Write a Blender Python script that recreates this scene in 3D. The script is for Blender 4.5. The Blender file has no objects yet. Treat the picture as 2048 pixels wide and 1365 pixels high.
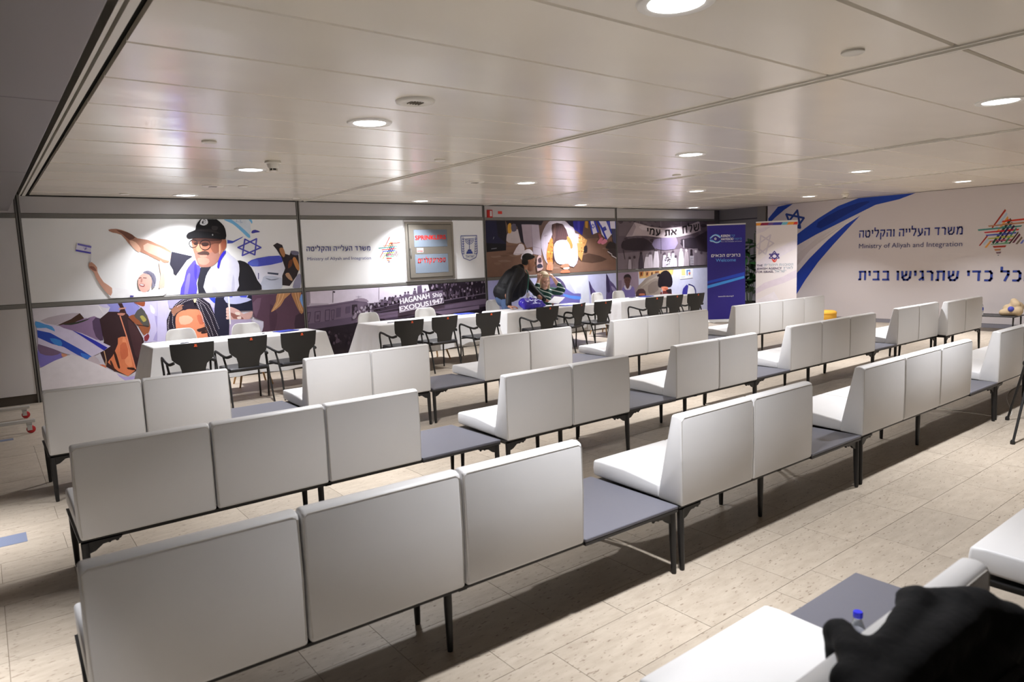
import bpy, bmesh, math, random
from mathutils import Vector, Matrix
PI = math.pi
S = bpy.context.scene
C = S.collection

# ------------------------------------------------------------------ camera
cam_d = bpy.data.cameras.new('camera')
cam_d.sensor_width = 36.0
cam_d.lens = 24.152
cam_d.clip_start = 0.05
cam_d.dof.use_dof = True
cam_d.dof.focus_distance = 7.0
cam_d.dof.aperture_fstop = 3.2
cam = bpy.data.objects.new('camera', cam_d)
C.objects.link(cam)
CR = ((0.78922922, -0.10226296, 0.60552418), (-0.61302288, -0.07285549, 0.78669881), (-0.03633439, -0.99208587, -0.12018922))
CAM = Vector((0, 0, 1.68))
cam.matrix_world = Matrix(((CR[0][0], -CR[0][1], -CR[0][2], CAM.x), (CR[1][0], -CR[1][1], -CR[1][2], CAM.y), (CR[2][0], -CR[2][1], -CR[2][2], CAM.z), (0, 0, 0, 1)))
S.camera = cam
S.view_settings.view_transform = 'Standard'
S.view_settings.look = 'None'
S.view_settings.gamma = 1.0
S.view_settings.use_curve_mapping = False
S.view_settings.exposure = 0.0

# ------------------------------------------------------------------ world: a dim interior, all light comes from the ceiling lamps
w = bpy.data.worlds.new('world'); S.world = w; w.use_nodes = True
w.node_tree.nodes['Background'].inputs[0].default_value = (0.5, 0.5, 0.55, 1)
w.node_tree.nodes['Background'].inputs[1].default_value = 0.02
LAMP_POWER = 45.0
LAMP_COLOR = (0.965, 0.975, 1.015)
LAMP_SPREAD = math.radians(108)

# ------------------------------------------------------------------ room sizes (metres)
D = 10.97            # back wall plane
XW = 15.38           # right wall plane
ZC = 2.712           # ceiling underside
MUL = [0.50, 4.19, 7.86, 11.53, 15.20]      # mullions of the back wall
BAY = [0.60, 4.27, 7.90, 11.63, XW]         # ceiling bays
Z_TOP, Z_MID, Z_BOT = 2.44, 1.285, 0.12

# ------------------------------------------------------------------ helpers
def lin(c):
    return tuple((x / 12.92 if x <= 0.04045 else ((x + 0.055) / 1.055) ** 2.4) for x in c)
def rgb(r, g, b):
    return lin((r / 255, g / 255, b / 255))
MATS = {}
def mat(name, col, rough=0.5, metal=0.0, spec=0.5, noise=0.0, nscale=20.0, bump=0.0, bscale=60.0, coat=0.0, emit=None, estr=0.0, stretch=None, alpha=1.0, trans=0.0, sheen=0.0):
    if name in MATS: return MATS[name]
    m = bpy.data.materials.new(name); m.use_nodes = True
    nt = m.node_tree; b = nt.nodes['Principled BSDF']
    b.inputs['Base Color'].default_value = (*col, 1)
    b.inputs['Roughness'].default_value = rough
    b.inputs['Metallic'].default_value = metal
    b.inputs['Specular IOR Level'].default_value = spec
    b.inputs['Coat Weight'].default_value = coat
    b.inputs['Transmission Weight'].default_value = trans
    b.inputs['Sheen Weight'].default_value = sheen
    b.inputs['Alpha'].default_value = alpha
    if emit:
        b.inputs['Emission Color'].default_value = (*emit, 1); b.inputs['Emission Strength'].default_value = estr
    if noise or bump:
        tc = nt.nodes.new('ShaderNodeNewGeometry')
        mp = nt.nodes.new('ShaderNodeMapping')
        if stretch: mp.inputs['Scale'].default_value = stretch
        nt.links.new(tc.outputs['Position'], mp.inputs[0])
    if noise:
        n = nt.nodes.new('ShaderNodeTexNoise'); n.inputs['Scale'].default_value = nscale; n.inputs['Detail'].default_value = 4
        nt.links.new(mp.outputs[0], n.inputs['Vector'])
        mx = nt.nodes.new('ShaderNodeMix'); mx.data_type = 'RGBA'
        mx.inputs['A'].default_value = (*[c * (1 - noise) for c in col], 1)
        mx.inputs['B'].default_value = (*[min(1, c * (1 + noise)) for c in col], 1)
        nt.links.new(n.outputs['Fac'], mx.inputs['Factor']); nt.links.new(mx.outputs['Result'], b.inputs['Base Color'])
    if bump:
        n2 = nt.nodes.new('ShaderNodeTexNoise'); n2.inputs['Scale'].default_value = bscale; n2.inputs['Detail'].default_value = 3
        nt.links.new(mp.outputs[0], n2.inputs['Vector'])
        bp = nt.nodes.new('ShaderNodeBump'); bp.inputs['Strength'].default_value = bump; bp.inputs['Distance'].default_value = 0.02
        nt.links.new(n2.outputs['Fac'], bp.inputs['Height']); nt.links.new(bp.outputs[0], b.inputs['Normal'])
    MATS[name] = m
    return m
def tag(o, label, cat, group=None, kind=None):
    if label: o['label'] = label
    if cat: o['category'] = cat
    if group: o['group'] = group
    if kind: o['kind'] = kind
    return o
def link(name, me, material=None, parent=None, loc=None, rot=None):
    o = bpy.data.objects.new(name, me); C.objects.link(o)
    if material is not None and me is not None:
        for mm in (material if isinstance(material, (list, tuple)) else [material]):
            if len(me.materials) < (len(material) if isinstance(material, (list, tuple)) else 1): me.materials.append(mm)
    if parent: o.parent = parent
    if loc: o.location = loc
    if rot: o.rotation_euler = rot
    return o
def mesh(name, bm, smooth=None):
    bmesh.ops.recalc_face_normals(bm, faces=bm.faces)
    me = bpy.data.meshes.new(name); bm.to_mesh(me); bm.free()
    if smooth is not None:
        me.polygons.foreach_set('use_smooth', [True] * len(me.polygons))
        me.set_sharp_from_angle(angle=math.radians(smooth))
    return me
def obj(name, bm, material, parent=None, loc=None, rot=None, smooth=None):
    return link(name, mesh(name, bm, smooth), material, parent, loc, rot)
def empty(name, loc=(0, 0, 0), rz=0.0, label=None, cat=None, group=None):
    o = bpy.data.objects.new(name, None); C.objects.link(o)
    o.location = loc; o.rotation_euler = (0, 0, rz); o.empty_display_size = 0.1
    return tag(o, label, cat, group)
def copy_tree(o, parent=None):
    c = o.copy(); C.objects.link(c); c.parent = parent
    for ch in list(KIDS.get(o.name, [])) or [x for x in o.children]:
        copy_tree(ch, c)
    return c
KIDS = {}
def box(bm, x0, x1, y0, y1, z0, z1, bev=0.0, seg=2, mi=0):
    r = bmesh.ops.create_cube(bm, size=1.0, matrix=Matrix.Translation(((x0 + x1) / 2, (y0 + y1) / 2, (z0 + z1) / 2)) @ Matrix.Diagonal((x1 - x0, y1 - y0, z1 - z0, 1)))
    vs = r['verts']; fs = {f for v in vs for f in v.link_faces}
    for f in fs: f.material_index = mi
    if bev:
        es = list({e for v in vs for e in v.link_edges})
        bmesh.ops.bevel(bm, geom=es, offset=bev, segments=seg, profile=0.5, affect='EDGES')
    return bm
def B(x0, x1, y0, y1, z0, z1, bev=0.0, seg=2):
    return box(bmesh.new(), x0, x1, y0, y1, z0, z1, bev, seg)
def extrude_profile(bm, prof, x0, x1, bev=0.0, seg=3, axis='x'):
    """prof: list of (y,z); extruded along x."""
    def mk(a, p):
        return (a, p[0], p[1]) if axis == 'x' else ((p[0], a, p[1]) if axis == 'y' else (p[0], p[1], a))
    va = [bm.verts.new(mk(x0, p)) for p in prof]; vb = [bm.verts.new(mk(x1, p)) for p in prof]
    n = len(prof); fs = [bm.faces.new(va), bm.faces.new(list(reversed(vb)))]
    for i in range(n): fs.append(bm.faces.new((va[i], vb[i], vb[(i + 1) % n], va[(i + 1) % n])))
    bmesh.ops.recalc_face_normals(bm, faces=fs)
    if bev:
        es = list({e for v in va + vb for e in v.link_edges})
        bmesh.ops.bevel(bm, geom=es, offset=bev, segments=seg, profile=0.5, affect='EDGES')
    return bm
def frame_at(d):
    d = Vector(d).normalized(); u = Vector((0, 0, 1)) if abs(d.z) < 0.95 else Vector((1, 0, 0))
    a = d.cross(u).normalized(); b = a.cross(d).normalized(); return a, b
def tube(bm, pts, radii, n=8, cap=True, flat=(1, 1)):
    """swept tube with a radius per point."""
    pts = [Vector(p) for p in pts]
    if not isinstance(radii, (list, tuple)): radii = [radii] * len(pts)
    rings = []; a = b = None
    for i, p in enumerate(pts):
        d = (pts[min(i + 1, len(pts) - 1)] - pts[max(i - 1, 0)])
        if a is None: a, b = frame_at(d)
        else:
            dn = d.normalized(); a = (a - dn * a.dot(dn)).normalized(); b = a.cross(dn).normalized()
        rings.append([bm.verts.new(p + (a * math.cos(2 * PI * k / n) * flat[0] + b * math.sin(2 * PI * k / n) * flat[1]) * radii[i]) for k in range(n)])
    for r0, r1 in zip(rings, rings[1:]):
        for k in range(n): bm.faces.new((r0[k], r0[(k + 1) % n], r1[(k + 1) % n], r1[k]))
    if cap:
        bm.faces.new(list(reversed(rings[0]))); bm.faces.new(rings[-1])
    return bm
def lathe(bm, prof, n=24, center=(0, 0, 0), cap=True):
    """prof: list of (r,z) about the z axis."""
    rings = []
    for r, z in prof:
        if r < 1e-6: rings.append([bm.verts.new((center[0], center[1], center[2] + z))])
        else: rings.append([bm.verts.new((center[0] + r * math.cos(2 * PI * k / n), center[1] + r * math.sin(2 * PI * k / n), center[2] + z)) for k in range(n)])
    for r0, r1 in zip(rings, rings[1:]):
        for k in range(n):
            k2 = (k + 1) % n
            if len(r0) == 1 and len(r1) == 1: continue
            if len(r0) == 1: bm.faces.new((r0[0], r1[k2], r1[k]))
            elif len(r1) == 1: bm.faces.new((r0[k], r0[k2], r1[0]))
            else: bm.faces.new((r0[k], r0[k2], r1[k2], r1[k]))
    return bm
def ellipsoid(bm, c, r, rot=None, seg=16):
    m = Matrix.Translation(c) @ (rot.to_matrix().to_4x4() if rot is not None else Matrix.Identity(4)) @ Matrix.Diagonal((r[0], r[1], r[2], 1))
    bmesh.ops.create_uvsphere(bm, u_segments=seg, v_segments=max(8, seg * 2 // 3), radius=1.0, matrix=m)
    return bm
def spline(pts, n=6):
    """Catmull-Rom through pts."""
    P = [Vector(p) for p in pts]; P = [P[0] * 2 - P[1]] + P + [P[-1] * 2 - P[-2]]; out = []
    for i in range(1, len(P) - 2):
        for k in range(n):
            t = k / n; a, b, c, d = P[i - 1], P[i], P[i + 1], P[i + 2]
            out.append(0.5 * ((2 * b) + (c - a) * t + (2 * a - 5 * b + 4 * c - d) * t * t + (3 * b - a - 3 * c + d) * t ** 3))
    out.append(P[-2]); return out
def baked(o):
    """apply an object's modifiers, keep one plain mesh."""
    dg = bpy.context.evaluated_depsgraph_get(); dg.update()
    me = bpy.data.meshes.new_from_object(o.evaluated_get(dg)); o.modifiers.clear(); o.data = me; return o
def voxel(name, bm, material, parent=None, size=0.01, smooth=6, disp=None):
    """fuse overlapping volumes into one continuous surface."""
    o = obj(name, bm, material, parent)
    r = o.modifiers.new('r', 'REMESH'); r.mode = 'VOXEL'; r.voxel_size = size; r.use_smooth_shade = True
    s = o.modifiers.new('s', 'SMOOTH'); s.factor = 0.5; s.iterations = smooth
    baked(o)
    o.data.polygons.foreach_set('use_smooth', [True] * len(o.data.polygons))
    return o
# ------------------------------------------------------------------ materials of the room
m_white = mat('white_paint', rgb(205, 203, 203), 0.5)
m_wallgrey = mat('grey_panel', rgb(192, 188, 188), 0.45, noise=0.03, nscale=3)
m_lightgrey = mat('pale_panel', rgb(214, 211, 211), 0.5, noise=0.02, nscale=3)
m_metal = mat('grey_aluminium', rgb(132, 130, 126), 0.4, metal=0.6)
m_dark = mat('dark_gap', rgb(30, 28, 26), 0.8)
m_darkgrey = mat('charcoal_panel', rgb(86, 84, 84), 0.4)
m_black = mat('black_steel', rgb(34, 33, 33), 0.42, spec=0.4)
m_grout = mat('grout', rgb(112, 98, 82), 0.9)

def tile_material():
    m = bpy.data.materials.new('travertine'); m.use_nodes = True; nt = m.node_tree; b = nt.nodes['Principled BSDF']; N = nt.nodes.new; L = nt.links.new
    g = N('ShaderNodeNewGeometry'); oi = N('ShaderNodeObjectInfo')
    off = N('ShaderNodeVectorMath'); off.operation = 'MULTIPLY_ADD'
    cmb = N('ShaderNodeCombineXYZ'); L(oi.outputs['Random'], cmb.inputs[0]); L(oi.outputs['Random'], cmb.inputs[1]); L(g.outputs['Random Per Island'], cmb.inputs[2])
    L(cmb.outputs[0], off.inputs[0]); off.inputs[1].default_value = (37, 53, 11); L(g.outputs['Position'], off.inputs[2])
    mp = N('ShaderNodeMapping'); mp.inputs['Scale'].default_value = (3.2, 11, 1); L(off.outputs[0], mp.inputs[0])
    n1 = N('ShaderNodeTexNoise'); n1.inputs['Scale'].default_value = 2.2; n1.inputs['Detail'].default_value = 6; n1.inputs['Roughness'].default_value = 0.62; L(mp.outputs[0], n1.inputs['Vector'])
    r1 = N('ShaderNodeValToRGB'); e = r1.color_ramp.elements
    e[0].position = 0.30; e[0].color = (*rgb(168, 155, 139), 1); e[1].position = 0.74; e[1].color = (*rgb(187, 175, 159), 1)
    L(n1.outputs['Fac'], r1.inputs[0])
    mp2 = N('ShaderNodeMapping'); mp2.inputs['Scale'].default_value = (30, 95, 1); L(off.outputs[0], mp2.inputs[0])
    n2 = N('ShaderNodeTexNoise'); n2.inputs['Scale'].default_value = 1.0; n2.inputs['Detail'].default_value = 2; L(mp2.outputs[0], n2.inputs['Vector'])
    r2 = N('ShaderNodeValToRGB'); e = r2.color_ramp.elements; e[0].position = 0.27; e[0].color = (1, 1, 1, 1); e[1].position = 0.365; e[1].color = (0, 0, 0, 1); L(n2.outputs['Fac'], r2.inputs[0])
    mx = N('ShaderNodeMix'); mx.data_type = 'RGBA'; L(r2.outputs[0], mx.inputs['Factor']); L(r1.outputs[0], mx.inputs['A']); mx.inputs['B'].default_value = (*rgb(124, 108, 92), 1)
    hs = N('ShaderNodeHueSaturation'); mr = N('ShaderNodeMapRange'); L(oi.outputs['Random'], mr.inputs[0]); mr.inputs[3].default_value = 0.93; mr.inputs[4].default_value = 1.05
    L(mr.outputs[0], hs.inputs['Value']); L(mx.outputs['Result'], hs.inputs['Color']); L(hs.outputs[0], b.inputs['Base Color'])
    b.inputs['Roughness'].default_value = 0.42; b.inputs['Specular IOR Level'].default_value = 0.35
    bp = N('ShaderNodeBump'); bp.inputs['Strength'].default_value = 0.15; bp.inputs['Distance'].default_value = 0.004; L(n2.outputs['Fac'], bp.inputs['Height']); L(bp.outputs[0], b.inputs['Normal'])
    return m
m_tile = tile_material()

def ceiling_material():
    m = bpy.data.materials.new('cream_enamel'); m.use_nodes = True; nt = m.node_tree; b = nt.nodes['Principled BSDF']; N = nt.nodes.new; L = nt.links.new
    g = N('ShaderNodeNewGeometry'); oi = N('ShaderNodeObjectInfo')
    mp = N('ShaderNodeMapping'); mp.inputs['Scale'].default_value = (0.7, 1.3, 1); L(g.outputs['Position'], mp.inputs[0])
    n = N('ShaderNodeTexNoise'); n.inputs['Scale'].default_value = 1.5; n.inputs['Detail'].default_value = 1.0; L(mp.outputs[0], n.inputs['Vector'])
    bp = N('ShaderNodeBump'); bp.inputs['Strength'].default_value = 0.14; bp.inputs['Distance'].default_value = 0.06; L(n.outputs['Fac'], bp.inputs['Height']); L(bp.outputs[0], b.inputs['Normal'])
    mr = N('ShaderNodeMapRange'); L(oi.outputs['Random'], mr.inputs[0]); mr.inputs[3].default_value = 0.94; mr.inputs[4].default_value = 1.04
    hs = N('ShaderNodeHueSaturation'); hs.inputs['Color'].default_value = (*rgb(232, 224, 209), 1); L(mr.outputs[0], hs.inputs['Value']); L(hs.outputs[0], b.inputs['Base Color'])
    b.inputs['Roughness'].default_value = 0.2; b.inputs['Specular IOR Level'].default_value = 0.55
    return m
m_ceil = ceiling_material()
m_ceiltrim = mat('cream_trim', rgb(224, 219, 208), 0.35)

# ------------------------------------------------------------------ floor: grout bed and stone tiles
floor = obj('floor', B(-3.2, XW + 0.3, -4.2, D + 0.3, -0.08, -0.004), m_grout); tag(floor, 'cream travertine tiled floor of the hall', None, kind='structure')
def in_frame(x, y, z=0.0, pad=60):
    p = Vector((x, y, z)) - CAM
    u = sum(CR[i][0] * p[i] for i in range(3)); v = sum(CR[i][1] * p[i] for i in range(3)); d = sum(CR[i][2] * p[i] for i in range(3))
    if d < 0.05: return None
    px, py = 1024 + 1374 * u / d, 682.5 + 1374 * v / d
    return (px, py, d) if -pad < px < 2048 + pad and -pad < py < 1365 + pad else None
rnd = random.Random(4)
rows = [1.455, 1.783, 2.112, 2.315]
while rows[-1] < D: rows.append(rows[-1] + 0.327)
while rows[0] > -0.6: rows.insert(0, rows[0] - 0.328)
GAP = 0.0024
tiles = []
for ri, (y0, y1) in enumerate(zip(rows, rows[1:])):
    x = -1.4 + rnd.choice((0, 0.335)); y1 = min(y1, D)
    if abs(y0 - 1.783) < 1e-6: x = 1.755 - 0.665 * 4
    if abs(y0 - 2.112) < 1e-6: x = 2.225 - 0.665 * 5
    while x < XW:
        l = rnd.choice((0.335, 0.67, 0.67, 0.67)); x1 = min(x + l, XW)
        if x1 - x > 0.03:
            f = in_frame((x + x1) / 2, (y0 + y1) / 2)
            tiles.append(((1 / f[2] ** 2 * (x1 - x) if f else 0), x, x1, y0, y1))
        x = x1
tiles.sort(key=lambda t: -t[0])
tm = {}
for t in tiles[:300]:
    k = (round(t[2] - t[1], 3), round(t[4] - t[3], 3))
    if k not in tm:
        bm = B(GAP / 2, k[0] - GAP / 2, GAP / 2, k[1] - GAP / 2, -0.012, 0.0); tm[k] = mesh('floor_tile', bm); tm[k].materials.append(m_tile)
    o = bpy.data.objects.new('floor_tile', tm[k]); C.objects.link(o); o.parent = floor; o.location = (t[1], t[3], rnd.uniform(-0.0004, 0.0))
bm = bmesh.new()
for t in tiles[300:]: box(bm, t[1] + GAP / 2, t[2] - GAP / 2, t[3] + GAP / 2, t[4] - GAP / 2, -0.012, rnd.uniform(-0.0004, 0.0))
tag(obj('far_tiles', bm, m_tile, floor), None, None, kind='stuff')

# ------------------------------------------------------------------ ceiling: enamelled metal panels in bays, channels between the bays
ceiling = obj('ceiling', B(BAY[0] - 0.02, XW + 0.2, -4.2, D + 0.2, ZC + 0.05, ZC + 0.12), m_dark); tag(ceiling, 'ceiling of long cream enamelled metal panels in bays', None, kind='structure')
cy = [-4.2] + [2.92 + 0.69 * k for k in range(-10, 12)] + [D]
cy = [y for y in cy if y <= D]
pm = {}
for bi in range(4):
    x0, x1 = BAY[bi] + 0.045, BAY[bi + 1] - (0.045 if bi < 3 else 0.0)
    for ji, (y0, y1) in enumerate(zip(cy, cy[1:])):
        k = (round(x1 - x0, 3), round(y1 - y0, 3))
        if k not in pm:
            bm = bmesh.new(); w_, l_ = k; e = 0.010
            # shallow tray: flat face with turned-up rounded edges
            extrude_profile(bm, [(0.004, 0.03), (0.004, e), (0.004 + e, 0), (l_ - 0.004 - e, 0), (l_ - 0.004, e), (l_ - 0.004, 0.03)], 0, w_)
            pm[k] = mesh('ceiling_panel', bm); pm[k].materials.append(m_ceil)
        o = bpy.data.objects.new('ceiling_panel', pm[k]); C.objects.link(o); o.parent = ceiling
        dz = rnd.uniform(-0.001, 0.002); tilt = rnd.uniform(-0.0012, 0.0012)
        if bi == 1 and abs(y0 - 2.92) < 0.01: tilt = -0.022; dz = 0.016      # the loose panel that stands a little open
        o.location = (x0, y0, ZC + dz); o.rotation_euler = (tilt, 0, 0)
for i in range(1, 4):
    bm = bmesh.new(); x = BAY[i]
    box(bm, x - 0.045, x - 0.028, -4.2, D, ZC - 0.009, ZC + 0.05); box(bm, x + 0.028, x + 0.045, -4.2, D, ZC - 0.009, ZC + 0.05); box(bm, x - 0.032, x + 0.032, -4.2, D, ZC + 0.012, ZC + 0.05)
    tag(obj('trim_%d' % i, bm, m_ceiltrim), 'cream ceiling channel between two bays of panels', None, kind='structure')
# left edge: trim, slot and lower grey soffit
bm = bmesh.new(); box(bm, 0.565, 0.60, -4.2, D, ZC - 0.012, ZC + 0.06); box(bm, 0.53, 0.548, -4.2, D, ZC - 0.012, ZC + 0.06)
tag(obj('trim_4', bm, m_ceiltrim), 'cream edge trim along the dark ceiling slot', None, kind='structure')
bm = bmesh.new(); box(bm, 0.36, 0.56, -4.2, D, ZC + 0.2, ZC + 0.24); box(bm, 0.548, 0.565, -4.2, D, ZC + 0.02, ZC + 0.05); box(bm, 0.56, 0.60, -4.2, D, ZC + 0.06, ZC + 0.24)
tag(obj('trim_5', bm, m_dark), 'dark recess of the ceiling slot', None, kind='structure')
m_soffit = mat('grey_soffit', rgb(128, 124, 126), 0.35)
soffit = obj('ceiling_soffit', B(-3.2, 0.40, -4.2, D, 2.56, 2.95), m_dark); tag(soffit, 'lower smooth grey ceiling strip beyond the dark slot', None, kind='structure')
ys = [-4.2, -1.5, 1.25, 4.04, 6.9, D]
for a, b_ in zip(ys, ys[1:]):
    obj('soffit_panel', B(-3.2, 0.405, a + 0.004, b_ - 0.004, 2.51, 2.56, 0.004, 1), m_soffit, soffit)

# ------------------------------------------------------------------ back wall: frame of rails and mullions with inset boards
wall_back = obj('wall_back', B(-3.2, XW + 0.3, D + 0.03, D + 0.2, 0, 3.0), m_darkgrey); tag(wall_back, 'back wall framed by grey metal rails', None, kind='structure')
for i, x in enumerate(MUL[:4]):
    obj('mullion', B(x - 0.026, x + 0.026, D - 0.012, D + 0.03, 0.0, 2.72, 0.004, 1), m_metal, wall_back)
    obj('mullion_joint', B(x - 0.008, x + 0.008, D - 0.0135, D - 0.010, 0.0, 2.72), m_dark, wall_back)
xs = [-3.2] + MUL
for a, b_ in zip(xs, xs[1:]):
    for z in (Z_TOP + 0.012, Z_MID):
        obj('rail', B(a + 0.026, b_ - 0.026, D - 0.010, D + 0.03, z - 0.028, z + 0.028, 0.004, 1), m_metal, wall_back)
    obj('fascia_panel', B(a + 0.03, b_ - 0.03, D - 0.002, D + 0.03, Z_TOP + 0.042, 2.70, 0.003, 1), m_wallgrey, wall_back)
    obj('plinth', B(a, b_, D + 0.004, D + 0.03, 0, Z_BOT - 0.005), mat('dark_plinth', rgb(74, 66, 58), 0.7), wall_back)
for z0, z1 in ((Z_MID + 0.03, Z_TOP - 0.02), (Z_BOT, Z_MID - 0.03)):
    obj('wall_panel', B(-3.2, MUL[0] - 0.03, D - 0.004, D + 0.03, z0, z1, 0.003, 1), m_lightgrey, wall_back)
# short dark bay between the last mullion and the printed right wall
wall_right = obj('wall_right', B(XW + 0.02, XW + 0.2, -4.2, D + 0.2, 0, 3.0), m_darkgrey); tag(wall_right, 'right wall behind the large printed board', None, kind='structure')
m_char = mat('dark_grey_wall', rgb(112, 110, 110), 0.35)
for z0, z1 in ((0.12, 1.27), (1.30, 2.42), (2.45, 2.71)):
    obj('side_panel', B(XW - 0.004, XW + 0.02, 9.86, D - 0.01, z0, z1, 0.003, 1), m_char, wall_right)
obj('side_post', B(XW - 0.03, XW + 0.02, 9.62, 9.85, 0, 2.71, 0.004, 1), mat('grey_post', rgb(120, 116, 108), 0.5), wall_right)
# the parts of the hall behind and beside the camera
tag(obj('wall_front', B(-3.2, XW + 0.3, -4.4, -4.2, 0, 3.0), m_wallgrey), 'plain wall behind the viewer', None, kind='structure')
tag(obj('wall_left', B(-3.4, -3.2, -4.4, D + 0.2, 0, 3.0), m_wallgrey), 'plain wall at the left', None, kind='structure')
tag(obj('baseboard_right', B(XW - 0.012, XW + 0.02, -4.2, 9.6, 0, 0.075), mat('grey_base', rgb(140, 138, 146), 0.4)), 'grey baseboard under the printed right wall', None, kind='structure')

# ------------------------------------------------------------------ lamps
m_ring = mat('lamp_ring', rgb(235, 232, 226), 0.35)
m_lens = mat('lamp_lens', rgb(255, 255, 255), 0.3, emit=(0.95, 0.97, 1.0), estr=14.0)
ring_me = mesh('trim_ring', lathe(bmesh.new(), [(0.118, 0.004), (0.118, -0.006), (0.135, -0.012), (0.16, -0.008), (0.168, 0.004)], 40), 40); ring_me.materials.append(m_ring)
lens_me = mesh('lens', lathe(bmesh.new(), [(0.0, -0.003), (0.119, -0.003), (0.119, 0.003), (0, 0.003)], 40)); lens_me.materials.append(m_lens)
LX = [2.41, 6.17, 9.95, 13.62]; LY = [1.93, 4.76, 7.56, 10.44]
ord_x = ['leftmost', 'second', 'third', 'rightmost']; ord_y = {1.93: 'nearest row', 4.76: 'second row from the viewer', 7.56: 'third row from the viewer', 10.44: 'row along the mural wall'}
for iy, y in enumerate(LY):
    for ix, x in enumerate(LX):
        seen = in_frame(x, y, ZC, 30) is not None
        lab = ('round recessed ceiling lamp, %s lamp of the %s' % (ord_x[ix], ord_y[y])) if seen else 'round recessed ceiling lamp beyond the picture edge'
        t = empty('ceiling_lamp', (x, y, ZC - 0.001), 0, lab, 'lamp', 'round ceiling lamps')
        link('trim_ring', ring_me, None, t); link('lens', lens_me, None, t)
        ld = bpy.data.lights.new('lamp_light', 'AREA'); ld.shape = 'DISK'; ld.size = 0.16; ld.energy = LAMP_POWER; ld.color = LAMP_COLOR; ld.spread = LAMP_SPREAD
        lo = bpy.data.objects.new('lamp_light', ld); C.objects.link(lo); lo.parent = t; lo.location = (0, 0, -0.015)
# narrow downlights in the lower soffit, over the walkway at the left
for k, (y, nm) in enumerate(((1.70, 'nearest'), (3.36, 'middle'), (5.42, 'farthest'))):
    t = empty('soffit_lamp', (-0.25, y, 2.509), 0, 'small narrow downlight in the grey soffit left of the picture, %s of three' % nm, 'lamp', 'soffit downlights')
    a_ = link('trim_ring', ring_me, None, t); b_ = link('lens', lens_me, None, t); a_.scale = b_.scale = (0.6, 0.6, 1)
    ld = bpy.data.lights.new('soffit_light', 'AREA'); ld.shape = 'DISK'; ld.size = 0.10; ld.energy = 8.0; ld.color = LAMP_COLOR; ld.spread = math.radians(44)
    lo = bpy.data.objects.new('soffit_light', ld); C.objects.link(lo); lo.parent = t; lo.location = (0, 0, -0.015)
# small round covers, detector and sprinkler heads
cov_me = mesh('cover_plate', lathe(bmesh.new(), [(0.0, -0.012), (0.052, -0.012), (0.058, -0.008), (0.058, 0.004)], 24), 40); cov_me.materials.append(m_ceiltrim)
for (x, y, lab) in [(3.83, 1.89, 'flat round cover plate beside the long ceiling channel, nearest the viewer'), (1.61, 6.04, 'small round cover plate on the left ceiling bay, in the middle of its length'), (3.90, 6.18, 'small round cover plate close to the left ceiling channel'), (1.66, 10.45, 'small round cover plate over the man in the black cap'), (2.79, 9.11, 'small round cover plate between two far lamps of the left bay'), (7.6, 6.1, 'small round cover plate near the middle ceiling channel'), (11.16, 6.03, 'small round cover plate near the right ceiling channel'), (4.0, 10.5, 'small round cover plate next to the first wall mullion')]:
    tag(link('cover_plate', cov_me, None, None, (x, y, ZC - 0.001)), lab, 'cover plate', 'round ceiling cover plates')
gr_me = mesh('grille_body', lathe(bmesh.new(), [(0.0, -0.006), (0.05, -0.008), (0.06, -0.014), (0.085, -0.012), (0.095, -0.016), (0.125, -0.010), (0.13, 0.004)], 32), 60); gr_me.materials.append(m_ceiltrim)
for (x, y, lab) in [(2.36, 4.0, 'round speaker grille between the two nearest lamps of the left bay'), (2.45, 9.2, 'round speaker grille on the far left ceiling bay'), (5.42, 7.73, 'round speaker grille on the second ceiling bay')]:
    t = empty('ceiling_speaker', (x, y, ZC - 0.001), 0, lab, 'speaker', 'ceiling speakers'); link('grille_body', gr_me, None, t)
    bm = bmesh.new()
    for k in range(5): box(bm, -0.04 + 0.02 * k - 0.003, -0.04 + 0.02 * k + 0.003, -0.035, 0.035, -0.016, -0.010)
    obj('slots', bm, mat('speaker_slots', rgb(120, 112, 100), 0.7), t)
def detector(x, y, lab):
    t = empty('smoke_detector', (x, y, ZC - 0.001), 0, lab, 'detector')
    obj('base', lathe(bmesh.new(), [(0.0, 0), (0.075, 0), (0.078, -0.02), (0.066, -0.026), (0.0, -0.026)], 28), m_ceiltrim, t, smooth=40)
    obj('body', lathe(bmesh.new(), [(0.06, -0.026), (0.052, -0.06), (0.04, -0.072), (0.0, -0.072)], 28), m_ceiltrim, t, smooth=40)
    bm = bmesh.new(); lathe(bm, [(0.034, -0.072), (0.034, -0.09), (0.0, -0.09)], 20)
    ch = obj('sensing_chamber', bm, mat('dark_mesh', rgb(60, 56, 52), 0.6), t)
    bm = bmesh.new(); lathe(bm, [(0.036, -0.090), (0.034, -0.096), (0.0, -0.096)], 20)
    for k in range(6):
        a = k * PI / 3; tube(bm, [(0.037 * math.cos(a), 0.037 * math.sin(a), -0.072), (0.037 * math.cos(a), 0.037 * math.sin(a), -0.094)], 0.004, 5)
    obj('cage', bm, m_ceiltrim, t)
detector(2.42, 6.9, 'cream smoke detector hanging beside the third lamp of the left bay')
detector(13.9, 6.95, 'cream smoke detector near the blue ribbon of the right wall')
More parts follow.
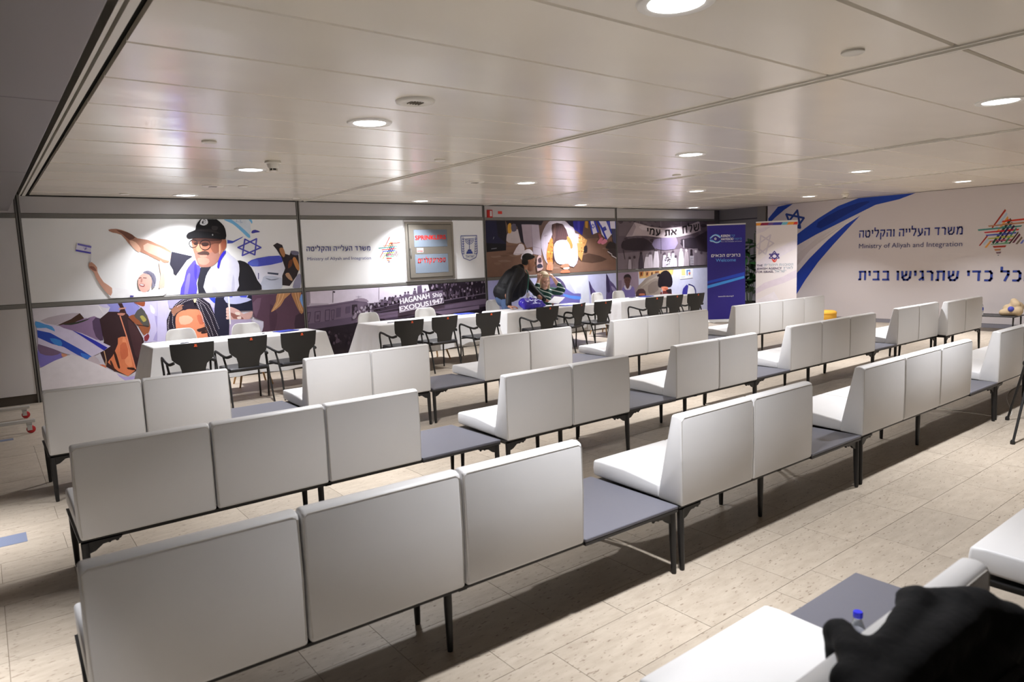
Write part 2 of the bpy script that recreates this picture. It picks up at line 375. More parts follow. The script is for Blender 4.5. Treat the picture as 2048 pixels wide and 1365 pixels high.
# ------------------------------------------------------------------ modular benches
MW = 0.655
m_seat = mat('white_leatherette', rgb(221, 220, 220), 0.42, noise=0.025, nscale=5, bump=0.045, bscale=9, spec=0.4)
m_seam = mat('seam_thread', rgb(196, 192, 186), 0.5)
m_table = mat('grey_laminate', rgb(96, 96, 105), 0.42, noise=0.02, nscale=30)
m_edge = mat('black_edge', rgb(44, 43, 44), 0.45)
g = 0.004
def seat_mesh():
    bm = bmesh.new()
    extrude_profile(bm, [(0.150, 0.362), (0.655, 0.375), (0.663, 0.42), (0.655, 0.468), (0.60, 0.474), (0.40, 0.470), (0.25, 0.452), (0.158, 0.440)], g, MW - g, 0.014, 3)
    return mesh('seat_cushion', bm, 50)
def back_mesh():
    bm = bmesh.new()
    extrude_profile(bm, [(0.0, 0.352), (-0.004, 0.60), (0.0, 0.830), (0.030, 0.842), (0.068, 0.838), (0.150, 0.46), (0.166, 0.36)], g, MW - g, 0.014, 3)
    return mesh('backrest', bm, 50)
def seam_mesh():
    bm = bmesh.new(); r = 0.0022; y = -0.0005
    p = [(0.012, y + 0.002, 0.372), (0.008, y - 0.001, 0.60), (0.010, y + 0.002, 0.812), (0.028, y + 0.002, 0.826), (MW - 0.028, y + 0.002, 0.826), (MW - 0.010, y + 0.002, 0.812), (MW - 0.008, y - 0.001, 0.60), (MW - 0.012, y + 0.002, 0.372)]
    tube(bm, p, r, 5); return mesh('piping', bm)
seat_me, back_me, seam_me = seat_mesh(), back_mesh(), seam_mesh()
for me, mm in ((seat_me, m_seat), (back_me, m_seat), (seam_me, m_seam)): me.materials.append(mm)
bm = bmesh.new(); box(bm, 0.002, MW - 0.002, 0.0, 0.66, 0.352, 0.369, 0.003, 1); tab_me = mesh('table_top', bm); tab_me.materials.append(m_table)
bm = bmesh.new(); box(bm, 0.0025, MW - 0.0025, 0.0008, 0.6592, 0.335, 0.352, 0.002, 1); edge_me = mesh('edge_band', bm); edge_me.materials.append(m_edge)
bm = bmesh.new(); box(bm, -0.004, MW + 0.004, 0.012, 0.640, 0.3445, 0.3525); board_me = mesh('seat_board', bm); board_me.materials.append(m_black)
def leg_me(dx, dy):
    bm = bmesh.new(); tube(bm, [(0, 0, 0.335), (dx * 0.3, dy * 0.3, 0.20), (dx, dy, 0.012), (dx, dy, 0.0)], [0.019, 0.018, 0.0135, 0.012], 10); me = mesh('leg', bm, 50); me.materials.append(m_black); return me
leg_r, leg_f, leg_m = leg_me(0, -0.010), leg_me(0, 0.012), leg_me(0, 0)
def bracket():
    bm = bmesh.new()
    extrude_profile(bm, [(0.0, 0.335), (0.16, 0.335), (0.15, 0.322), (0.07, 0.312), (0.035, 0.285), (0.0, 0.275)], -0.009, 0.009, 0, axis='y')
    for x in (0.10, 0.135): ellipsoid(bm, (x, 0, 0.316), (0.009, 0.009, 0.007), seg=8)
    me = mesh('bracket', bm, 40); me.materials.append(m_black); return me
br_me = bracket()
def bench(x0, y0, seq, label, rz=0.0, mw=MW):
    n = len(seq); L = n * MW; s = mw / MW
    t = empty('modular_bench', (x0, y0, 0), rz, label, 'bench', 'white modular benches')
    t.scale = (s, 1, 1)
    for i, c in enumerate(seq):
        if c == 'S':
            link('seat_cushion', seat_me, None, t, (i * MW, 0, 0)); b = link('backrest', back_me, None, t, (i * MW, 0, 0)); link('piping', seam_me, None, b)
        else:
            tt = link('table_top', tab_me, None, t, (i * MW, 0, 0)); link('edge_band', edge_me, None, tt)
    bm = bmesh.new()
    for y in (0.03, 0.60): box(bm, 0.006, L - 0.006, y, y + 0.035, 0.328, 0.352, 0.002, 1)
    for x in (0.008, L / 2 - 0.02, L - 0.048): box(bm, x, x + 0.04, 0.03, 0.63, 0.326, 0.350)
    obj('frame', bm, m_black, t)
    for i, c in enumerate(seq):
        if c == 'S': link('seat_board', board_me, None, t, (i * MW, 0, 0))
    for x in (0.022, L - 0.022):
        link('leg', leg_r, None, t, (x, 0.026, 0)); link('leg', leg_f, None, t, (x, 0.63, 0))
    for y in (0.026, 0.63):
        link('bracket', br_me, None, t, (0.03, y, 0)); b = link('bracket', br_me, None, t, (L - 0.03, y, 0)); b.rotation_euler = (0, 0, PI)
    for y in (0.16, 0.45): link('leg', leg_m, None, t, (L / 2, y, 0))
    return t
R3, R2, R1 = 2.215, 3.93, 6.0
bench(0.14, 2.275, 'SSST', 'three-seat white bench with grey end table, at the bottom left of the picture', rz=-0.022)
bench(2.78, R3, 'SST', 'two-seat white bench with grey end table, second unit of the front row', mw=0.65)
bench(4.765, R3 + 0.01, 'SSST', 'three-seat white bench with grey end table, third unit of the front row')
bench(7.405, R3 + 0.015, 'SSST', 'white bench at the right picture edge, partly behind the black tripod')
bench(0.27, R2 + 0.0, 'SSST', 'three-seat white bench with grey end table, left end of the middle row')
bench(2.925, R2 - 0.03, 'SS', 'two-seat white bench without own table, second unit of the middle row')
bench(4.25, R2 + 0.02, 'TSS', 'two-seat white bench behind a grey left table, third unit of the middle row', mw=0.645)
bench(6.20, 3.98, 'TSSS', 'three-seat white bench behind a grey left table, fourth unit of the middle row', mw=0.652)
bench(8.82, 4.0, 'TSS', 'two-seat white bench behind a small grey table, next to last in the middle row', mw=0.648)
bench(10.79, 3.895, 'SS', 'two-seat white bench at the right end of the middle row, nearest the printed right wall')
bench(0.285, R1, 'SST', 'two-seat white bench with grey end table, left end of the row nearest the tables')
bench(2.265, R1 + 0.03, 'SS', 'two-seat white bench without own table, second unit of the row nearest the tables')
bench(3.60, R1 + 0.04, 'TSS', 'two-seat white bench behind a grey left table, third unit of the row nearest the tables')
bench(5.66, 6.09, 'TSSS', 'three-seat white bench standing in front of the blue roll-up banner, row nearest the tables')
bench(8.30, 6.11, 'TSSSS', 'four-seat white bench standing in front of the pale roll-up banner')
bench(0.07, 0.605, 'SSST', 'white bench in the right foreground with the black jacket over its back', mw=0.653)
bench(3.02, 0.325, 'SSS', 'white bench seat at the far right foreground edge, behind the jacket')
# ------------------------------------------------------------------ black armchairs
m_plas = mat('black_plastic', rgb(38, 37, 36), 0.5, spec=0.35)
m_chseat = mat('black_vinyl', rgb(40, 40, 44), 0.4, spec=0.4)
m_orange = mat('orange_tag', rgb(222, 92, 48), 0.5)
def grid_surface(bm, rows_, thick):
    """rows_: list of rows of points; makes a closed shell of the given thickness along its own normals (y)."""
    F_ = [[bm.verts.new((p[0], p[1] - thick / 2, p[2])) for p in r] for r in rows_]; K_ = [[bm.verts.new((p[0], p[1] + thick / 2, p[2])) for p in r] for r in rows_]
    n, m = len(rows_), len(rows_[0])
    for i in range(n - 1):
        for j in range(m - 1):
            bm.faces.new((F_[i][j], F_[i][j + 1], F_[i + 1][j + 1], F_[i + 1][j])); bm.faces.new((K_[i][j], K_[i + 1][j], K_[i + 1][j + 1], K_[i][j + 1]))
    for i in range(n - 1):
        bm.faces.new((F_[i][0], F_[i + 1][0], K_[i + 1][0], K_[i][0])); bm.faces.new((F_[i][-1], K_[i][-1], K_[i + 1][-1], F_[i + 1][-1]))
    for j in range(m - 1):
        bm.faces.new((F_[0][j], K_[0][j], K_[0][j + 1], F_[0][j + 1])); bm.faces.new((F_[-1][j], F_[-1][j + 1], K_[-1][j + 1], K_[-1][j]))
    return bm
def chair_parts():
    P_ = []
    bm = bmesh.new(); rows_ = []
    for z, hw, y in ((0.415, 0.118, -0.185), (0.46, 0.124, -0.198), (0.53, 0.130, -0.212), (0.59, 0.146, -0.222), (0.625, 0.190, -0.228), (0.66, 0.222, -0.234), (0.72, 0.230, -0.242), (0.80, 0.235, -0.256), (0.842, 0.236, -0.264)):
        rows_.append([(hw * s, y + 0.028 * (s * hw / 0.236) ** 2, z) for s in (-1, -0.75, -0.4, 0, 0.4, 0.75, 1)])
    P_.append(('backrest', mesh('backrest', grid_surface(bm, rows_, 0.014), 40), m_plas))
    bm = bmesh.new(); extrude_profile(bm, [(-0.215, 0.432), (0.20, 0.425), (0.235, 0.438), (0.235, 0.458), (0.19, 0.470), (0.0, 0.462), (-0.16, 0.466), (-0.215, 0.462)], -0.232, 0.232, 0.012, 2); P_.append(('seat', mesh('seat', bm, 50), m_chseat))
    for s in (-1, 1):
        bm = bmesh.new(); tube(bm, [(s * 0.262, 0.225, 0.0), (s * 0.256, 0.215, 0.30), (s * 0.262, 0.212, 0.50)], [0.0115, 0.0125, 0.013], 8); P_.append(('leg', mesh('leg', bm, 50), m_plas))
        bm = bmesh.new(); tube(bm, [(s * 0.255, -0.275, 0.0), (s * 0.246, -0.200, 0.30), (s * 0.252, -0.130, 0.50), (s * 0.262, -0.085, 0.610)], [0.0115, 0.013, 0.013, 0.012], 8); P_.append(('leg', mesh('leg', bm, 50), m_plas))
        bm = bmesh.new(); tube(bm, spline([(s * 0.262, 0.212, 0.49), (s * 0.268, 0.215, 0.60), (s * 0.272, 0.180, 0.652), (s * 0.272, 0.08, 0.648), (s * 0.266, -0.06, 0.622), (s * 0.248, -0.17, 0.606), (s * 0.205, -0.222, 0.625)], 5), 0.0145, 8, flat=(1.2, 0.9)); P_.append(('armrest', mesh('armrest', bm, 50), m_plas))
    bm = bmesh.new()
    for y in (-0.17, 0.19): tube(bm, [(-0.25, y, 0.425), (0.25, y, 0.425)], 0.012, 8)
    P_.append(('seat_rail', mesh('seat_rail', bm), m_plas))
    bm = bmesh.new(); y0 = -0.2685
    for k, (w_, h_) in enumerate(((0.026, 0.009), (0.018, 0.006), (0.034, 0.005), (0.034, 0.004))):
        z = 0.826 - (0, 0.010, 0.018, 0.025)[k]; box(bm, -w_ / 2 + 0.03, w_ / 2 + 0.03, y0, y0 + 0.012, z - h_, z)
    P_.append(('orange_tag', mesh('orange_tag', bm), m_orange))
    for n_, me, mm in P_: me.materials.append(mm)
    return P_
CHP = chair_parts()
def armchair(x, y, rz, lab):
    t = empty('armchair', (x, y, 0), rz, lab, 'chair', 'black armchairs in front of the tables')
    for n_, me, mm in CHP: link(n_, me, None, t)
    return t
for x, y, a, lab in [(1.89, 8.71, -3, 'black armchair at the leftmost table, left of its three'), (2.53, 8.82, 2, 'black armchair at the leftmost table, middle of its three'), (3.15, 8.80, 4, 'black armchair at the leftmost table, right of its three, before a blue folder'),
        (4.88, 8.98, -2, 'black armchair at the second table, left of its three, by the pen'), (5.50, 9.03, 3, 'black armchair at the second table, middle of its three'), (6.30, 8.99, -1, 'black armchair at the second table, right of its three'),
        (7.56, 9.02, -3, 'black armchair right in front of the blue bag'), (8.22, 9.03, 20, 'black armchair at the table of the two people, middle one, turned sideways'), (8.90, 9.06, 3, 'black armchair at the table of the two people, right of its three'),
        (10.17, 8.92, -4, 'black armchair at the rightmost table, left of its three'), (10.76, 8.92, -2, 'black armchair at the rightmost table, middle of its three'), (11.37, 8.87, -6, 'black armchair at the rightmost table, right one beside the blue banner')]:
    armchair(x, y, math.radians(a), lab)

# ------------------------------------------------------------------ white shell chairs with oak legs
m_shell = mat('white_shell', rgb(228, 226, 222), 0.35)
m_oak = mat('oak', rgb(190, 146, 92), 0.5, noise=0.12, nscale=14, stretch=(8, 8, 1))
def shell_parts():
    bm = bmesh.new(); rows_ = []
    prof = [(-0.235, 0.435, 0.20), (-0.215, 0.455, 0.225), (-0.10, 0.452, 0.24), (0.05, 0.446, 0.24), (0.13, 0.462, 0.235), (0.175, 0.52, 0.228), (0.195, 0.60, 0.222), (0.212, 0.70, 0.214), (0.226, 0.80, 0.200), (0.232, 0.85, 0.180), (0.234, 0.878, 0.135)]
    n = 11; V0 = []
    for i, (y, z, hw) in enumerate(prof):
        r = []
        for k in range(n):
            s = -1 + 2 * k / (n - 1); c = s * s
            back = max(0, min(1, (z - 0.47) / 0.2))
            r.append(bm.verts.new((hw * s, y - 0.05 * c * back, z + 0.035 * c * (1 - back))))
        V0.append(r)
    for a, b_ in zip(V0, V0[1:]):
        for k in range(n - 1): bm.faces.new((a[k], a[k + 1], b_[k + 1], b_[k]))
    o = obj('shell', bm, m_shell); md = o.modifiers.new('s', 'SOLIDIFY'); md.thickness = 0.012; md.offset = 0; sb = o.modifiers.new('b', 'SUBSURF'); sb.levels = 1; sb.render_levels = 1
    baked(o); me = o.data; me.polygons.foreach_set('use_smooth', [True] * len(me.polygons)); bpy.data.objects.remove(o)
    P_ = [('shell', me)]
    for sx in (-1, 1):
        for sy in (-1, 1):
            bm = bmesh.new(); tube(bm, [(sx * 0.12, sy * 0.11, 0.43), (sx * 0.225, sy * 0.22, 0.0)], [0.021, 0.012], 10); l = mesh('leg', bm, 50); l.materials.append(m_oak); P_.append(('leg', l))
    bm = bmesh.new(); box(bm, -0.14, 0.14, -0.13, 0.13, 0.415, 0.438, 0.006, 1); l = mesh('seat_mount', bm); l.materials.append(m_plas); P_.append(('seat_mount', l))
    return P_
SHP = shell_parts()
def shell_chair(x, y, rz, lab):
    t = empty('shell_chair', (x, y, 0), rz, lab, 'chair', 'white shell chairs behind the tables')
    for n_, me in SHP: link(n_, me, None, t)
    return t
for x, y, a, lab in [(2.16, 10.08, 6, 'white shell chair behind the leftmost table, in front of the braided girl'), (3.01, 10.10, -5, 'white shell chair behind the leftmost table, beside the hand with the flag'), (5.00, 10.12, 5, 'white shell chair behind the second table, left one'), (6.05, 10.12, -2, 'white shell chair behind the second table, right one below the ship sign'), (7.96, 10.70, 14, 'white shell chair half hidden behind the standing man'), (8.86, 10.42, 0, 'white shell chair the seated person is using'), (10.44, 10.32, 8, 'white shell chair behind the rightmost table, left one'), (11.08, 10.32, 2, 'white shell chair behind the rightmost table, right one')]:
    shell_chair(x, y, math.radians(a), lab)

# ------------------------------------------------------------------ folding tables and their cloths
m_cloth = mat('white_cloth', rgb(230, 229, 229), 0.75, noise=0.02, nscale=6, bump=0.12, bscale=18)
m_ttop = mat('table_board', rgb(200, 198, 192), 0.5)
def table(x0, x1, y0, y1, rz, lab, clab, seed, hem=0.27):
    cx_, cy_ = (x0 + x1) / 2, (y0 + y1) / 2; w_, d_ = (x1 - x0) / 2, (y1 - y0) / 2
    t = empty('folding_table', (cx_, cy_, 0), rz, lab, 'table', 'folding tables under white cloths')
    obj('table_top', B(-w_ + 0.01, w_ - 0.01, -d_ + 0.01, d_ - 0.01, 0.70, 0.733, 0.006, 1), m_ttop, t)
    for sx in (-1, 1):
        for sy in (-1, 1):
            bm = bmesh.new(); tube(bm, [(sx * (w_ - 0.30), sy * (d_ - 0.10), 0.70), (sx * (w_ - 0.26), sy * (d_ - 0.09), 0.0)], 0.014, 8); obj('leg', bm, m_metal, t)
        bm = bmesh.new(); tube(bm, [(sx * (w_ - 0.28), -d_ + 0.10, 0.25), (sx * (w_ - 0.28), d_ - 0.10, 0.25)], 0.010, 6); obj('crossbar', bm, m_metal, t)
    # cloth: a flat top and a hanging skirt with folds
    r = random.Random(seed); bm = bmesh.new(); per = []; rad = 0.02
    def side(a, b_, n): return [(a[0] + (b_[0] - a[0]) * k / n, a[1] + (b_[1] - a[1]) * k / n) for k in range(n)]
    cs = [(-w_, -d_), (w_, -d_), (w_, d_), (-w_, d_)]; ns = [56, 22, 56, 22]
    for i in range(4): per += side(cs[i], cs[(i + 1) % 4], ns[i])
    N_ = len(per); ph = [r.uniform(0, 6.28) for _ in range(4)]; rings = []
    H_ = [(0.742, -0.012), (0.740, 0.002), (0.728, 0.010), (0.66, 0.014), (0.55, 0.018), (0.42, 0.024), (0.30, 0.030), (hem, 0.034)]
    for q, (z, off) in enumerate(H_):
        ring = []
        for k, (px_, py_) in enumerate(per):
            nx = (-1 if px_ <= -w_ + 1e-6 else 0) + (1 if px_ >= w_ - 1e-6 else 0); ny = (-1 if py_ <= -d_ + 1e-6 else 0) + (1 if py_ >= d_ - 1e-6 else 0)
            f = max(0, (0.73 - z) / 0.53)
            wv = 0.016 * math.sin(k * 0.62 + ph[0]) + 0.012 * math.sin(k * 1.13 + ph[1]) + 0.008 * math.sin(k * 0.29 + ph[2])
            dc = min(math.hypot(px_ - c[0], py_ - c[1]) for c in cs); corner = 0.055 * math.exp(-(dc / 0.09) ** 2)
            o_ = off + f * (wv + 0.012) + f * corner + (f * 0.03 if nx else 0)
            if ny > 0 and not nx: z_ = max(z, 0.62 + 0.02 * z)
            else: z_ = z
            ring.append(bm.verts.new((px_ + nx * o_, py_ + ny * o_, z_ + (0.012 * math.sin(k * 0.4 + ph[3]) * f if q == len(H_) - 1 else 0))))
        rings.append(ring)
    for a, b_ in zip(rings, rings[1:]):
        for k in range(N_): bm.faces.new((a[k], a[(k + 1) % N_], b_[(k + 1) % N_], b_[k]))
    bm.faces.new(rings[0])
    o = obj('tablecloth', bm, m_cloth, None, (cx_, cy_, 0), (0, 0, rz), smooth=55)
    tag(o, clab, 'tablecloth', 'white tablecloths')
table(1.63, 3.84, 9.34, 10.06, 0.0, 'folding table under the leftmost white cloth', 'white tablecloth on the leftmost table, before the braided girl mural', 1)
table(4.70, 6.86, 9.36, 10.08, 0.0, 'folding table under the second white cloth from the left', 'white tablecloth on the second table from the left, below the ship mural', 2)
table(7.16, 9.40, 9.42, 10.14, 0.01, 'folding table under the white cloth with the blue bag', 'white tablecloth on the table with the blue bag and two people', 3)
table(10.05, 12.30, 9.46, 10.18, 0.0, 'folding table under the rightmost white cloth', 'white tablecloth on the rightmost table, beside the blue banner', 4)
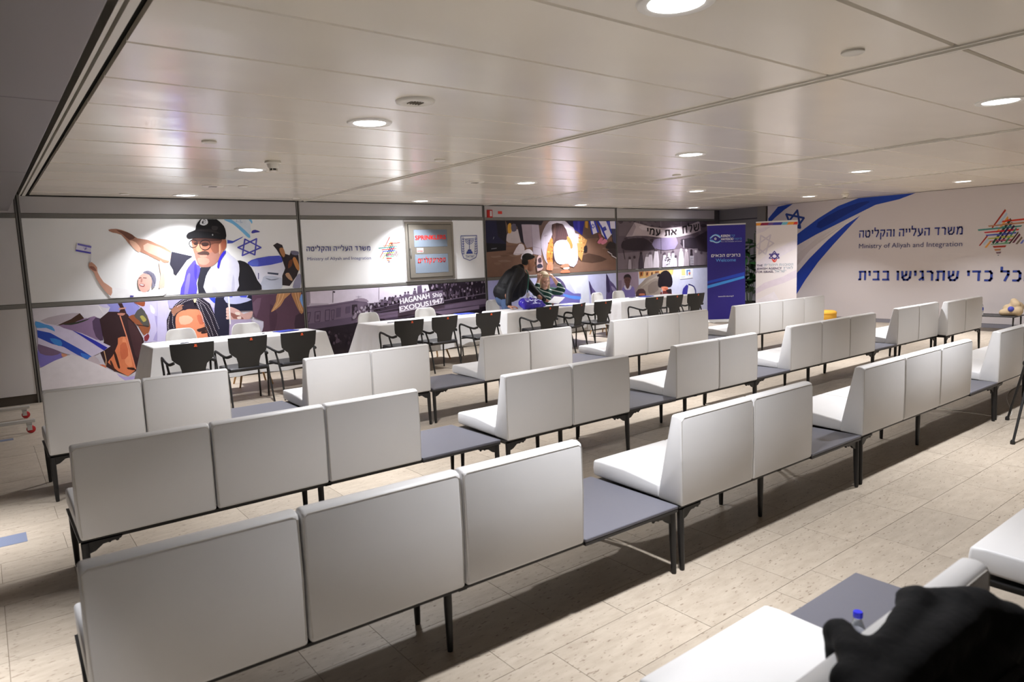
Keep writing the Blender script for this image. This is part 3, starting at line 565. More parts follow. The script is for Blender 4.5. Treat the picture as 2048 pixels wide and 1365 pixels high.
# ------------------------------------------------------------------ prints: flat coloured shapes in board coordinates (millimetres: across, up) and lettering (text, colour, x, z, width, height, slope, weight)
ART = {}
ART['cap'] = ([(214,222,234),(120,185,226),(176,190,212),(176,214,236),(66,62,152),(76,90,182),(84,84,178),(216,216,230),(188,194,212),(74,80,100),(120,126,146),(80,80,130),(78,86,192),(92,108,206),(48,41,45),(174,122,82),(196,134,80),(192,152,122),(110,64,44),(110,108,128),(150,150,176),(166,120,100),(206,164,146),(112,74,62),(216,172,148),(240,240,248),(46,45,56),(42,42,52),(84,74,202),(116,106,224),(66,56,180),(34,33,38),(204,204,220),(184,184,204),(188,188,206),(158,102,82),(146,104,92),(178,128,112),(92,56,46),(60,38,34),(48,32,30),(128,80,64),(190,124,98),(70,52,48),(196,126,110),(150,86,66),(196,150,120),(32,29,31),(54,44,178),(22,21,24),(54,50,52),(44,40,42),(206,206,210),(48,48,52),(150,150,150),(234,230,242),(192,146,126),(140,92,78),(208,172,156),(208,162,150),(150,80,80),(240,232,230),(90,60,58),(180,128,118),(122,119,136),(90,88,108),(214,212,234),(116,110,192),(84,78,182),(130,124,196),(196,196,204),(70,66,150)], '''
0:3403,2415 3419,2372 3426,2258 3403,2176 3329,2238 3241,2339 3151,2402 3139,2415;
1:3142,2415 3168,2397 3241,2339 3331,2254 3403,2176 3407,2140 3383,2132 3356,2152 3316,2194 3257,2256 3195,2317 3152,2350 3114,2371 3073,2388 3042,2404 3039,2415;1:3443,2415 3454,2395 3456,2363 3445,2350 3426,2377 3402,2415;
2:3228,2415 3220,2375 3213,2376 3222,2415;2:3289,2415 3278,2353 3271,2354 3282,2415;2:3205,2386 3311,2375 3310,2368 3204,2380;2:3261,2415 3301,2361 3295,2358 3253,2415;
3:2343,2054 2404,2121 2468,2185 2492,2196 2488,2179 2443,2135 2390,2085 2365,2052 2351,2033 2337,2032;4:3436,2238 3457,2252 3488,2258 3533,2244 3564,2226 3538,2218 3495,2213 3460,2204 3433,2202 3427,2218;
5:3060,2108 3144,2090 3302,2158 3278,2133 3131,2057 3055,2053;6:3322,2128 3566,1989 3555,1970 3311,2109;6:3565,1974 3261,1853 3253,1874 3557,1995;6:3250,1862 3311,2124 3333,2119 3272,1857;6:3511,2123 3461,1864 3439,1868 3489,2127;
6:3451,1859 3197,1982 3206,2002 3461,1879;6:3197,1997 3500,2132 3509,2111 3206,1977;
7:3366,1710 3611,1736 3872,1739 3939,1682 3933,1608 3898,1554 3853,1495 3858,1403 3828,1327 3792,1321 3550,1321 3482,1335 3438,1496 3429,1662 3362,1705;
8:3589,1542 3719,1533 3841,1495 3872,1408 3828,1327 3766,1321 3586,1321 3493,1334 3492,1401 3538,1475 3551,1520;9:3628,1597 3800,1573 3792,1542 3626,1570;
10:3581,1513 3617,1499 3677,1480 3752,1485 3806,1491 3784,1479 3734,1466 3687,1464 3641,1470 3600,1494;11:3492,1589 3484,1491 3471,1492 3478,1590;
12:3337,1762 3388,1792 3487,1820 3667,1845 3834,1850 3899,1803 3872,1744 3690,1709 3487,1689 3404,1693 3366,1710 3334,1734;13:3358,1756 3421,1790 3485,1806 3502,1752 3488,1694 3431,1696 3372,1716 3350,1734;
14:3747,2013 3814,2052 3893,2016 3930,1876 3999,1851 4028,1921 4148,1906 4145,1635 4094,1519 3962,1361 3844,1379 3856,1530 3912,1644 3867,1820 3795,1949;
15:3842,1960 3869,1976 3902,1970 3921,1927 3930,1876 3920,1838 3902,1819 3880,1840 3859,1878 3844,1922;16:4043,1792 4061,1821 4092,1814 4121,1755 4143,1683 4146,1631 4137,1600 4117,1604 4091,1637 4061,1715;
17:3905,1551 3930,1573 3966,1572 3996,1520 4018,1464 4018,1443 4004,1441 3977,1454 3947,1479 3919,1516;18:3980,1759 4013,1782 4042,1780 4040,1738 4023,1687 3989,1651 3959,1642 3962,1696;
19:4028,1921 4088,1921 4148,1906 4156,1875 4137,1848 4090,1848 4042,1862 4022,1893;20:4094,1519 4132,1554 4157,1540 4159,1479 4159,1425 4141,1327 4119,1321 4036,1321 4008,1334 4039,1426;
21:1496,2265 1535,2276 1595,2278 1657,2262 1714,2238 1755,2217 1788,2194 1814,2168 1846,2145 1906,2134 1971,2122 2022,2101 2079,2068 2181,2019 2263,1957 2260,1868 2219,1796 2169,1791 2106,1818 2030,1861 1952,1911 1880,1948 1816,1985 1770,2026 1730,2073 1691,2138 1649,2195 1595,2217 1545,2227 1508,2247;
22:1967,2078 2117,2018 2256,1930 2268,1858 2224,1814 2151,1839 2063,1891 1973,1935 1911,1983 1911,2046;23:1594,2265 1652,2255 1729,2229 1786,2194 1816,2159 1790,2133 1743,2125 1704,2159 1665,2204 1616,2241;
24:1742,2117 1775,2115 1818,2090 1852,2047 1873,2001 1866,1965 1844,1949 1808,1976 1772,2021 1748,2075;
25:2298,1599 2381,1713 2466,1817 2531,1853 2580,1846 2609,1797 2619,1715 2601,1598 2579,1478 2596,1387 2586,1325 2510,1321 2439,1321 2324,1330 2234,1321 2178,1321 2128,1326 2146,1405 2201,1497 2244,1545;
26:2270,1950 2547,1874 2466,1817 2298,1599 2267,1632 2267,1685 2230,1772;27:2639,1703 2722,1711 2819,1751 2736,1634 2691,1527 2694,1321 2581,1326 2578,1467;
28:2578,1824 2587,1799 2593,1759 2619,1735 2639,1703 2629,1648 2608,1585 2587,1534 2569,1479 2574,1393 2555,1322 2551,1321 2346,1321 2329,1325 2348,1419 2402,1530 2423,1606 2443,1668 2476,1720 2512,1762 2548,1803;
29:2447,1592 2478,1637 2494,1612 2470,1469 2434,1324 2431,1321 2387,1321 2384,1327 2409,1459;30:2560,1739 2572,1765 2582,1759 2592,1721 2594,1662 2580,1582 2562,1522 2552,1537 2547,1588 2552,1666;
31:3169,1790 3223,1792 3293,1769 3342,1733 3385,1675 3425,1581 3459,1479 3515,1391 3515,1327 3470,1321 3180,1321 3141,1326 3140,1435 3188,1560 3201,1629 3203,1682 3179,1745;
32:3015,1955 3054,1929 3094,1875 3143,1832 3184,1784 3201,1732 3202,1671 3191,1592 3172,1504 3177,1405 3131,1326 3080,1321 2725,1321 2689,1325 2658,1413 2690,1516 2710,1580 2746,1634 2808,1695 2871,1750 2908,1780 2940,1813 2977,1893;
33:3103,1586 3112,1541 3114,1451 3109,1384 3099,1334 3084,1321 3065,1321 3055,1333 3076,1468;34:2796,1599 2799,1549 2805,1467 2836,1391 2857,1331 2838,1321 2806,1321 2783,1330 2767,1391 2764,1469 2778,1551;
35:2568,2125 2650,2141 2759,2144 2882,2147 2988,2142 3031,2125 3043,2097 3043,2055 3030,2009 3007,1969 2982,1933 2963,1907 2945,1879 2924,1837 2896,1793 2854,1751 2806,1719 2752,1707 2701,1707 2661,1710 2631,1725 2610,1758 2596,1802 2585,1854 2575,1910 2562,1964 2554,2018 2548,2077;
36:2576,1921 2603,1934 2648,1930 2712,1922 2781,1916 2839,1933 2888,1946 2927,1932 2947,1901 2931,1849 2896,1793 2854,1750 2806,1719 2752,1707 2701,1707 2661,1710 2631,1725 2610,1758 2596,1802 2580,1866;
37:2626,1850 2678,1854 2733,1847 2767,1825 2781,1796 2761,1766 2725,1744 2682,1741 2643,1752 2621,1774 2612,1802 2610,1829;
38:2580,2141 2765,2146 2950,2131 2987,2100 2961,2065 2902,2040 2831,2024 2787,2027 2749,2036 2710,2043 2668,2048 2615,2044 2572,2050 2547,2096;
39:2585,2141 2767,2141 2950,2131 2984,2115 2948,2098 2861,2092 2754,2090 2661,2088 2591,2093 2555,2117;40:2584,2071 2608,2081 2630,2081 2631,2060 2622,2038 2604,2034 2586,2039 2580,2055;
40:2691,2070 2737,2075 2783,2068 2786,2044 2769,2020 2732,2014 2697,2021 2683,2045;41:2811,2035 2875,2056 2939,2055 2946,2004 2930,1945 2899,1913 2863,1903 2836,1930 2816,1970 2803,2005;
42:2617,2039 2641,2054 2668,2048 2686,2014 2693,1972 2680,1945 2658,1930 2631,1933 2609,1953 2607,1996;43:2617,1920 2664,1939 2722,1950 2759,1940 2781,1922 2786,1900 2768,1884 2707,1886 2645,1896 2617,1907;
44:2644,1885 2695,1890 2747,1887 2751,1871 2734,1854 2698,1850 2662,1854 2642,1870;45:2973,2087 3006,2103 3038,2097 3042,2052 3032,1998 3008,1961 2982,1944 2971,1969 2967,2011 2965,2052;
46:2932,2033 2942,2053 2951,2044 2951,1998 2946,1945 2935,1903 2925,1891 2926,1958;47:2637,2060 2625,2026 2616,2030 2628,2064;47:2626,2028 2599,2004 2593,2011 2620,2036;47:2601,2005 2567,1997 2564,2006 2599,2014;
47:2569,1996 2536,2006 2538,2016 2572,2006;47:2537,2005 2515,2031 2522,2037 2545,2012;47:2516,2029 2509,2063 2519,2065 2525,2031;47:2509,2061 2521,2095 2530,2092 2518,2058;47:2520,2093 2547,2117 2553,2110 2526,2086;
47:2545,2116 2579,2125 2582,2116 2547,2107;47:2577,2125 2610,2115 2608,2106 2574,2116;47:2609,2116 2631,2091 2624,2084 2601,2110;47:2631,2093 2637,2058 2627,2057 2621,2091;47:2816,2038 2801,1995 2792,1999 2807,2041;
47:2802,1997 2768,1967 2762,1974 2796,2005;47:2770,1968 2727,1957 2724,1967 2768,1977;47:2729,1957 2687,1970 2690,1979 2731,1967;47:2689,1969 2660,2001 2667,2007 2696,1975;47:2661,1999 2653,2042 2663,2043 2671,2000;
47:2653,2039 2668,2082 2677,2078 2662,2036;47:2667,2080 2700,2110 2707,2103 2673,2072;47:2698,2109 2742,2120 2744,2110 2701,2100;47:2740,2120 2782,2108 2779,2099 2737,2111;47:2780,2109 2809,2077 2802,2071 2773,2102;
47:2808,2079 2816,2036 2806,2034 2798,2077;48:3015,1949 3024,1940 3017,1910 2980,1861 2939,1802 2918,1737 2903,1688 2885,1683 2876,1706 2887,1756 2908,1814 2931,1861 2958,1901 2989,1933;
49:2488,2179 2499,2200 2521,2221 2569,2239 2615,2258 2625,2285 2630,2317 2655,2360 2688,2403 2704,2415 2929,2415 2957,2393 2994,2357 3024,2317 3040,2275 3047,2229 3049,2168 3034,2119 2989,2115 2924,2126 2844,2133 2758,2139 2671,2141 2595,2141 2551,2135 2524,2131 2503,2136 2490,2147 2485,2162;
50:2856,2317 2899,2318 2939,2306 2935,2277 2913,2252 2880,2250 2851,2263 2845,2291;51:2625,2253 2696,2269 2811,2274 2913,2234 2972,2197 2911,2207 2807,2230 2694,2242;
52:2686,2349 2693,2374 2709,2403 2722,2415 2789,2415 2800,2392 2803,2369 2795,2349 2771,2332 2743,2322 2721,2325 2703,2333 2690,2338;
53:2715,2360 2721,2381 2734,2403 2747,2415 2766,2415 2770,2399 2770,2371 2759,2353 2745,2344 2727,2347;52:2720,2395 2761,2408 2763,2399 2722,2387;52:2765,2402 2745,2372 2738,2377 2758,2407;
52:2739,2380 2772,2386 2773,2378 2741,2371;52:2775,2379 2736,2350 2731,2357 2770,2386;52:2733,2358 2778,2364 2780,2356 2734,2350;
54:2862,2184 2860,2178 2856,2173 2851,2172 2847,2173 2844,2178 2843,2185 2845,2191 2848,2196 2853,2198 2858,2196 2861,2191;
55:1467,1467 1537,1465 1626,1441 1707,1422 1795,1405 1903,1388 2002,1384 2055,1414 2089,1442 2120,1431 2135,1403 2158,1358 2098,1321 1589,1321 1439,1330 1402,1401;
56:1227,1820 1241,1833 1261,1828 1290,1797 1314,1758 1314,1728 1315,1690 1340,1620 1376,1550 1427,1506 1467,1467 1464,1403 1442,1359 1407,1387 1367,1447 1326,1526 1292,1605 1280,1654 1271,1691 1244,1723 1221,1753 1218,1790;
57:1222,1770 1246,1776 1278,1768 1297,1737 1305,1707 1290,1705 1266,1717 1238,1744;58:2085,1801 2110,1828 2137,1799 2144,1670 2143,1529 2136,1468 2121,1440 2084,1420 2055,1435 2072,1516 2096,1621 2090,1723;
59:1803,1581 1829,1622 1865,1649 1906,1658 1944,1646 1967,1598 1975,1537 1964,1481 1941,1432 1908,1399 1872,1382 1843,1385 1819,1403 1802,1434 1793,1476 1793,1529;
60:1812,1506 1844,1506 1875,1496 1876,1477 1864,1461 1838,1464 1814,1475 1806,1492;61:1819,1499 1841,1497 1863,1491 1866,1484 1859,1479 1840,1481 1821,1487 1815,1494;62:1807,1589 1841,1599 1845,1589 1810,1578;
62:1865,1594 1910,1588 1909,1578 1864,1584;63:1839,1579 1848,1583 1855,1575 1853,1552 1847,1529 1835,1522 1825,1527 1830,1553;
64:1865,1658 1889,1679 1932,1691 1973,1674 2009,1643 2028,1600 2033,1552 2021,1504 2001,1464 1981,1440 1966,1440 1970,1481 1975,1537 1969,1587 1951,1628 1902,1646;65:1908,1676 1985,1606 1980,1601 1903,1671;
65:1932,1667 1991,1569 1985,1566 1926,1664;65:1956,1659 1998,1532 1991,1530 1949,1657;65:1980,1650 2004,1496 1997,1494 1973,1649;65:2004,1642 2011,1459 2004,1459 1997,1641;66:1112,2092 1274,2039 1258,1946 1089,2001;
67:1119,2087 1275,2047 1272,2020 1117,2063;68:1090,2006 1264,1963 1260,1941 1087,1982;69:1177,2027 1223,2017 1222,2011 1176,2021;69:1224,2012 1190,1995 1187,2001 1221,2018;69:1186,1999 1213,2035 1219,2031 1192,1995;
70:1265,1948 1246,1822 1238,1823 1257,1949;71:1680,1350 1704,1348 1726,1342 1722,1333 1709,1325 1692,1324 1677,1327 1674,1339;
''', [
])
ART['bag'] = ([(206,202,214),(142,117,152),(86,66,94),(214,210,218),(184,174,184),(196,190,224),(232,228,238),(70,48,38),(52,56,46),(142,142,208),(56,36,40),(72,46,50),(62,36,36),(206,150,130),(192,132,116),(218,128,88),(232,148,106),(204,108,74),(62,36,30),(72,42,36),(60,34,30),(228,142,112),(212,170,130),(198,192,230),(170,162,212),(226,222,242),(150,86,56),(84,82,78),(168,158,84),(150,78,50),(60,40,36),(134,50,62),(210,204,226),(126,116,194),(120,98,128),(208,200,226),(46,76,178),(62,132,212),(62,122,216),(48,52,172),(82,152,216),(194,182,192),(208,122,92),(206,146,120),(224,220,228),(180,170,226),(168,162,208),(194,188,218),(52,72,194),(38,38,58),(30,32,52),(188,192,232),(62,72,202),(72,84,208),(178,166,198),(208,168,162),(150,98,90),(242,218,208),(238,212,204),(234,234,242),(230,196,186),(92,66,84),(64,48,62),(112,86,106),(78,54,72),(122,162,222),(192,142,98),(178,128,88),(222,182,138),(208,206,228),(38,32,46),(228,142,106),(246,184,154),(205,112,84),(60,40,40),(50,32,34),(156,110,90),(44,36,48),(206,198,208),(232,206,160)], '''
0:1888,1249 1787,125 531,125 531,1249;1:791,1010 1222,1093 1288,1047 1282,753 1175,774 962,875;2:1190,1025 1235,1074 1284,1058 1301,903 1295,751 1256,748 1213,811 1190,920;
3:1448,1249 1460,1242 1421,1190 1408,1136 1380,1091 1337,1068 1289,1063 1246,1081 1206,1100 1169,1083 1134,1070 1101,1107 1056,1147 975,1162 888,1150 826,1077 759,1013 648,1030 552,1089 531,1123 531,1249;
4:837,1144 968,1154 1056,1149 1027,1119 948,1081 861,1038 767,1012 659,1041 604,1085 697,1119;5:1412,1249 1416,1242 1417,1200 1384,1193 1338,1206 1285,1244 1281,1249;
6:1279,1230 1287,1231 1303,1208 1323,1152 1337,1104 1330,1114 1315,1147 1294,1193;7:774,1002 947,1076 1056,1147 1100,1073 976,1024 874,1013;
8:842,1016 910,1022 1010,1031 1105,1053 1168,1068 1141,1050 1078,1025 1009,1007 940,997 871,1004;
9:1745,1249 1761,1239 1789,1184 1769,1136 1725,1095 1685,1061 1638,1049 1575,1087 1509,1132 1442,1138 1394,1141 1403,1166 1421,1200 1386,1245 1386,1249;
10:1279,1048 1394,1141 1509,1132 1623,1092 1726,906 1801,700 1725,486 1659,272 1552,212 1388,307 1296,381 1244,583 1303,740;11:1617,1020 1661,989 1715,887 1755,796 1772,692 1740,545 1694,447 1667,506 1647,642 1623,852;
12:1571,1249 1608,1124 1628,1040 1506,1101 1549,1170 1518,1249;13:1527,1182 1614,1186 1608,1168 1521,1160;14:1503,1112 1551,1112 1597,1104 1591,1088 1567,1074 1539,1075 1514,1083 1499,1099;
15:1475,764 1522,780 1585,774 1661,293 1552,212 1432,301 1319,440 1390,525 1434,613 1467,682;16:1527,738 1546,780 1572,733 1604,538 1620,351 1580,332 1533,404 1522,574;
17:1492,659 1530,699 1568,692 1584,602 1579,503 1536,458 1492,461 1482,555;18:1414,595 1424,582 1436,540 1453,441 1464,350 1454,327 1437,353 1417,451 1402,555 1404,591;
19:1358,467 1368,449 1379,412 1393,355 1401,306 1396,293 1383,308 1365,365 1349,426 1350,457;20:1554,338 1608,330 1663,314 1675,295 1660,282 1611,293 1561,311 1545,328;21:1537,1073 1593,772 1579,769 1523,1071;
21:1592,778 1661,302 1646,300 1577,776;22:1296,611 1310,471 1300,470 1285,610;22:1310,475 1297,389 1287,390 1300,476;23:2143,1249 2161,1082 2118,925 2120,721 2104,658 1798,668 1875,787 1896,912 1871,1052 1797,1173 1722,1249;
24:1965,1044 2046,1013 2128,924 2144,787 2115,667 2009,653 1914,688 1938,747 1984,830 1969,953;25:1922,1205 1948,1183 1973,1139 1976,1095 1967,1065 1944,1071 1922,1100 1916,1159;
26:1629,1050 1669,1071 1733,1083 1772,1131 1805,1161 1836,1126 1862,1063 1884,987 1896,912 1894,866 1879,829 1850,775 1815,751 1783,814 1745,905 1676,985;
27:1704,1065 1748,1132 1806,1172 1843,1117 1869,1031 1885,952 1885,892 1856,881 1819,898 1790,938 1762,987 1723,1025;28:1776,1043 1792,1056 1815,1056 1840,1025 1856,990 1840,969 1815,962 1802,979 1791,1006 1780,1027;
29:1857,1249 1861,1236 1850,1190 1827,1183 1790,1199 1725,1242 1719,1249;30:1727,934 1880,898 1877,886 1724,922;31:1806,752 1831,776 1856,789 1869,773 1871,745 1858,712 1838,685 1817,685 1801,700 1798,724;
32:1791,697 1791,755 1802,755 1802,697;32:1791,755 1846,796 1852,787 1798,747;33:550,779 617,766 696,704 754,663 795,624 813,590 806,563 766,550 704,535 617,480 543,467 531,583 531,651;
34:550,779 616,754 696,704 757,667 788,635 751,614 686,607 618,619 561,651 538,722;35:551,1080 758,1003 1047,877 1376,661 1291,608 1135,539 1088,499 967,574 836,619 696,704 550,779 555,954;
36:556,963 700,911 853,787 1025,648 1136,544 1089,504 976,583 828,710 702,763 554,866;37:685,843 742,833 804,802 817,757 805,722 768,731 726,760 693,807;38:1013,609 1071,586 1128,550 1119,524 1089,509 1059,521 1032,546 1012,584;
39:941,927 1046,867 1207,750 1338,644 1291,608 1178,713 1043,837;40:551,1080 594,1064 647,1033 690,1016 725,996 748,955 750,925 712,949 658,983 601,986 555,992 541,1040;
41:1080,500 1116,537 1171,550 1210,500 1231,441 1213,417 1176,417 1119,454;42:1176,417 1215,422 1264,416 1292,389 1299,365 1268,370 1226,385 1191,402;43:795,624 824,621 852,607 857,586 848,568 824,568 799,579 791,603;
44:533,453 704,535 902,602 999,560 1096,488 1228,410 1361,311 1514,202 1662,197 1665,125 531,125 531,440;45:1411,273 1447,244 1514,202 1595,203 1663,208 1685,187 1668,165 1595,150 1510,155 1444,218;
23:2151,1249 2165,1155 2126,997 2099,516 1953,533 2017,1249;46:2618,1249 2788,1110 2778,999 2171,1133 2154,1249;47:2827,1249 2836,1177 2796,1087 2739,1111 2668,1173 2575,1239 2567,1249;
48:2810,1249 2820,1218 2822,1163 2805,1157 2777,1177 2737,1227 2726,1249;49:2965,1249 2989,1095 2981,803 2933,423 2732,445 2785,1077 2817,1249;50:3354,1249 3354,1011 3004,1021 3008,1249;
51:3297,1249 3299,1245 3278,1217 3322,1197 3347,1178 3274,1153 3177,1133 3109,1128 3051,1133 2999,1142 2962,1164 2935,1222 2948,1249;52:3063,1249 3060,1236 3017,1239 3016,1249;53:3282,1249 3272,1217 3185,1228 3165,1249;
54:2989,898 3312,883 3331,772 3283,384 2944,422;
55:2954,1064 2979,1090 3021,1093 3084,1066 3146,1027 3177,990 3207,966 3273,983 3333,1002 3349,985 3343,955 3325,913 3289,879 3229,879 3157,890 3075,891 3005,897 2973,911 2960,940 2950,1003;
56:3014,1003 3037,998 3076,976 3120,957 3161,935 3196,907 3201,886 3130,889 3049,910 3018,960;57:3078,1001 3109,1007 3144,1002 3159,981 3157,960 3129,955 3097,961 3080,981;
58:3105,928 3132,936 3161,935 3168,916 3163,895 3139,891 3114,896 3103,912;59:3018,1249 3006,825 2986,825 2998,1249;
60:3003,1060 2999,1051 2989,1044 2976,1042 2963,1046 2954,1054 2952,1064 2956,1074 2966,1081 2979,1082 2992,1079 3000,1071;
60:2999,1013 2995,1004 2985,997 2972,995 2959,999 2950,1007 2948,1017 2952,1027 2962,1034 2975,1036 2988,1032 2997,1024;
60:2995,965 2991,956 2981,949 2968,947 2955,951 2946,959 2944,969 2948,979 2958,986 2971,988 2984,984 2993,976;60:2992,921 2987,911 2977,904 2964,903 2952,906 2943,915 2940,925 2944,935 2954,941 2967,943 2980,939 2989,931;
61:4159,1249 4159,515 3430,367 3469,713 3500,826 3348,909 3354,1249;62:4024,877 4111,918 4159,901 4159,585 4100,566 4003,604 3990,740;63:3356,1126 3430,1195 3496,1197 3455,1035 3392,893 3359,986;
64:3625,1096 3683,1055 3729,924 3705,775 3660,648 3619,607 3591,655 3597,886;65:4106,1170 4142,1216 4159,1215 4159,982 4133,1036 4111,1106;
66:3972,1249 3948,1223 3865,1161 3826,1104 3785,1049 3713,1000 3650,968 3632,965 3640,990 3677,1049 3721,1124 3735,1210 3754,1249;
67:4145,1249 4134,1211 4104,1134 4134,1051 4159,990 4159,950 4151,918 4122,893 4096,922 4068,981 4036,1058 4007,1140 3980,1216 3981,1249;68:3804,1249 3781,1182 3771,1186 3793,1249;68:3783,1187 3746,1095 3736,1099 3773,1191;
68:3748,1099 3702,1026 3693,1031 3739,1104;68:3705,1030 3666,977 3657,983 3696,1036;68:3861,1249 3850,1214 3840,1217 3850,1249;68:3852,1218 3821,1148 3811,1153 3842,1222;68:3823,1152 3765,1079 3757,1086 3815,1158;
68:3768,1083 3716,1026 3708,1033 3760,1090;68:4047,1249 4056,1193 4046,1191 4036,1249;68:4055,1198 4071,1111 4061,1109 4045,1196;68:4070,1116 4091,1023 4081,1021 4060,1114;68:4090,1029 4108,954 4098,951 4080,1026;
68:4094,1249 4097,1170 4086,1170 4083,1249;68:4097,1176 4105,1072 4094,1072 4086,1175;68:4104,1079 4125,995 4115,992 4093,1076;68:4124,1000 4144,939 4134,936 4113,997;
69:3313,888 3333,875 3377,849 3445,845 3500,826 3494,746 3465,667 3436,645 3407,661 3391,726 3373,803 3337,857;
70:2117,966 2165,1069 2244,1181 2328,1240 2365,1249 2630,1249 2729,1158 2778,999 2784,821 2830,603 2586,462 2116,514 2111,838;
71:2237,988 2254,1032 2283,1060 2323,1082 2376,1096 2447,1102 2517,1096 2563,1081 2595,1047 2614,975 2624,901 2626,873 2628,835 2653,724 2661,609 2622,544 2539,511 2376,505 2228,545 2208,678 2228,827 2229,921;
72:2287,995 2343,1011 2408,1007 2452,981 2474,947 2457,913 2418,886 2355,875 2297,886 2277,940;73:2529,997 2556,1010 2590,992 2614,936 2622,879 2594,856 2559,863 2536,929;
74:2511,790 2535,799 2574,806 2632,823 2680,830 2690,800 2669,764 2605,750 2539,749 2513,768;75:2569,746 2610,753 2653,753 2664,741 2656,727 2617,720 2577,720 2563,732;
76:2188,1110 2239,1152 2303,1177 2356,1168 2379,1139 2323,1095 2252,1052 2227,1020 2214,1012 2192,1054;77:2340,1153 2423,1172 2514,1173 2555,1134 2558,1093 2493,1095 2416,1104 2383,1091 2365,1086 2339,1117;
78:2533,1249 2530,1245 2528,1249;78:2554,1237 2547,1228 2542,1237 2548,1246;78:2571,1220 2564,1212 2559,1221 2565,1229;78:2588,1203 2581,1195 2576,1204 2582,1212;78:2605,1186 2598,1178 2593,1187 2599,1195;
78:2622,1169 2615,1161 2610,1170 2617,1179;78:2639,1153 2632,1144 2627,1153 2634,1162;78:2654,1134 2647,1125 2641,1134 2648,1143;78:2663,1111 2656,1102 2651,1112 2657,1120;78:2672,1088 2665,1079 2660,1088 2667,1097;
78:2681,1064 2675,1056 2669,1065 2676,1074;78:2691,1041 2684,1033 2678,1042 2685,1051;78:2700,1018 2693,1010 2688,1019 2695,1028;78:2709,995 2702,987 2697,996 2704,1004;78:2719,972 2712,964 2706,973 2713,981;
78:2725,947 2718,939 2712,948 2719,957;78:2731,923 2724,915 2718,924 2725,932;78:2737,898 2730,890 2724,899 2731,908;78:2743,874 2736,865 2730,875 2737,883;78:2749,849 2742,841 2736,850 2743,858;
78:2755,824 2748,816 2742,825 2749,834;78:2761,800 2754,791 2748,801 2755,809;78:2767,775 2760,767 2754,776 2762,784;78:2776,751 2769,743 2763,752 2770,761;78:2785,727 2778,719 2772,728 2779,737;
78:2794,703 2787,695 2781,705 2788,713;78:2803,679 2796,671 2790,681 2797,689;78:2546,1242 2539,1233 2534,1243 2539,1249 2542,1249;78:2551,1218 2545,1209 2539,1218 2546,1227;78:2557,1193 2550,1185 2545,1194 2552,1203;
78:2563,1169 2556,1161 2550,1170 2557,1178;78:2568,1145 2561,1137 2556,1146 2563,1154;78:2574,1121 2567,1113 2561,1122 2568,1130;78:2579,1097 2572,1088 2567,1098 2574,1106;78:2585,1072 2578,1064 2572,1073 2579,1082;
78:2590,1048 2583,1040 2578,1049 2585,1057;78:2596,1024 2589,1015 2584,1025 2590,1033;78:2602,999 2595,991 2590,1000 2596,1009;78:2608,975 2601,967 2596,976 2603,985;78:2614,951 2608,943 2602,952 2609,960;
78:2621,927 2614,919 2608,928 2615,936;78:2627,902 2620,894 2615,904 2622,912;78:2633,878 2626,870 2621,879 2628,887;78:2640,854 2633,846 2627,855 2634,863;78:2646,829 2639,821 2634,831 2641,839;
78:2654,805 2647,797 2641,807 2648,815;78:2661,781 2654,773 2649,783 2656,791;78:2669,757 2662,749 2656,758 2663,767;78:2676,733 2669,725 2664,734 2671,743;78:2684,709 2677,701 2672,710 2679,718;
78:2692,685 2685,677 2679,686 2686,694;78:2699,661 2692,652 2687,662 2694,670;78:2432,1249 2432,1248 2431,1249;78:2413,1249 2409,1244 2406,1249;78:2393,1248 2386,1240 2381,1249 2392,1249;78:2372,1239 2365,1231 2360,1240 2366,1248;
78:2351,1227 2345,1219 2339,1228 2346,1236;78:2331,1215 2324,1206 2319,1215 2326,1224;78:2311,1202 2304,1194 2299,1203 2306,1211;78:2291,1190 2284,1182 2279,1191 2286,1199;78:2271,1178 2264,1170 2259,1179 2265,1187;
78:2251,1166 2244,1158 2239,1167 2245,1175;78:2516,1249 2509,1241 2504,1249;78:2493,1244 2486,1235 2481,1244 2485,1249 2490,1249;78:2470,1238 2464,1230 2458,1239 2465,1247;78:2447,1233 2441,1224 2435,1233 2442,1242;
78:2425,1227 2418,1219 2413,1228 2420,1236;78:2402,1222 2395,1213 2390,1222 2397,1231;78:2381,1212 2374,1204 2369,1213 2376,1221;78:2361,1200 2354,1191 2349,1200 2356,1209;78:2341,1187 2334,1179 2329,1188 2336,1196;
78:2321,1174 2314,1166 2309,1175 2316,1183;78:2301,1162 2294,1154 2289,1163 2296,1171;78:2281,1149 2274,1141 2269,1150 2276,1158;78:2576,1243 2569,1234 2564,1243 2568,1249 2572,1249;78:2595,1228 2588,1219 2582,1229 2589,1237;
78:2613,1213 2606,1205 2601,1214 2608,1222;78:2632,1198 2625,1190 2620,1199 2626,1207;78:2651,1183 2644,1175 2638,1184 2645,1192;78:2669,1168 2662,1160 2657,1169 2664,1177;78:2688,1153 2681,1145 2676,1154 2683,1162;
78:2701,1133 2694,1124 2688,1133 2695,1142;78:2711,1110 2704,1102 2699,1111 2706,1119;78:2722,1088 2715,1079 2710,1089 2717,1097;78:2733,1065 2726,1057 2720,1066 2727,1075;78:2744,1043 2737,1034 2731,1044 2738,1052;
78:2754,1020 2747,1012 2742,1021 2749,1029;78:2765,997 2758,989 2752,998 2759,1007;78:2772,973 2765,965 2759,974 2766,982;78:2778,949 2771,941 2766,950 2773,958;78:2785,924 2778,916 2773,926 2780,934;
78:2792,900 2785,892 2780,901 2787,909;78:2799,876 2792,867 2787,877 2794,885;78:2806,851 2799,843 2794,852 2801,861;78:2813,827 2806,818 2801,828 2808,836;78:2820,802 2813,794 2808,803 2815,812;
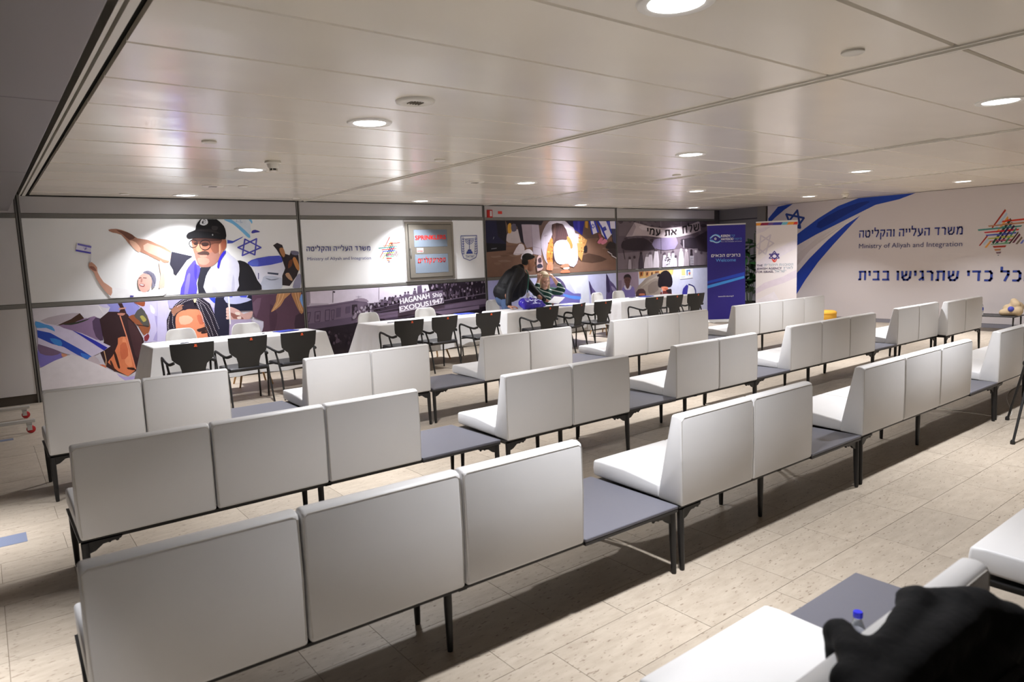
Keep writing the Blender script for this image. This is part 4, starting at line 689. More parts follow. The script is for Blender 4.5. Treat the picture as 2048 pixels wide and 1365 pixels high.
78:2827,778 2820,769 2815,779 2822,787;78:2591,1168 2584,1159 2579,1169 2585,1177;78:2597,1144 2590,1135 2585,1145 2592,1153;78:2603,1120 2596,1111 2591,1120 2598,1129;78:2610,1095 2603,1087 2597,1096 2604,1105;
78:2616,1071 2609,1063 2604,1072 2610,1081;78:2622,1047 2615,1039 2610,1048 2617,1056;78:2628,1023 2622,1015 2616,1024 2623,1032;78:2635,999 2628,991 2622,1000 2629,1008;78:2642,975 2635,967 2630,976 2637,984;
78:2651,952 2644,943 2639,953 2646,961;78:2660,928 2653,920 2647,929 2654,937;78:2668,905 2662,896 2656,906 2663,914;78:2677,881 2670,873 2665,882 2672,891;78:2686,858 2679,849 2674,859 2680,867;
78:2695,834 2688,826 2682,835 2689,843;78:2703,810 2696,802 2691,812 2698,820;78:2710,786 2703,778 2697,787 2704,795;78:2715,761 2708,753 2703,762 2710,770;78:2721,736 2714,728 2708,737 2715,746;
78:2726,711 2719,703 2714,713 2721,721;78:2732,687 2725,678 2719,688 2726,696;78:2156,1006 2149,998 2144,1006 2151,1015;78:2151,981 2144,973 2139,982 2146,990;78:2146,957 2139,949 2134,958 2141,966;
78:2141,933 2134,925 2129,934 2136,942;78:2136,909 2130,901 2124,910 2131,918;78:2131,885 2125,877 2120,886 2126,894;78:2131,861 2124,853 2119,862 2126,870;78:2132,836 2125,828 2120,837 2127,845;
78:2133,812 2127,804 2121,813 2128,821;78:2134,787 2128,779 2123,788 2129,796;78:2208,1044 2202,1036 2196,1045 2203,1053;78:2205,1020 2198,1012 2193,1021 2200,1029;78:2202,995 2195,987 2190,996 2197,1004;
78:2199,971 2192,963 2187,972 2194,980;78:2196,946 2189,938 2184,947 2191,956;78:2193,922 2186,914 2181,923 2188,931;78:2196,898 2189,890 2184,899 2191,907;78:2200,874 2194,866 2189,875 2195,883;
78:2205,850 2198,842 2193,851 2200,859;78:2525,1238 2518,1229 2513,1238 2520,1247;78:2533,1214 2526,1206 2521,1215 2528,1223;78:2541,1191 2534,1183 2529,1192 2536,1200;78:2549,1168 2542,1160 2537,1169 2544,1177;
78:2557,1144 2550,1136 2545,1145 2552,1154;78:2565,1121 2558,1113 2553,1122 2560,1130;78:2573,1098 2566,1089 2561,1099 2567,1107;78:2581,1074 2574,1066 2569,1075 2575,1083;78:2586,1050 2579,1042 2574,1051 2581,1059;
78:2591,1025 2584,1017 2578,1026 2585,1035;78:2595,1001 2588,992 2583,1002 2590,1010;78:2600,976 2593,968 2588,977 2594,985;78:2604,951 2598,943 2592,952 2599,961;78:2609,927 2602,918 2597,928 2604,936;
78:2614,902 2607,894 2601,903 2608,911;79:2540,1249 2537,1231 2526,1199 2515,1191 2505,1195 2500,1215 2499,1239 2500,1249;
''', [
])
ART['ministry'] = ([(150,40,25),(160,182,204),(216,150,70),(192,50,30),(170,120,90),(70,130,125),(186,30,40),(70,82,170),(170,170,70),(160,70,92),(110,156,126),(25,60,50),(30,30,80),(50,20,60),(60,120,90),(60,30,25),(92,40,60),(110,95,86),(100,112,192),(152,50,36),(176,120,76),(120,95,106),(90,100,112),(66,80,152)], '''
0:5804,2131 5815,2116 5707,1944 5696,1949;0:5657,1869 5670,1863 5604,1767 5591,1767;1:5819,2097 5828,2077 5736,1931 5723,1939;1:5670,1843 5685,1837 5639,1772 5628,1780;2:5830,2058 5839,2035 5749,1895 5736,1900;
2:5688,1811 5703,1806 5661,1744 5644,1746;3:5788,2014 6012,2030 6005,2012 5780,1999;4:5663,1973 5990,1993 5983,1978 5674,1960;5:5576,1939 5955,1960 5946,1944 5582,1922;6:5631,1908 5933,1926 5926,1910 5642,1896;
7:5648,1879 5911,1895 5907,1879 5657,1866;8:5666,1843 5894,1858 5885,1843 5674,1832;9:5683,1814 5876,1824 5867,1809 5692,1806;10:5701,1780 5863,1796 5858,1778 5698,1772;11:5854,2038 5865,2014 5720,1780 5707,1796;
12:5865,1999 5878,1986 5749,1775 5731,1780;13:5885,1967 5896,1952 5793,1796 5780,1801;14:5907,1941 5911,1926 5823,1775 5810,1785;15:5924,1900 5929,1884 5863,1778 5850,1780;16:5935,1879 5946,1863 5896,1785 5878,1785;
17:5955,1848 5964,1832 5924,1770 5907,1772;18:5968,1817 5977,1806 5964,1775 5944,1775;19:5714,1759 5832,1762 5823,1744 5725,1741;20:5729,1728 5788,1730 5782,1712 5738,1710;21:5744,1697 5793,1698 5784,1681 5753,1680;
22:5758,1667 5775,1668 5767,1656;3:5824,2024 5854,2026 5858,2009 5828,2007;4:5807,1986 5837,1988 5840,1972 5810,1969;4:5846,1990 5876,1992 5880,1976 5850,1974;5:5780,1957 5810,1959 5814,1942 5784,1940;
5:5833,1960 5863,1962 5866,1946 5837,1943;6:5772,1917 5801,1920 5805,1903 5775,1901;6:5837,1923 5867,1925 5871,1908 5841,1906;7:5741,1881 5771,1883 5774,1866 5745,1864;7:5798,1885 5828,1887 5831,1871 5801,1869;
7:5846,1890 5876,1892 5880,1876 5850,1874;8:5737,1852 5766,1854 5770,1838 5740,1836;8:5785,1856 5815,1858 5818,1841 5788,1839;8:5833,1858 5863,1860 5866,1843 5837,1841;9:5737,1821 5766,1823 5770,1807 5740,1805;
9:5785,1824 5815,1826 5818,1809 5788,1807;10:5737,1788 5766,1791 5770,1774 5740,1772;10:5807,1793 5837,1795 5840,1778 5810,1776;23:7303,2131 7674,2138 7674,2126 7303,2118;23:7677,2135 7679,1814 7667,1814 7665,2135;
23:7680,1817 7636,1708 7625,1712 7668,1822;23:7636,1708 7487,1654 7483,1665 7632,1720;23:7489,1654 7341,1704 7345,1715 7493,1665;23:7341,1704 7303,1827 7315,1830 7353,1707;23:7304,1822 7300,2128 7312,2128 7316,1822;
23:7537,2061 7530,2039 7520,2043 7528,2064;23:7531,2041 7514,2026 7507,2034 7525,2049;23:7516,2027 7493,2021 7491,2032 7514,2037;23:7496,2021 7473,2027 7476,2038 7498,2031;23:7475,2026 7459,2042 7466,2050 7482,2034;
23:7460,2041 7455,2062 7465,2065 7470,2043;23:7568,2061 7556,2025 7546,2028 7558,2064;23:7557,2027 7528,2001 7521,2008 7550,2034;23:7530,2002 7492,1993 7489,2003 7528,2012;23:7494,1993 7457,2003 7459,2013 7497,2003;
23:7459,2002 7432,2028 7439,2036 7466,2009;23:7433,2027 7425,2063 7435,2065 7443,2029;23:7599,2060 7582,2010 7572,2013 7589,2063;23:7583,2012 7542,1975 7535,1983 7576,2020;23:7544,1977 7490,1964 7488,1974 7542,1987;
23:7493,1964 7440,1978 7443,1988 7495,1974;23:7442,1977 7405,2015 7413,2022 7449,1984;23:7406,2013 7395,2063 7405,2065 7416,2015;23:7503,2074 7494,1860 7482,1860 7491,2074;23:7393,2072 7601,2078 7601,2070 7394,2064;
23:7428,1833 7548,1834 7563,1788 7411,1788;23:7456,1868 7527,1868 7535,1835 7444,1835;23:7356,2106 7353,1947 7345,1947 7348,2106;23:7353,1951 7364,1781 7356,1780 7345,1951;23:7329,2083 7353,2062 7352,2050 7333,2063;
23:7379,2087 7355,2064 7357,2052 7375,2066;23:7326,2038 7350,2017 7349,2005 7330,2017;23:7377,2041 7353,2019 7355,2007 7373,2021;23:7324,1993 7348,1972 7347,1959 7328,1972;23:7374,1996 7350,1974 7352,1961 7370,1975;
23:7321,1947 7345,1926 7345,1914 7325,1926;23:7372,1950 7348,1928 7350,1916 7368,1930;23:7319,1902 7343,1881 7342,1868 7323,1881;23:7369,1905 7345,1883 7347,1870 7366,1884;23:7316,1856 7340,1835 7340,1823 7320,1836;
23:7367,1859 7343,1837 7345,1825 7363,1839;23:7314,1811 7338,1790 7337,1777 7318,1790;23:7364,1814 7340,1792 7342,1779 7361,1793;23:7646,2102 7632,1941 7624,1942 7637,2103;23:7632,1945 7602,1774 7594,1775 7624,1947;
23:7617,2080 7642,2059 7641,2046 7621,2059;23:7669,2084 7644,2061 7646,2048 7665,2063;23:7615,2034 7639,2013 7639,2000 7619,2013;23:7666,2037 7642,2015 7644,2002 7663,2017;23:7612,1988 7637,1967 7636,1954 7616,1967;
23:7664,1991 7640,1969 7641,1956 7660,1970;23:7610,1942 7634,1921 7634,1908 7614,1921;23:7662,1945 7637,1923 7639,1910 7658,1924;23:7607,1896 7632,1875 7631,1862 7612,1875;23:7659,1899 7635,1877 7637,1864 7655,1878;
23:7605,1850 7630,1828 7629,1816 7609,1829;23:7657,1853 7632,1830 7634,1818 7653,1832;23:7603,1804 7627,1782 7627,1770 7607,1783;23:7654,1807 7630,1784 7632,1772 7651,1786;
''', [
    ('הטילקהו היילעה דרשמ', (52, 62, 142), 4.28, 1.907, 1.14, 0.0726, -0.0098, 0.02),
    ('Ministry of Aliyah and Integration', (74, 80, 138), 4.286, 1.759, 1.133, 0.0526, -0.0139, 0.0),
    ('לארשי', (66, 80, 152), 7.397, 1.715, 0.194, 0.0374, 0.0148, 0.0),
])
ART['ship'] = ([(60,48,62),(216,207,224),(150,140,156),(184,174,192),(40,31,42),(114,98,120),(150,134,154),(96,82,104),(84,70,92),(72,58,80),(86,72,94),(92,78,100),(70,60,76),(60,50,66),(150,140,158),(170,160,178),(34,26,36),(108,92,114),(70,58,76),(120,104,126),(52,42,54),(90,76,98),(176,164,182),(110,94,116),(150,138,156),(58,46,60),(84,70,88),(74,60,74),(96,82,102),(120,106,124),(90,76,94),(28,20,30),(72,58,74),(150,136,152),(110,96,114),(96,82,100),(92,78,98),(46,36,46),(56,44,56),(80,66,80),(98,84,104),(196,186,202),(110,96,116)], '''
0:7829,1249 7829,125 4221,125 4221,1249;1:6553,1249 6564,1137 6199,1055 5943,1011 5657,980 5291,988 5044,1021 4598,1004 4269,1012 4221,1009 4221,1249;2:4286,1249 4294,1245 4289,1026 4221,1015 4221,1249;
3:4272,1059 4600,1036 4598,1007 4269,1012;4:7829,1249 7829,602 6837,863 6852,1112 6564,1137 6537,1249;5:4221,1012 4598,1017 5118,1062 5277,1042 5334,952 5284,881 5171,799 5091,674 4221,629;
6:5048,1067 5108,1080 5190,1085 5250,1076 5296,1057 5327,1026 5319,1003 5223,1017 5116,1041 5060,1055;7:4221,723 5028,777 5093,706 5019,655 4221,621;8:4221,990 4599,993 4599,984 4221,981;8:4594,993 5118,1038 5118,1029 4595,983;
8:5114,1038 5295,1009 5294,1000 5113,1029;9:4353,916 4447,921 4448,910 4353,905;9:4451,917 4431,743 4420,745 4440,919;9:4429,741 4336,738 4336,749 4428,752;9:4333,741 4351,914 4362,913 4344,740;
9:4535,931 4615,935 4615,924 4536,920;9:4618,932 4595,749 4584,750 4607,933;9:4593,747 4516,743 4516,754 4592,758;9:4513,746 4533,929 4544,928 4524,745;9:4639,923 4695,926 4696,915 4639,912;9:4699,922 4673,755 4662,756 4688,924;
9:4670,753 4636,752 4636,763 4670,764;9:4633,755 4636,921 4647,920 4644,755;9:4221,911 4280,915 4281,904 4221,900;9:4284,910 4247,759 4236,761 4273,913;9:4247,758 4221,750 4221,762 4243,769;9:4221,908 4227,908 4221,864;
10:4380,862 4418,863 4409,788 4373,786;11:4728,947 4814,952 4795,796 4709,787;11:4901,958 4988,963 4971,847 4889,841;12:4693,1231 4680,1044 4672,1045 4686,1232;13:4687,1238 4731,1227 4721,1204 4688,1212;
14:5549,1249 5531,1036 5523,1037 5541,1249;15:5152,1130 5141,1054 5135,1055 5146,1131;15:5093,1116 5203,1119 5203,1113 5093,1110;16:4221,621 5020,663 5637,677 7829,676 7829,125 4221,125;
17:5278,790 6424,831 7713,904 7829,903 7829,806 6420,752 5601,697 5165,717;18:5601,697 6420,752 7829,806 7829,750 6416,700 5636,660;19:6622,737 7260,761 7662,787 7658,713 6826,667;20:5016,983 5112,984 5111,836 5012,811;
21:6308,1230 6399,1243 6410,1103 6300,1101;22:5263,872 5251,849 5229,845 5213,863 5215,889 5233,905 5255,897;23:5559,934 5550,914 5535,911 5524,925 5525,947 5538,960 5553,954;
24:5943,1028 5933,1001 5914,995 5901,1016 5903,1046 5919,1065 5936,1057;24:5179,840 5171,825 5154,822 5142,834 5143,851 5157,861 5173,856;24:5738,1035 5730,1005 5717,999 5708,1020 5710,1054 5722,1074 5734,1065;
24:5789,1031 5778,999 5756,993 5741,1016 5743,1052 5761,1073 5782,1063;23:5683,923 5672,897 5651,892 5636,912 5638,941 5655,958 5676,950;22:5909,1031 5901,1013 5887,1009 5877,1022 5878,1043 5890,1055 5904,1049;
23:5238,802 5227,772 5206,766 5191,789 5194,823 5211,843 5231,834;24:5414,867 5406,841 5389,836 5377,855 5379,884 5393,901 5409,894;25:5567,896 5555,863 5533,856 5517,881 5519,918 5538,941 5559,931;
22:5653,1010 5641,978 5617,972 5600,995 5603,1031 5623,1052 5645,1043;26:5552,917 5541,884 5521,877 5507,902 5510,939 5527,961 5546,952;23:5292,944 5280,912 5259,905 5243,929 5246,966 5264,988 5285,978;
23:5129,800 5119,786 5097,783 5081,796 5082,813 5100,822 5121,817;25:5420,934 5413,908 5400,903 5391,922 5393,951 5404,969 5416,962;22:5088,804 5078,773 5060,767 5048,790 5050,825 5066,846 5083,837;
25:5294,930 5286,914 5271,911 5259,923 5261,942 5274,953 5289,947;26:5590,1010 5578,990 5555,986 5537,1002 5539,1025 5558,1039 5581,1032;22:5276,856 5267,823 5251,816 5240,840 5243,876 5256,898 5271,889;
23:5858,1033 5846,1011 5823,1007 5806,1024 5808,1049 5827,1064 5849,1057;25:5824,988 5813,955 5793,948 5779,972 5781,1009 5798,1031 5817,1022;26:5502,939 5491,916 5468,912 5451,930 5453,956 5472,971 5494,963;
22:5272,915 5265,893 5252,888 5243,905 5245,930 5256,945 5268,939;24:5567,1008 5557,990 5538,987 5524,1001 5525,1021 5541,1032 5560,1026;22:5614,980 5604,958 5583,954 5568,971 5570,995 5587,1009 5607,1003;
25:5676,945 5666,912 5646,905 5632,929 5635,966 5651,988 5670,979;23:5069,854 5060,828 5045,823 5034,842 5036,871 5049,888 5064,880;22:5213,915 5202,896 5181,892 5165,908 5166,930 5184,943 5205,936;
25:5760,1040 5748,1013 5724,1007 5706,1028 5708,1059 5728,1078 5751,1069;22:5162,857 5154,839 5139,835 5129,849 5130,870 5142,882 5157,876;25:5432,891 5421,859 5402,852 5388,876 5391,912 5407,934 5425,925;
26:5645,1003 5637,975 5623,968 5613,989 5616,1022 5628,1041 5641,1033;22:5236,865 5229,848 5214,845 5203,858 5205,877 5217,888 5231,883;24:5515,975 5507,955 5492,951 5482,966 5483,989 5496,1002 5510,996;
24:5766,980 5757,962 5740,959 5728,972 5729,992 5743,1004 5760,998;22:5302,845 5292,819 5275,814 5263,833 5265,863 5279,881 5296,873;25:5309,880 5298,862 5275,859 5259,873 5260,894 5278,905 5300,899;
24:5057,761 5045,738 5023,735 5006,752 5008,777 5027,792 5048,784;26:5892,976 5884,952 5871,947 5861,964 5863,991 5875,1007 5887,1000;22:5718,954 5708,922 5689,916 5675,939 5677,975 5694,996 5712,987;
22:5811,964 5804,945 5789,940 5779,955 5780,978 5792,991 5806,985;24:5084,789 5072,758 5050,752 5034,775 5037,810 5055,830 5076,821;25:5854,1009 5844,991 5826,988 5812,1002 5813,1022 5829,1033 5847,1028;
25:5495,963 5486,940 5467,936 5454,953 5456,979 5471,994 5489,987;22:5885,1014 5877,980 5862,973 5852,997 5854,1035 5867,1057 5881,1048;25:5522,899 5514,880 5497,877 5485,891 5486,912 5500,925 5516,919;
26:5515,897 5507,877 5492,873 5481,888 5482,911 5495,924 5510,918;25:5846,1035 5836,1009 5818,1003 5804,1023 5806,1052 5822,1069 5840,1062;26:5396,875 5387,850 5372,845 5361,863 5363,891 5376,908 5391,900;
25:5426,924 5415,895 5393,889 5377,911 5379,944 5398,963 5419,954;23:5102,908 5090,878 5067,872 5051,895 5054,929 5073,948 5094,939;22:5121,847 5114,831 5100,828 5090,840 5092,859 5103,869 5117,864;
22:5388,929 5379,911 5363,907 5351,921 5352,942 5366,954 5382,949;24:5336,959 5328,931 5316,924 5307,945 5309,976 5320,996 5332,988;25:5756,987 5747,960 5729,955 5717,974 5719,1004 5734,1022 5750,1014;
25:5749,1007 5739,984 5719,980 5704,997 5706,1023 5723,1039 5742,1032;22:5376,909 5366,882 5349,876 5337,897 5339,928 5354,946 5370,938;24:5455,969 5446,943 5431,937 5420,956 5422,985 5435,1003 5450,995;
26:5772,1032 5760,999 5737,993 5721,1017 5723,1053 5743,1075 5765,1066;22:5369,847 5361,819 5347,813 5338,834 5340,865 5352,883 5365,875;24:5893,998 5882,970 5859,965 5843,985 5845,1017 5864,1035 5885,1027;
25:5705,973 5694,944 5672,939 5656,960 5658,992 5676,1011 5697,1002;23:5464,973 5457,956 5444,953 5434,965 5435,985 5446,996 5459,991;26:5137,790 5126,770 5106,766 5090,782 5092,806 5109,820 5129,813;
25:5815,1037 5804,1006 5783,1000 5768,1022 5770,1057 5788,1078 5808,1069;25:5897,1021 5889,991 5875,985 5866,1006 5868,1040 5880,1060 5893,1052;25:5499,904 5490,888 5471,885 5457,898 5458,917 5474,928 5492,922;
24:5533,935 5526,918 5511,915 5500,928 5502,947 5514,958 5528,952;23:5947,1022 5936,993 5916,987 5901,1009 5903,1042 5920,1062 5940,1053;27:5605,1017 5599,1002 5584,996 5570,1004 5565,1019 5572,1034 5587,1040 5601,1032;
28:5543,937 5558,996 5610,993 5620,932;27:5664,1055 5657,1040 5642,1034 5628,1042 5623,1058 5630,1073 5645,1078 5659,1071;28:5601,975 5616,1035 5668,1031 5679,970;
27:5747,1033 5740,1018 5725,1012 5711,1020 5706,1035 5713,1050 5728,1056 5742,1049;28:5683,953 5698,1012 5751,1009 5762,947;27:5873,1075 5866,1060 5850,1055 5836,1062 5831,1078 5838,1093 5853,1099 5868,1091;
29:5809,995 5824,1055 5877,1051 5888,989;27:5969,1078 5961,1063 5946,1057 5932,1065 5926,1081 5934,1096 5949,1101 5963,1094;28:5904,997 5919,1057 5973,1054 5984,992;
27:6068,1123 6061,1108 6045,1102 6031,1110 6026,1126 6033,1141 6048,1147 6063,1139;28:6003,1042 6018,1102 6072,1099 6084,1036;27:6131,1128 6123,1113 6108,1107 6093,1114 6088,1131 6095,1146 6111,1152 6125,1144;
29:6065,1046 6081,1107 6135,1104 6147,1041;27:6268,1180 6260,1165 6244,1159 6230,1167 6224,1183 6232,1198 6247,1204 6262,1197;28:6201,1098 6217,1159 6272,1156 6284,1093;
27:6486,1159 6479,1144 6463,1138 6447,1146 6442,1162 6449,1177 6465,1183 6481,1176;24:6419,1076 6435,1138 6491,1135 6503,1071;30:7071,1203 7059,1171 7037,1172 7029,1206 7041,1238 7063,1237;
31:7113,1092 7102,1069 7083,1070 7075,1094 7086,1117 7105,1116;32:7192,1064 7185,1041 7172,1042 7167,1066 7174,1089 7187,1088;30:7197,1045 7186,1015 7167,1016 7160,1048 7171,1078 7189,1077;
32:6762,1043 6752,1025 6735,1026 6727,1045 6737,1064 6754,1063;33:6882,1059 6871,1029 6852,1030 6845,1061 6856,1091 6875,1090;33:7346,1078 7334,1060 7311,1061 7301,1081 7313,1100 7336,1098;
32:6918,1021 6911,1001 6898,1002 6893,1022 6900,1042 6913,1041;32:6989,1028 6980,1001 6964,1002 6957,1030 6967,1057 6983,1056;31:7490,1202 7477,1172 7455,1173 7446,1204 7458,1234 7481,1233;
34:7298,1115 7286,1094 7264,1095 7254,1117 7266,1138 7288,1137;30:7520,945 7506,913 7483,915 7473,948 7487,980 7510,978;34:7412,1011 7399,980 7375,982 7365,1014 7378,1045 7402,1043;
33:6897,1224 6890,1198 6877,1199 6873,1225 6880,1249 6893,1249;33:7444,1249 7443,1247 7429,1247 7429,1249;34:6823,1249 6819,1240 6807,1241 6805,1249;30:7769,1249 7760,1225 7740,1226 7734,1249;
30:6610,1184 6602,1171 6587,1172 6581,1186 6589,1199 6604,1198;30:7400,1024 7391,999 7375,1000 7368,1026 7377,1050 7393,1049;30:6744,1200 6737,1169 6725,1170 6721,1201 6728,1232 6740,1231;
33:7764,1232 7753,1211 7732,1212 7723,1234 7732,1249 7757,1249;33:7149,1059 7141,1026 7129,1027 7125,1061 7133,1093 7145,1093;31:7010,1096 7003,1073 6990,1074 6986,1097 6993,1120 7005,1119;
31:7032,1045 7021,1019 7001,1020 6992,1047 7003,1073 7024,1072;33:7529,1220 7516,1193 7494,1194 7484,1222 7496,1249 7519,1247;32:6747,985 6734,959 6713,961 6703,988 6716,1013 6737,1011;
33:7416,1132 7405,1109 7386,1111 7377,1134 7388,1156 7408,1155;34:6984,1226 6977,1210 6966,1210 6961,1227 6967,1243 6979,1242;30:7286,1084 7277,1066 7261,1067 7255,1085 7263,1103 7279,1102;
34:7065,992 7056,974 7039,976 7032,994 7041,1012 7058,1011;33:7478,1098 7465,1076 7442,1077 7431,1100 7444,1122 7467,1121;30:7634,1244 7622,1230 7600,1231 7589,1246 7591,1249 7631,1249;34:6938,1249 6929,1220 6911,1221 6905,1249;
31:6731,1062 6722,1034 6707,1035 6700,1064 6710,1091 6725,1091;31:7628,1013 7617,982 7597,983 7589,1016 7600,1047 7620,1046;32:7608,1083 7597,1067 7579,1068 7570,1086 7580,1102 7599,1101;
34:6905,1028 6893,1007 6872,1008 6863,1031 6875,1052 6896,1051;33:7097,1010 7087,986 7069,987 7062,1013 7072,1037 7090,1036;33:7389,945 7376,918 7353,919 7343,948 7356,974 7379,973;
34:6638,1230 6630,1202 6619,1203 6615,1232 6619,1249 6635,1249;30:6888,1229 6880,1200 6867,1201 6862,1231 6867,1249 6885,1249;30:6848,1020 6841,1002 6829,1003 6824,1022 6831,1040 6843,1039;
30:7433,1221 7421,1195 7400,1197 7390,1223 7402,1249 7406,1249 7424,1248;32:6664,1174 6655,1152 6638,1153 6631,1176 6641,1199 6657,1198;33:6631,1182 6619,1156 6598,1157 6589,1184 6601,1210 6622,1209;
31:6760,1008 6749,996 6729,997 6720,1011 6731,1023 6751,1022;32:6693,966 6680,937 6659,938 6650,969 6662,999 6684,998;30:7133,1028 7124,999 7109,1000 7103,1030 7112,1059 7127,1058;
32:7096,1000 7087,978 7071,979 7065,1002 7074,1024 7090,1023;32:6678,1014 6667,996 6649,997 6641,1016 6651,1034 6670,1033;30:7169,1027 7160,1005 7143,1006 7136,1029 7146,1051 7162,1050;
33:6649,1208 6640,1189 6625,1190 6618,1210 6627,1230 6643,1229;32:7084,959 7076,939 7062,940 7056,961 7064,981 7078,980;32:7679,1085 7671,1069 7657,1070 7651,1086 7659,1103 7673,1102;
34:7099,1225 7092,1200 7079,1201 7075,1226 7081,1249 7095,1249;34:7152,1218 7143,1199 7127,1200 7120,1220 7129,1239 7145,1238;32:6635,1060 6626,1040 6611,1041 6604,1062 6613,1082 6628,1081;
32:6620,979 6613,959 6600,960 6594,981 6602,1001 6615,1000;34:6834,1178 6825,1164 6811,1165 6804,1180 6812,1194 6827,1194;33:6665,1055 6652,1023 6629,1024 6620,1057 6633,1089 6655,1087;
30:7584,942 7576,924 7561,925 7555,944 7563,962 7578,961;33:7625,1054 7616,1041 7601,1042 7594,1056 7602,1070 7618,1069;31:7138,1249 7133,1238 7122,1238 7118,1249;34:6716,1235 6707,1219 6691,1220 6683,1236 6691,1249 6710,1249;
30:7233,1167 7225,1145 7209,1145 7203,1169 7212,1191 7227,1190;30:7027,1065 7018,1040 7004,1040 6998,1066 7007,1092 7021,1091;33:7808,1234 7800,1212 7786,1213 7781,1235 7786,1249 7804,1249;
31:7231,1095 7219,1063 7200,1064 7192,1097 7203,1129 7223,1128;30:6812,1045 6801,1022 6780,1023 6771,1048 6783,1071 6803,1070;30:7776,1140 7766,1118 7749,1119 7741,1142 7751,1164 7769,1163;
32:7485,1155 7474,1126 7457,1127 7449,1157 7460,1186 7477,1185;30:7754,1027 7747,1010 7735,1011 7730,1028 7737,1044 7748,1044;34:7544,991 7532,964 7511,965 7501,994 7513,1021 7535,1019;
34:6727,1212 6715,1182 6694,1183 6685,1215 6698,1245 6719,1244;33:7155,981 7143,969 7119,970 7108,984 7121,995 7144,994;34:6830,1029 6822,1011 6807,1012 6801,1031 6809,1050 6824,1049;
32:7148,1006 7140,993 7126,994 7120,1008 7128,1021 7141,1020;31:6789,1077 6777,1063 6754,1065 6744,1080 6756,1094 6779,1093;31:6958,1215 6948,1193 6931,1194 6924,1217 6934,1240 6951,1239;
31:7760,1156 7748,1133 7726,1134 7716,1158 7728,1181 7750,1180;34:7383,1249 7376,1229 7357,1230 7352,1249;33:6710,983 6703,961 6691,962 6687,984 6694,1006 6705,1005;31:6861,1014 6854,992 6842,993 6837,1016 6844,1038 6856,1037;
30:7435,1037 7424,1015 7405,1016 7397,1039 7408,1061 7427,1060;31:6728,1017 6719,997 6703,998 6696,1019 6705,1039 6721,1038;34:7031,1122 7018,1095 6996,1097 6987,1125 6999,1151 7022,1150;
34:7045,1022 7035,1006 7016,1007 7008,1025 7018,1041 7037,1040;33:7018,953 7010,932 6997,933 6991,955 6999,976 7013,976;32:6913,1179 6901,1148 6882,1150 6874,1181 6885,1212 6905,1211;35:6901,955 6899,1102 6908,1102 6910,955;
35:6976,959 6973,1105 6982,1105 6985,959;35:7050,963 7048,1108 7056,1108 7059,963;35:7126,967 7123,1111 7132,1111 7135,967;35:7202,971 7198,1114 7207,1114 7211,971;35:7278,975 7274,1116 7283,1117 7287,976;
35:7355,980 7351,1119 7360,1120 7364,980;35:7432,984 7428,1122 7437,1123 7441,984;35:7510,988 7506,1125 7515,1126 7519,989;35:7589,993 7584,1128 7593,1129 7598,993;35:7668,997 7663,1131 7672,1132 7677,997;
35:7748,1001 7743,1134 7752,1135 7757,1002;36:5206,860 5922,952 5924,939 5208,847;36:5203,801 5917,873 5918,863 5204,791;34:6857,942 7829,1023 7829,1005 6859,924;37:4780,356 4767,335 4745,337 4735,361 4748,382 4770,379;
38:4920,338 4906,310 4884,312 4875,342 4888,371 4910,368;39:4708,431 4699,399 4685,400 4680,433 4690,465 4704,464;38:4592,537 4578,519 4553,521 4542,542 4556,561 4581,558;37:4521,472 4511,455 4495,456 4488,475 4497,492 4514,490;
39:4706,478 4691,451 4665,453 4654,483 4669,510 4695,508;39:4571,472 4555,451 4527,454 4514,478 4530,499 4559,496;38:4568,411 4553,379 4528,382 4518,416 4533,447 4558,445;37:4673,517 4662,495 4643,497 4636,521 4647,543 4665,541;
37:4984,475 4967,456 4937,459 4923,481 4940,499 4970,496;38:4714,372 4699,353 4672,356 4660,377 4675,396 4702,393;38:4930,422 4921,396 4907,397 4902,424 4911,450 4925,449;38:4746,509 4738,492 4723,493 4717,512 4726,529 4740,528;
39:4655,362 4643,339 4623,341 4615,367 4627,390 4647,388;39:4589,554 4577,534 4557,536 4548,558 4560,577 4580,575;38:4776,380 4764,362 4743,364 4734,384 4746,402 4767,400;37:4874,447 4864,433 4846,435 4837,451 4848,465 4866,463;
39:4502,373 4492,345 4476,347 4470,376 4480,404 4496,402;37:4622,527 4607,499 4581,501 4570,532 4585,560 4611,557;37:4848,465 4839,452 4823,453 4816,469 4825,482 4841,481;38:4510,440 4493,410 4465,413 4453,446 4470,475 4498,473;
39:4745,394 4728,363 4700,365 4688,400 4705,432 4733,429;37:4686,446 4676,430 4660,431 4653,450 4662,466 4679,465;37:4551,399 4541,371 4526,373 4521,402 4530,430 4545,429;39:4706,389 4693,357 4672,359 4663,393 4676,425 4697,423;
40:5911,959 5937,1071 6563,1115 6832,1131 6843,895 6385,851 5900,784;41:5898,895 6844,974 6843,890 5900,779;42:5910,903 6844,982 6837,901 5910,795;
''', [
    ('HAGANAH', (240, 236, 244), 5.931, 0.932, 0.613, 0.102, 0.1088, 0.035),
    ('Ship', (240, 236, 244), 6.609, 1.003, 0.205, 0.0842, 0.0928, 0.02),
    ('EXODUS1947', (240, 236, 244), 5.922, 0.803, 0.91, 0.0885, 0.107, 0.045),
])
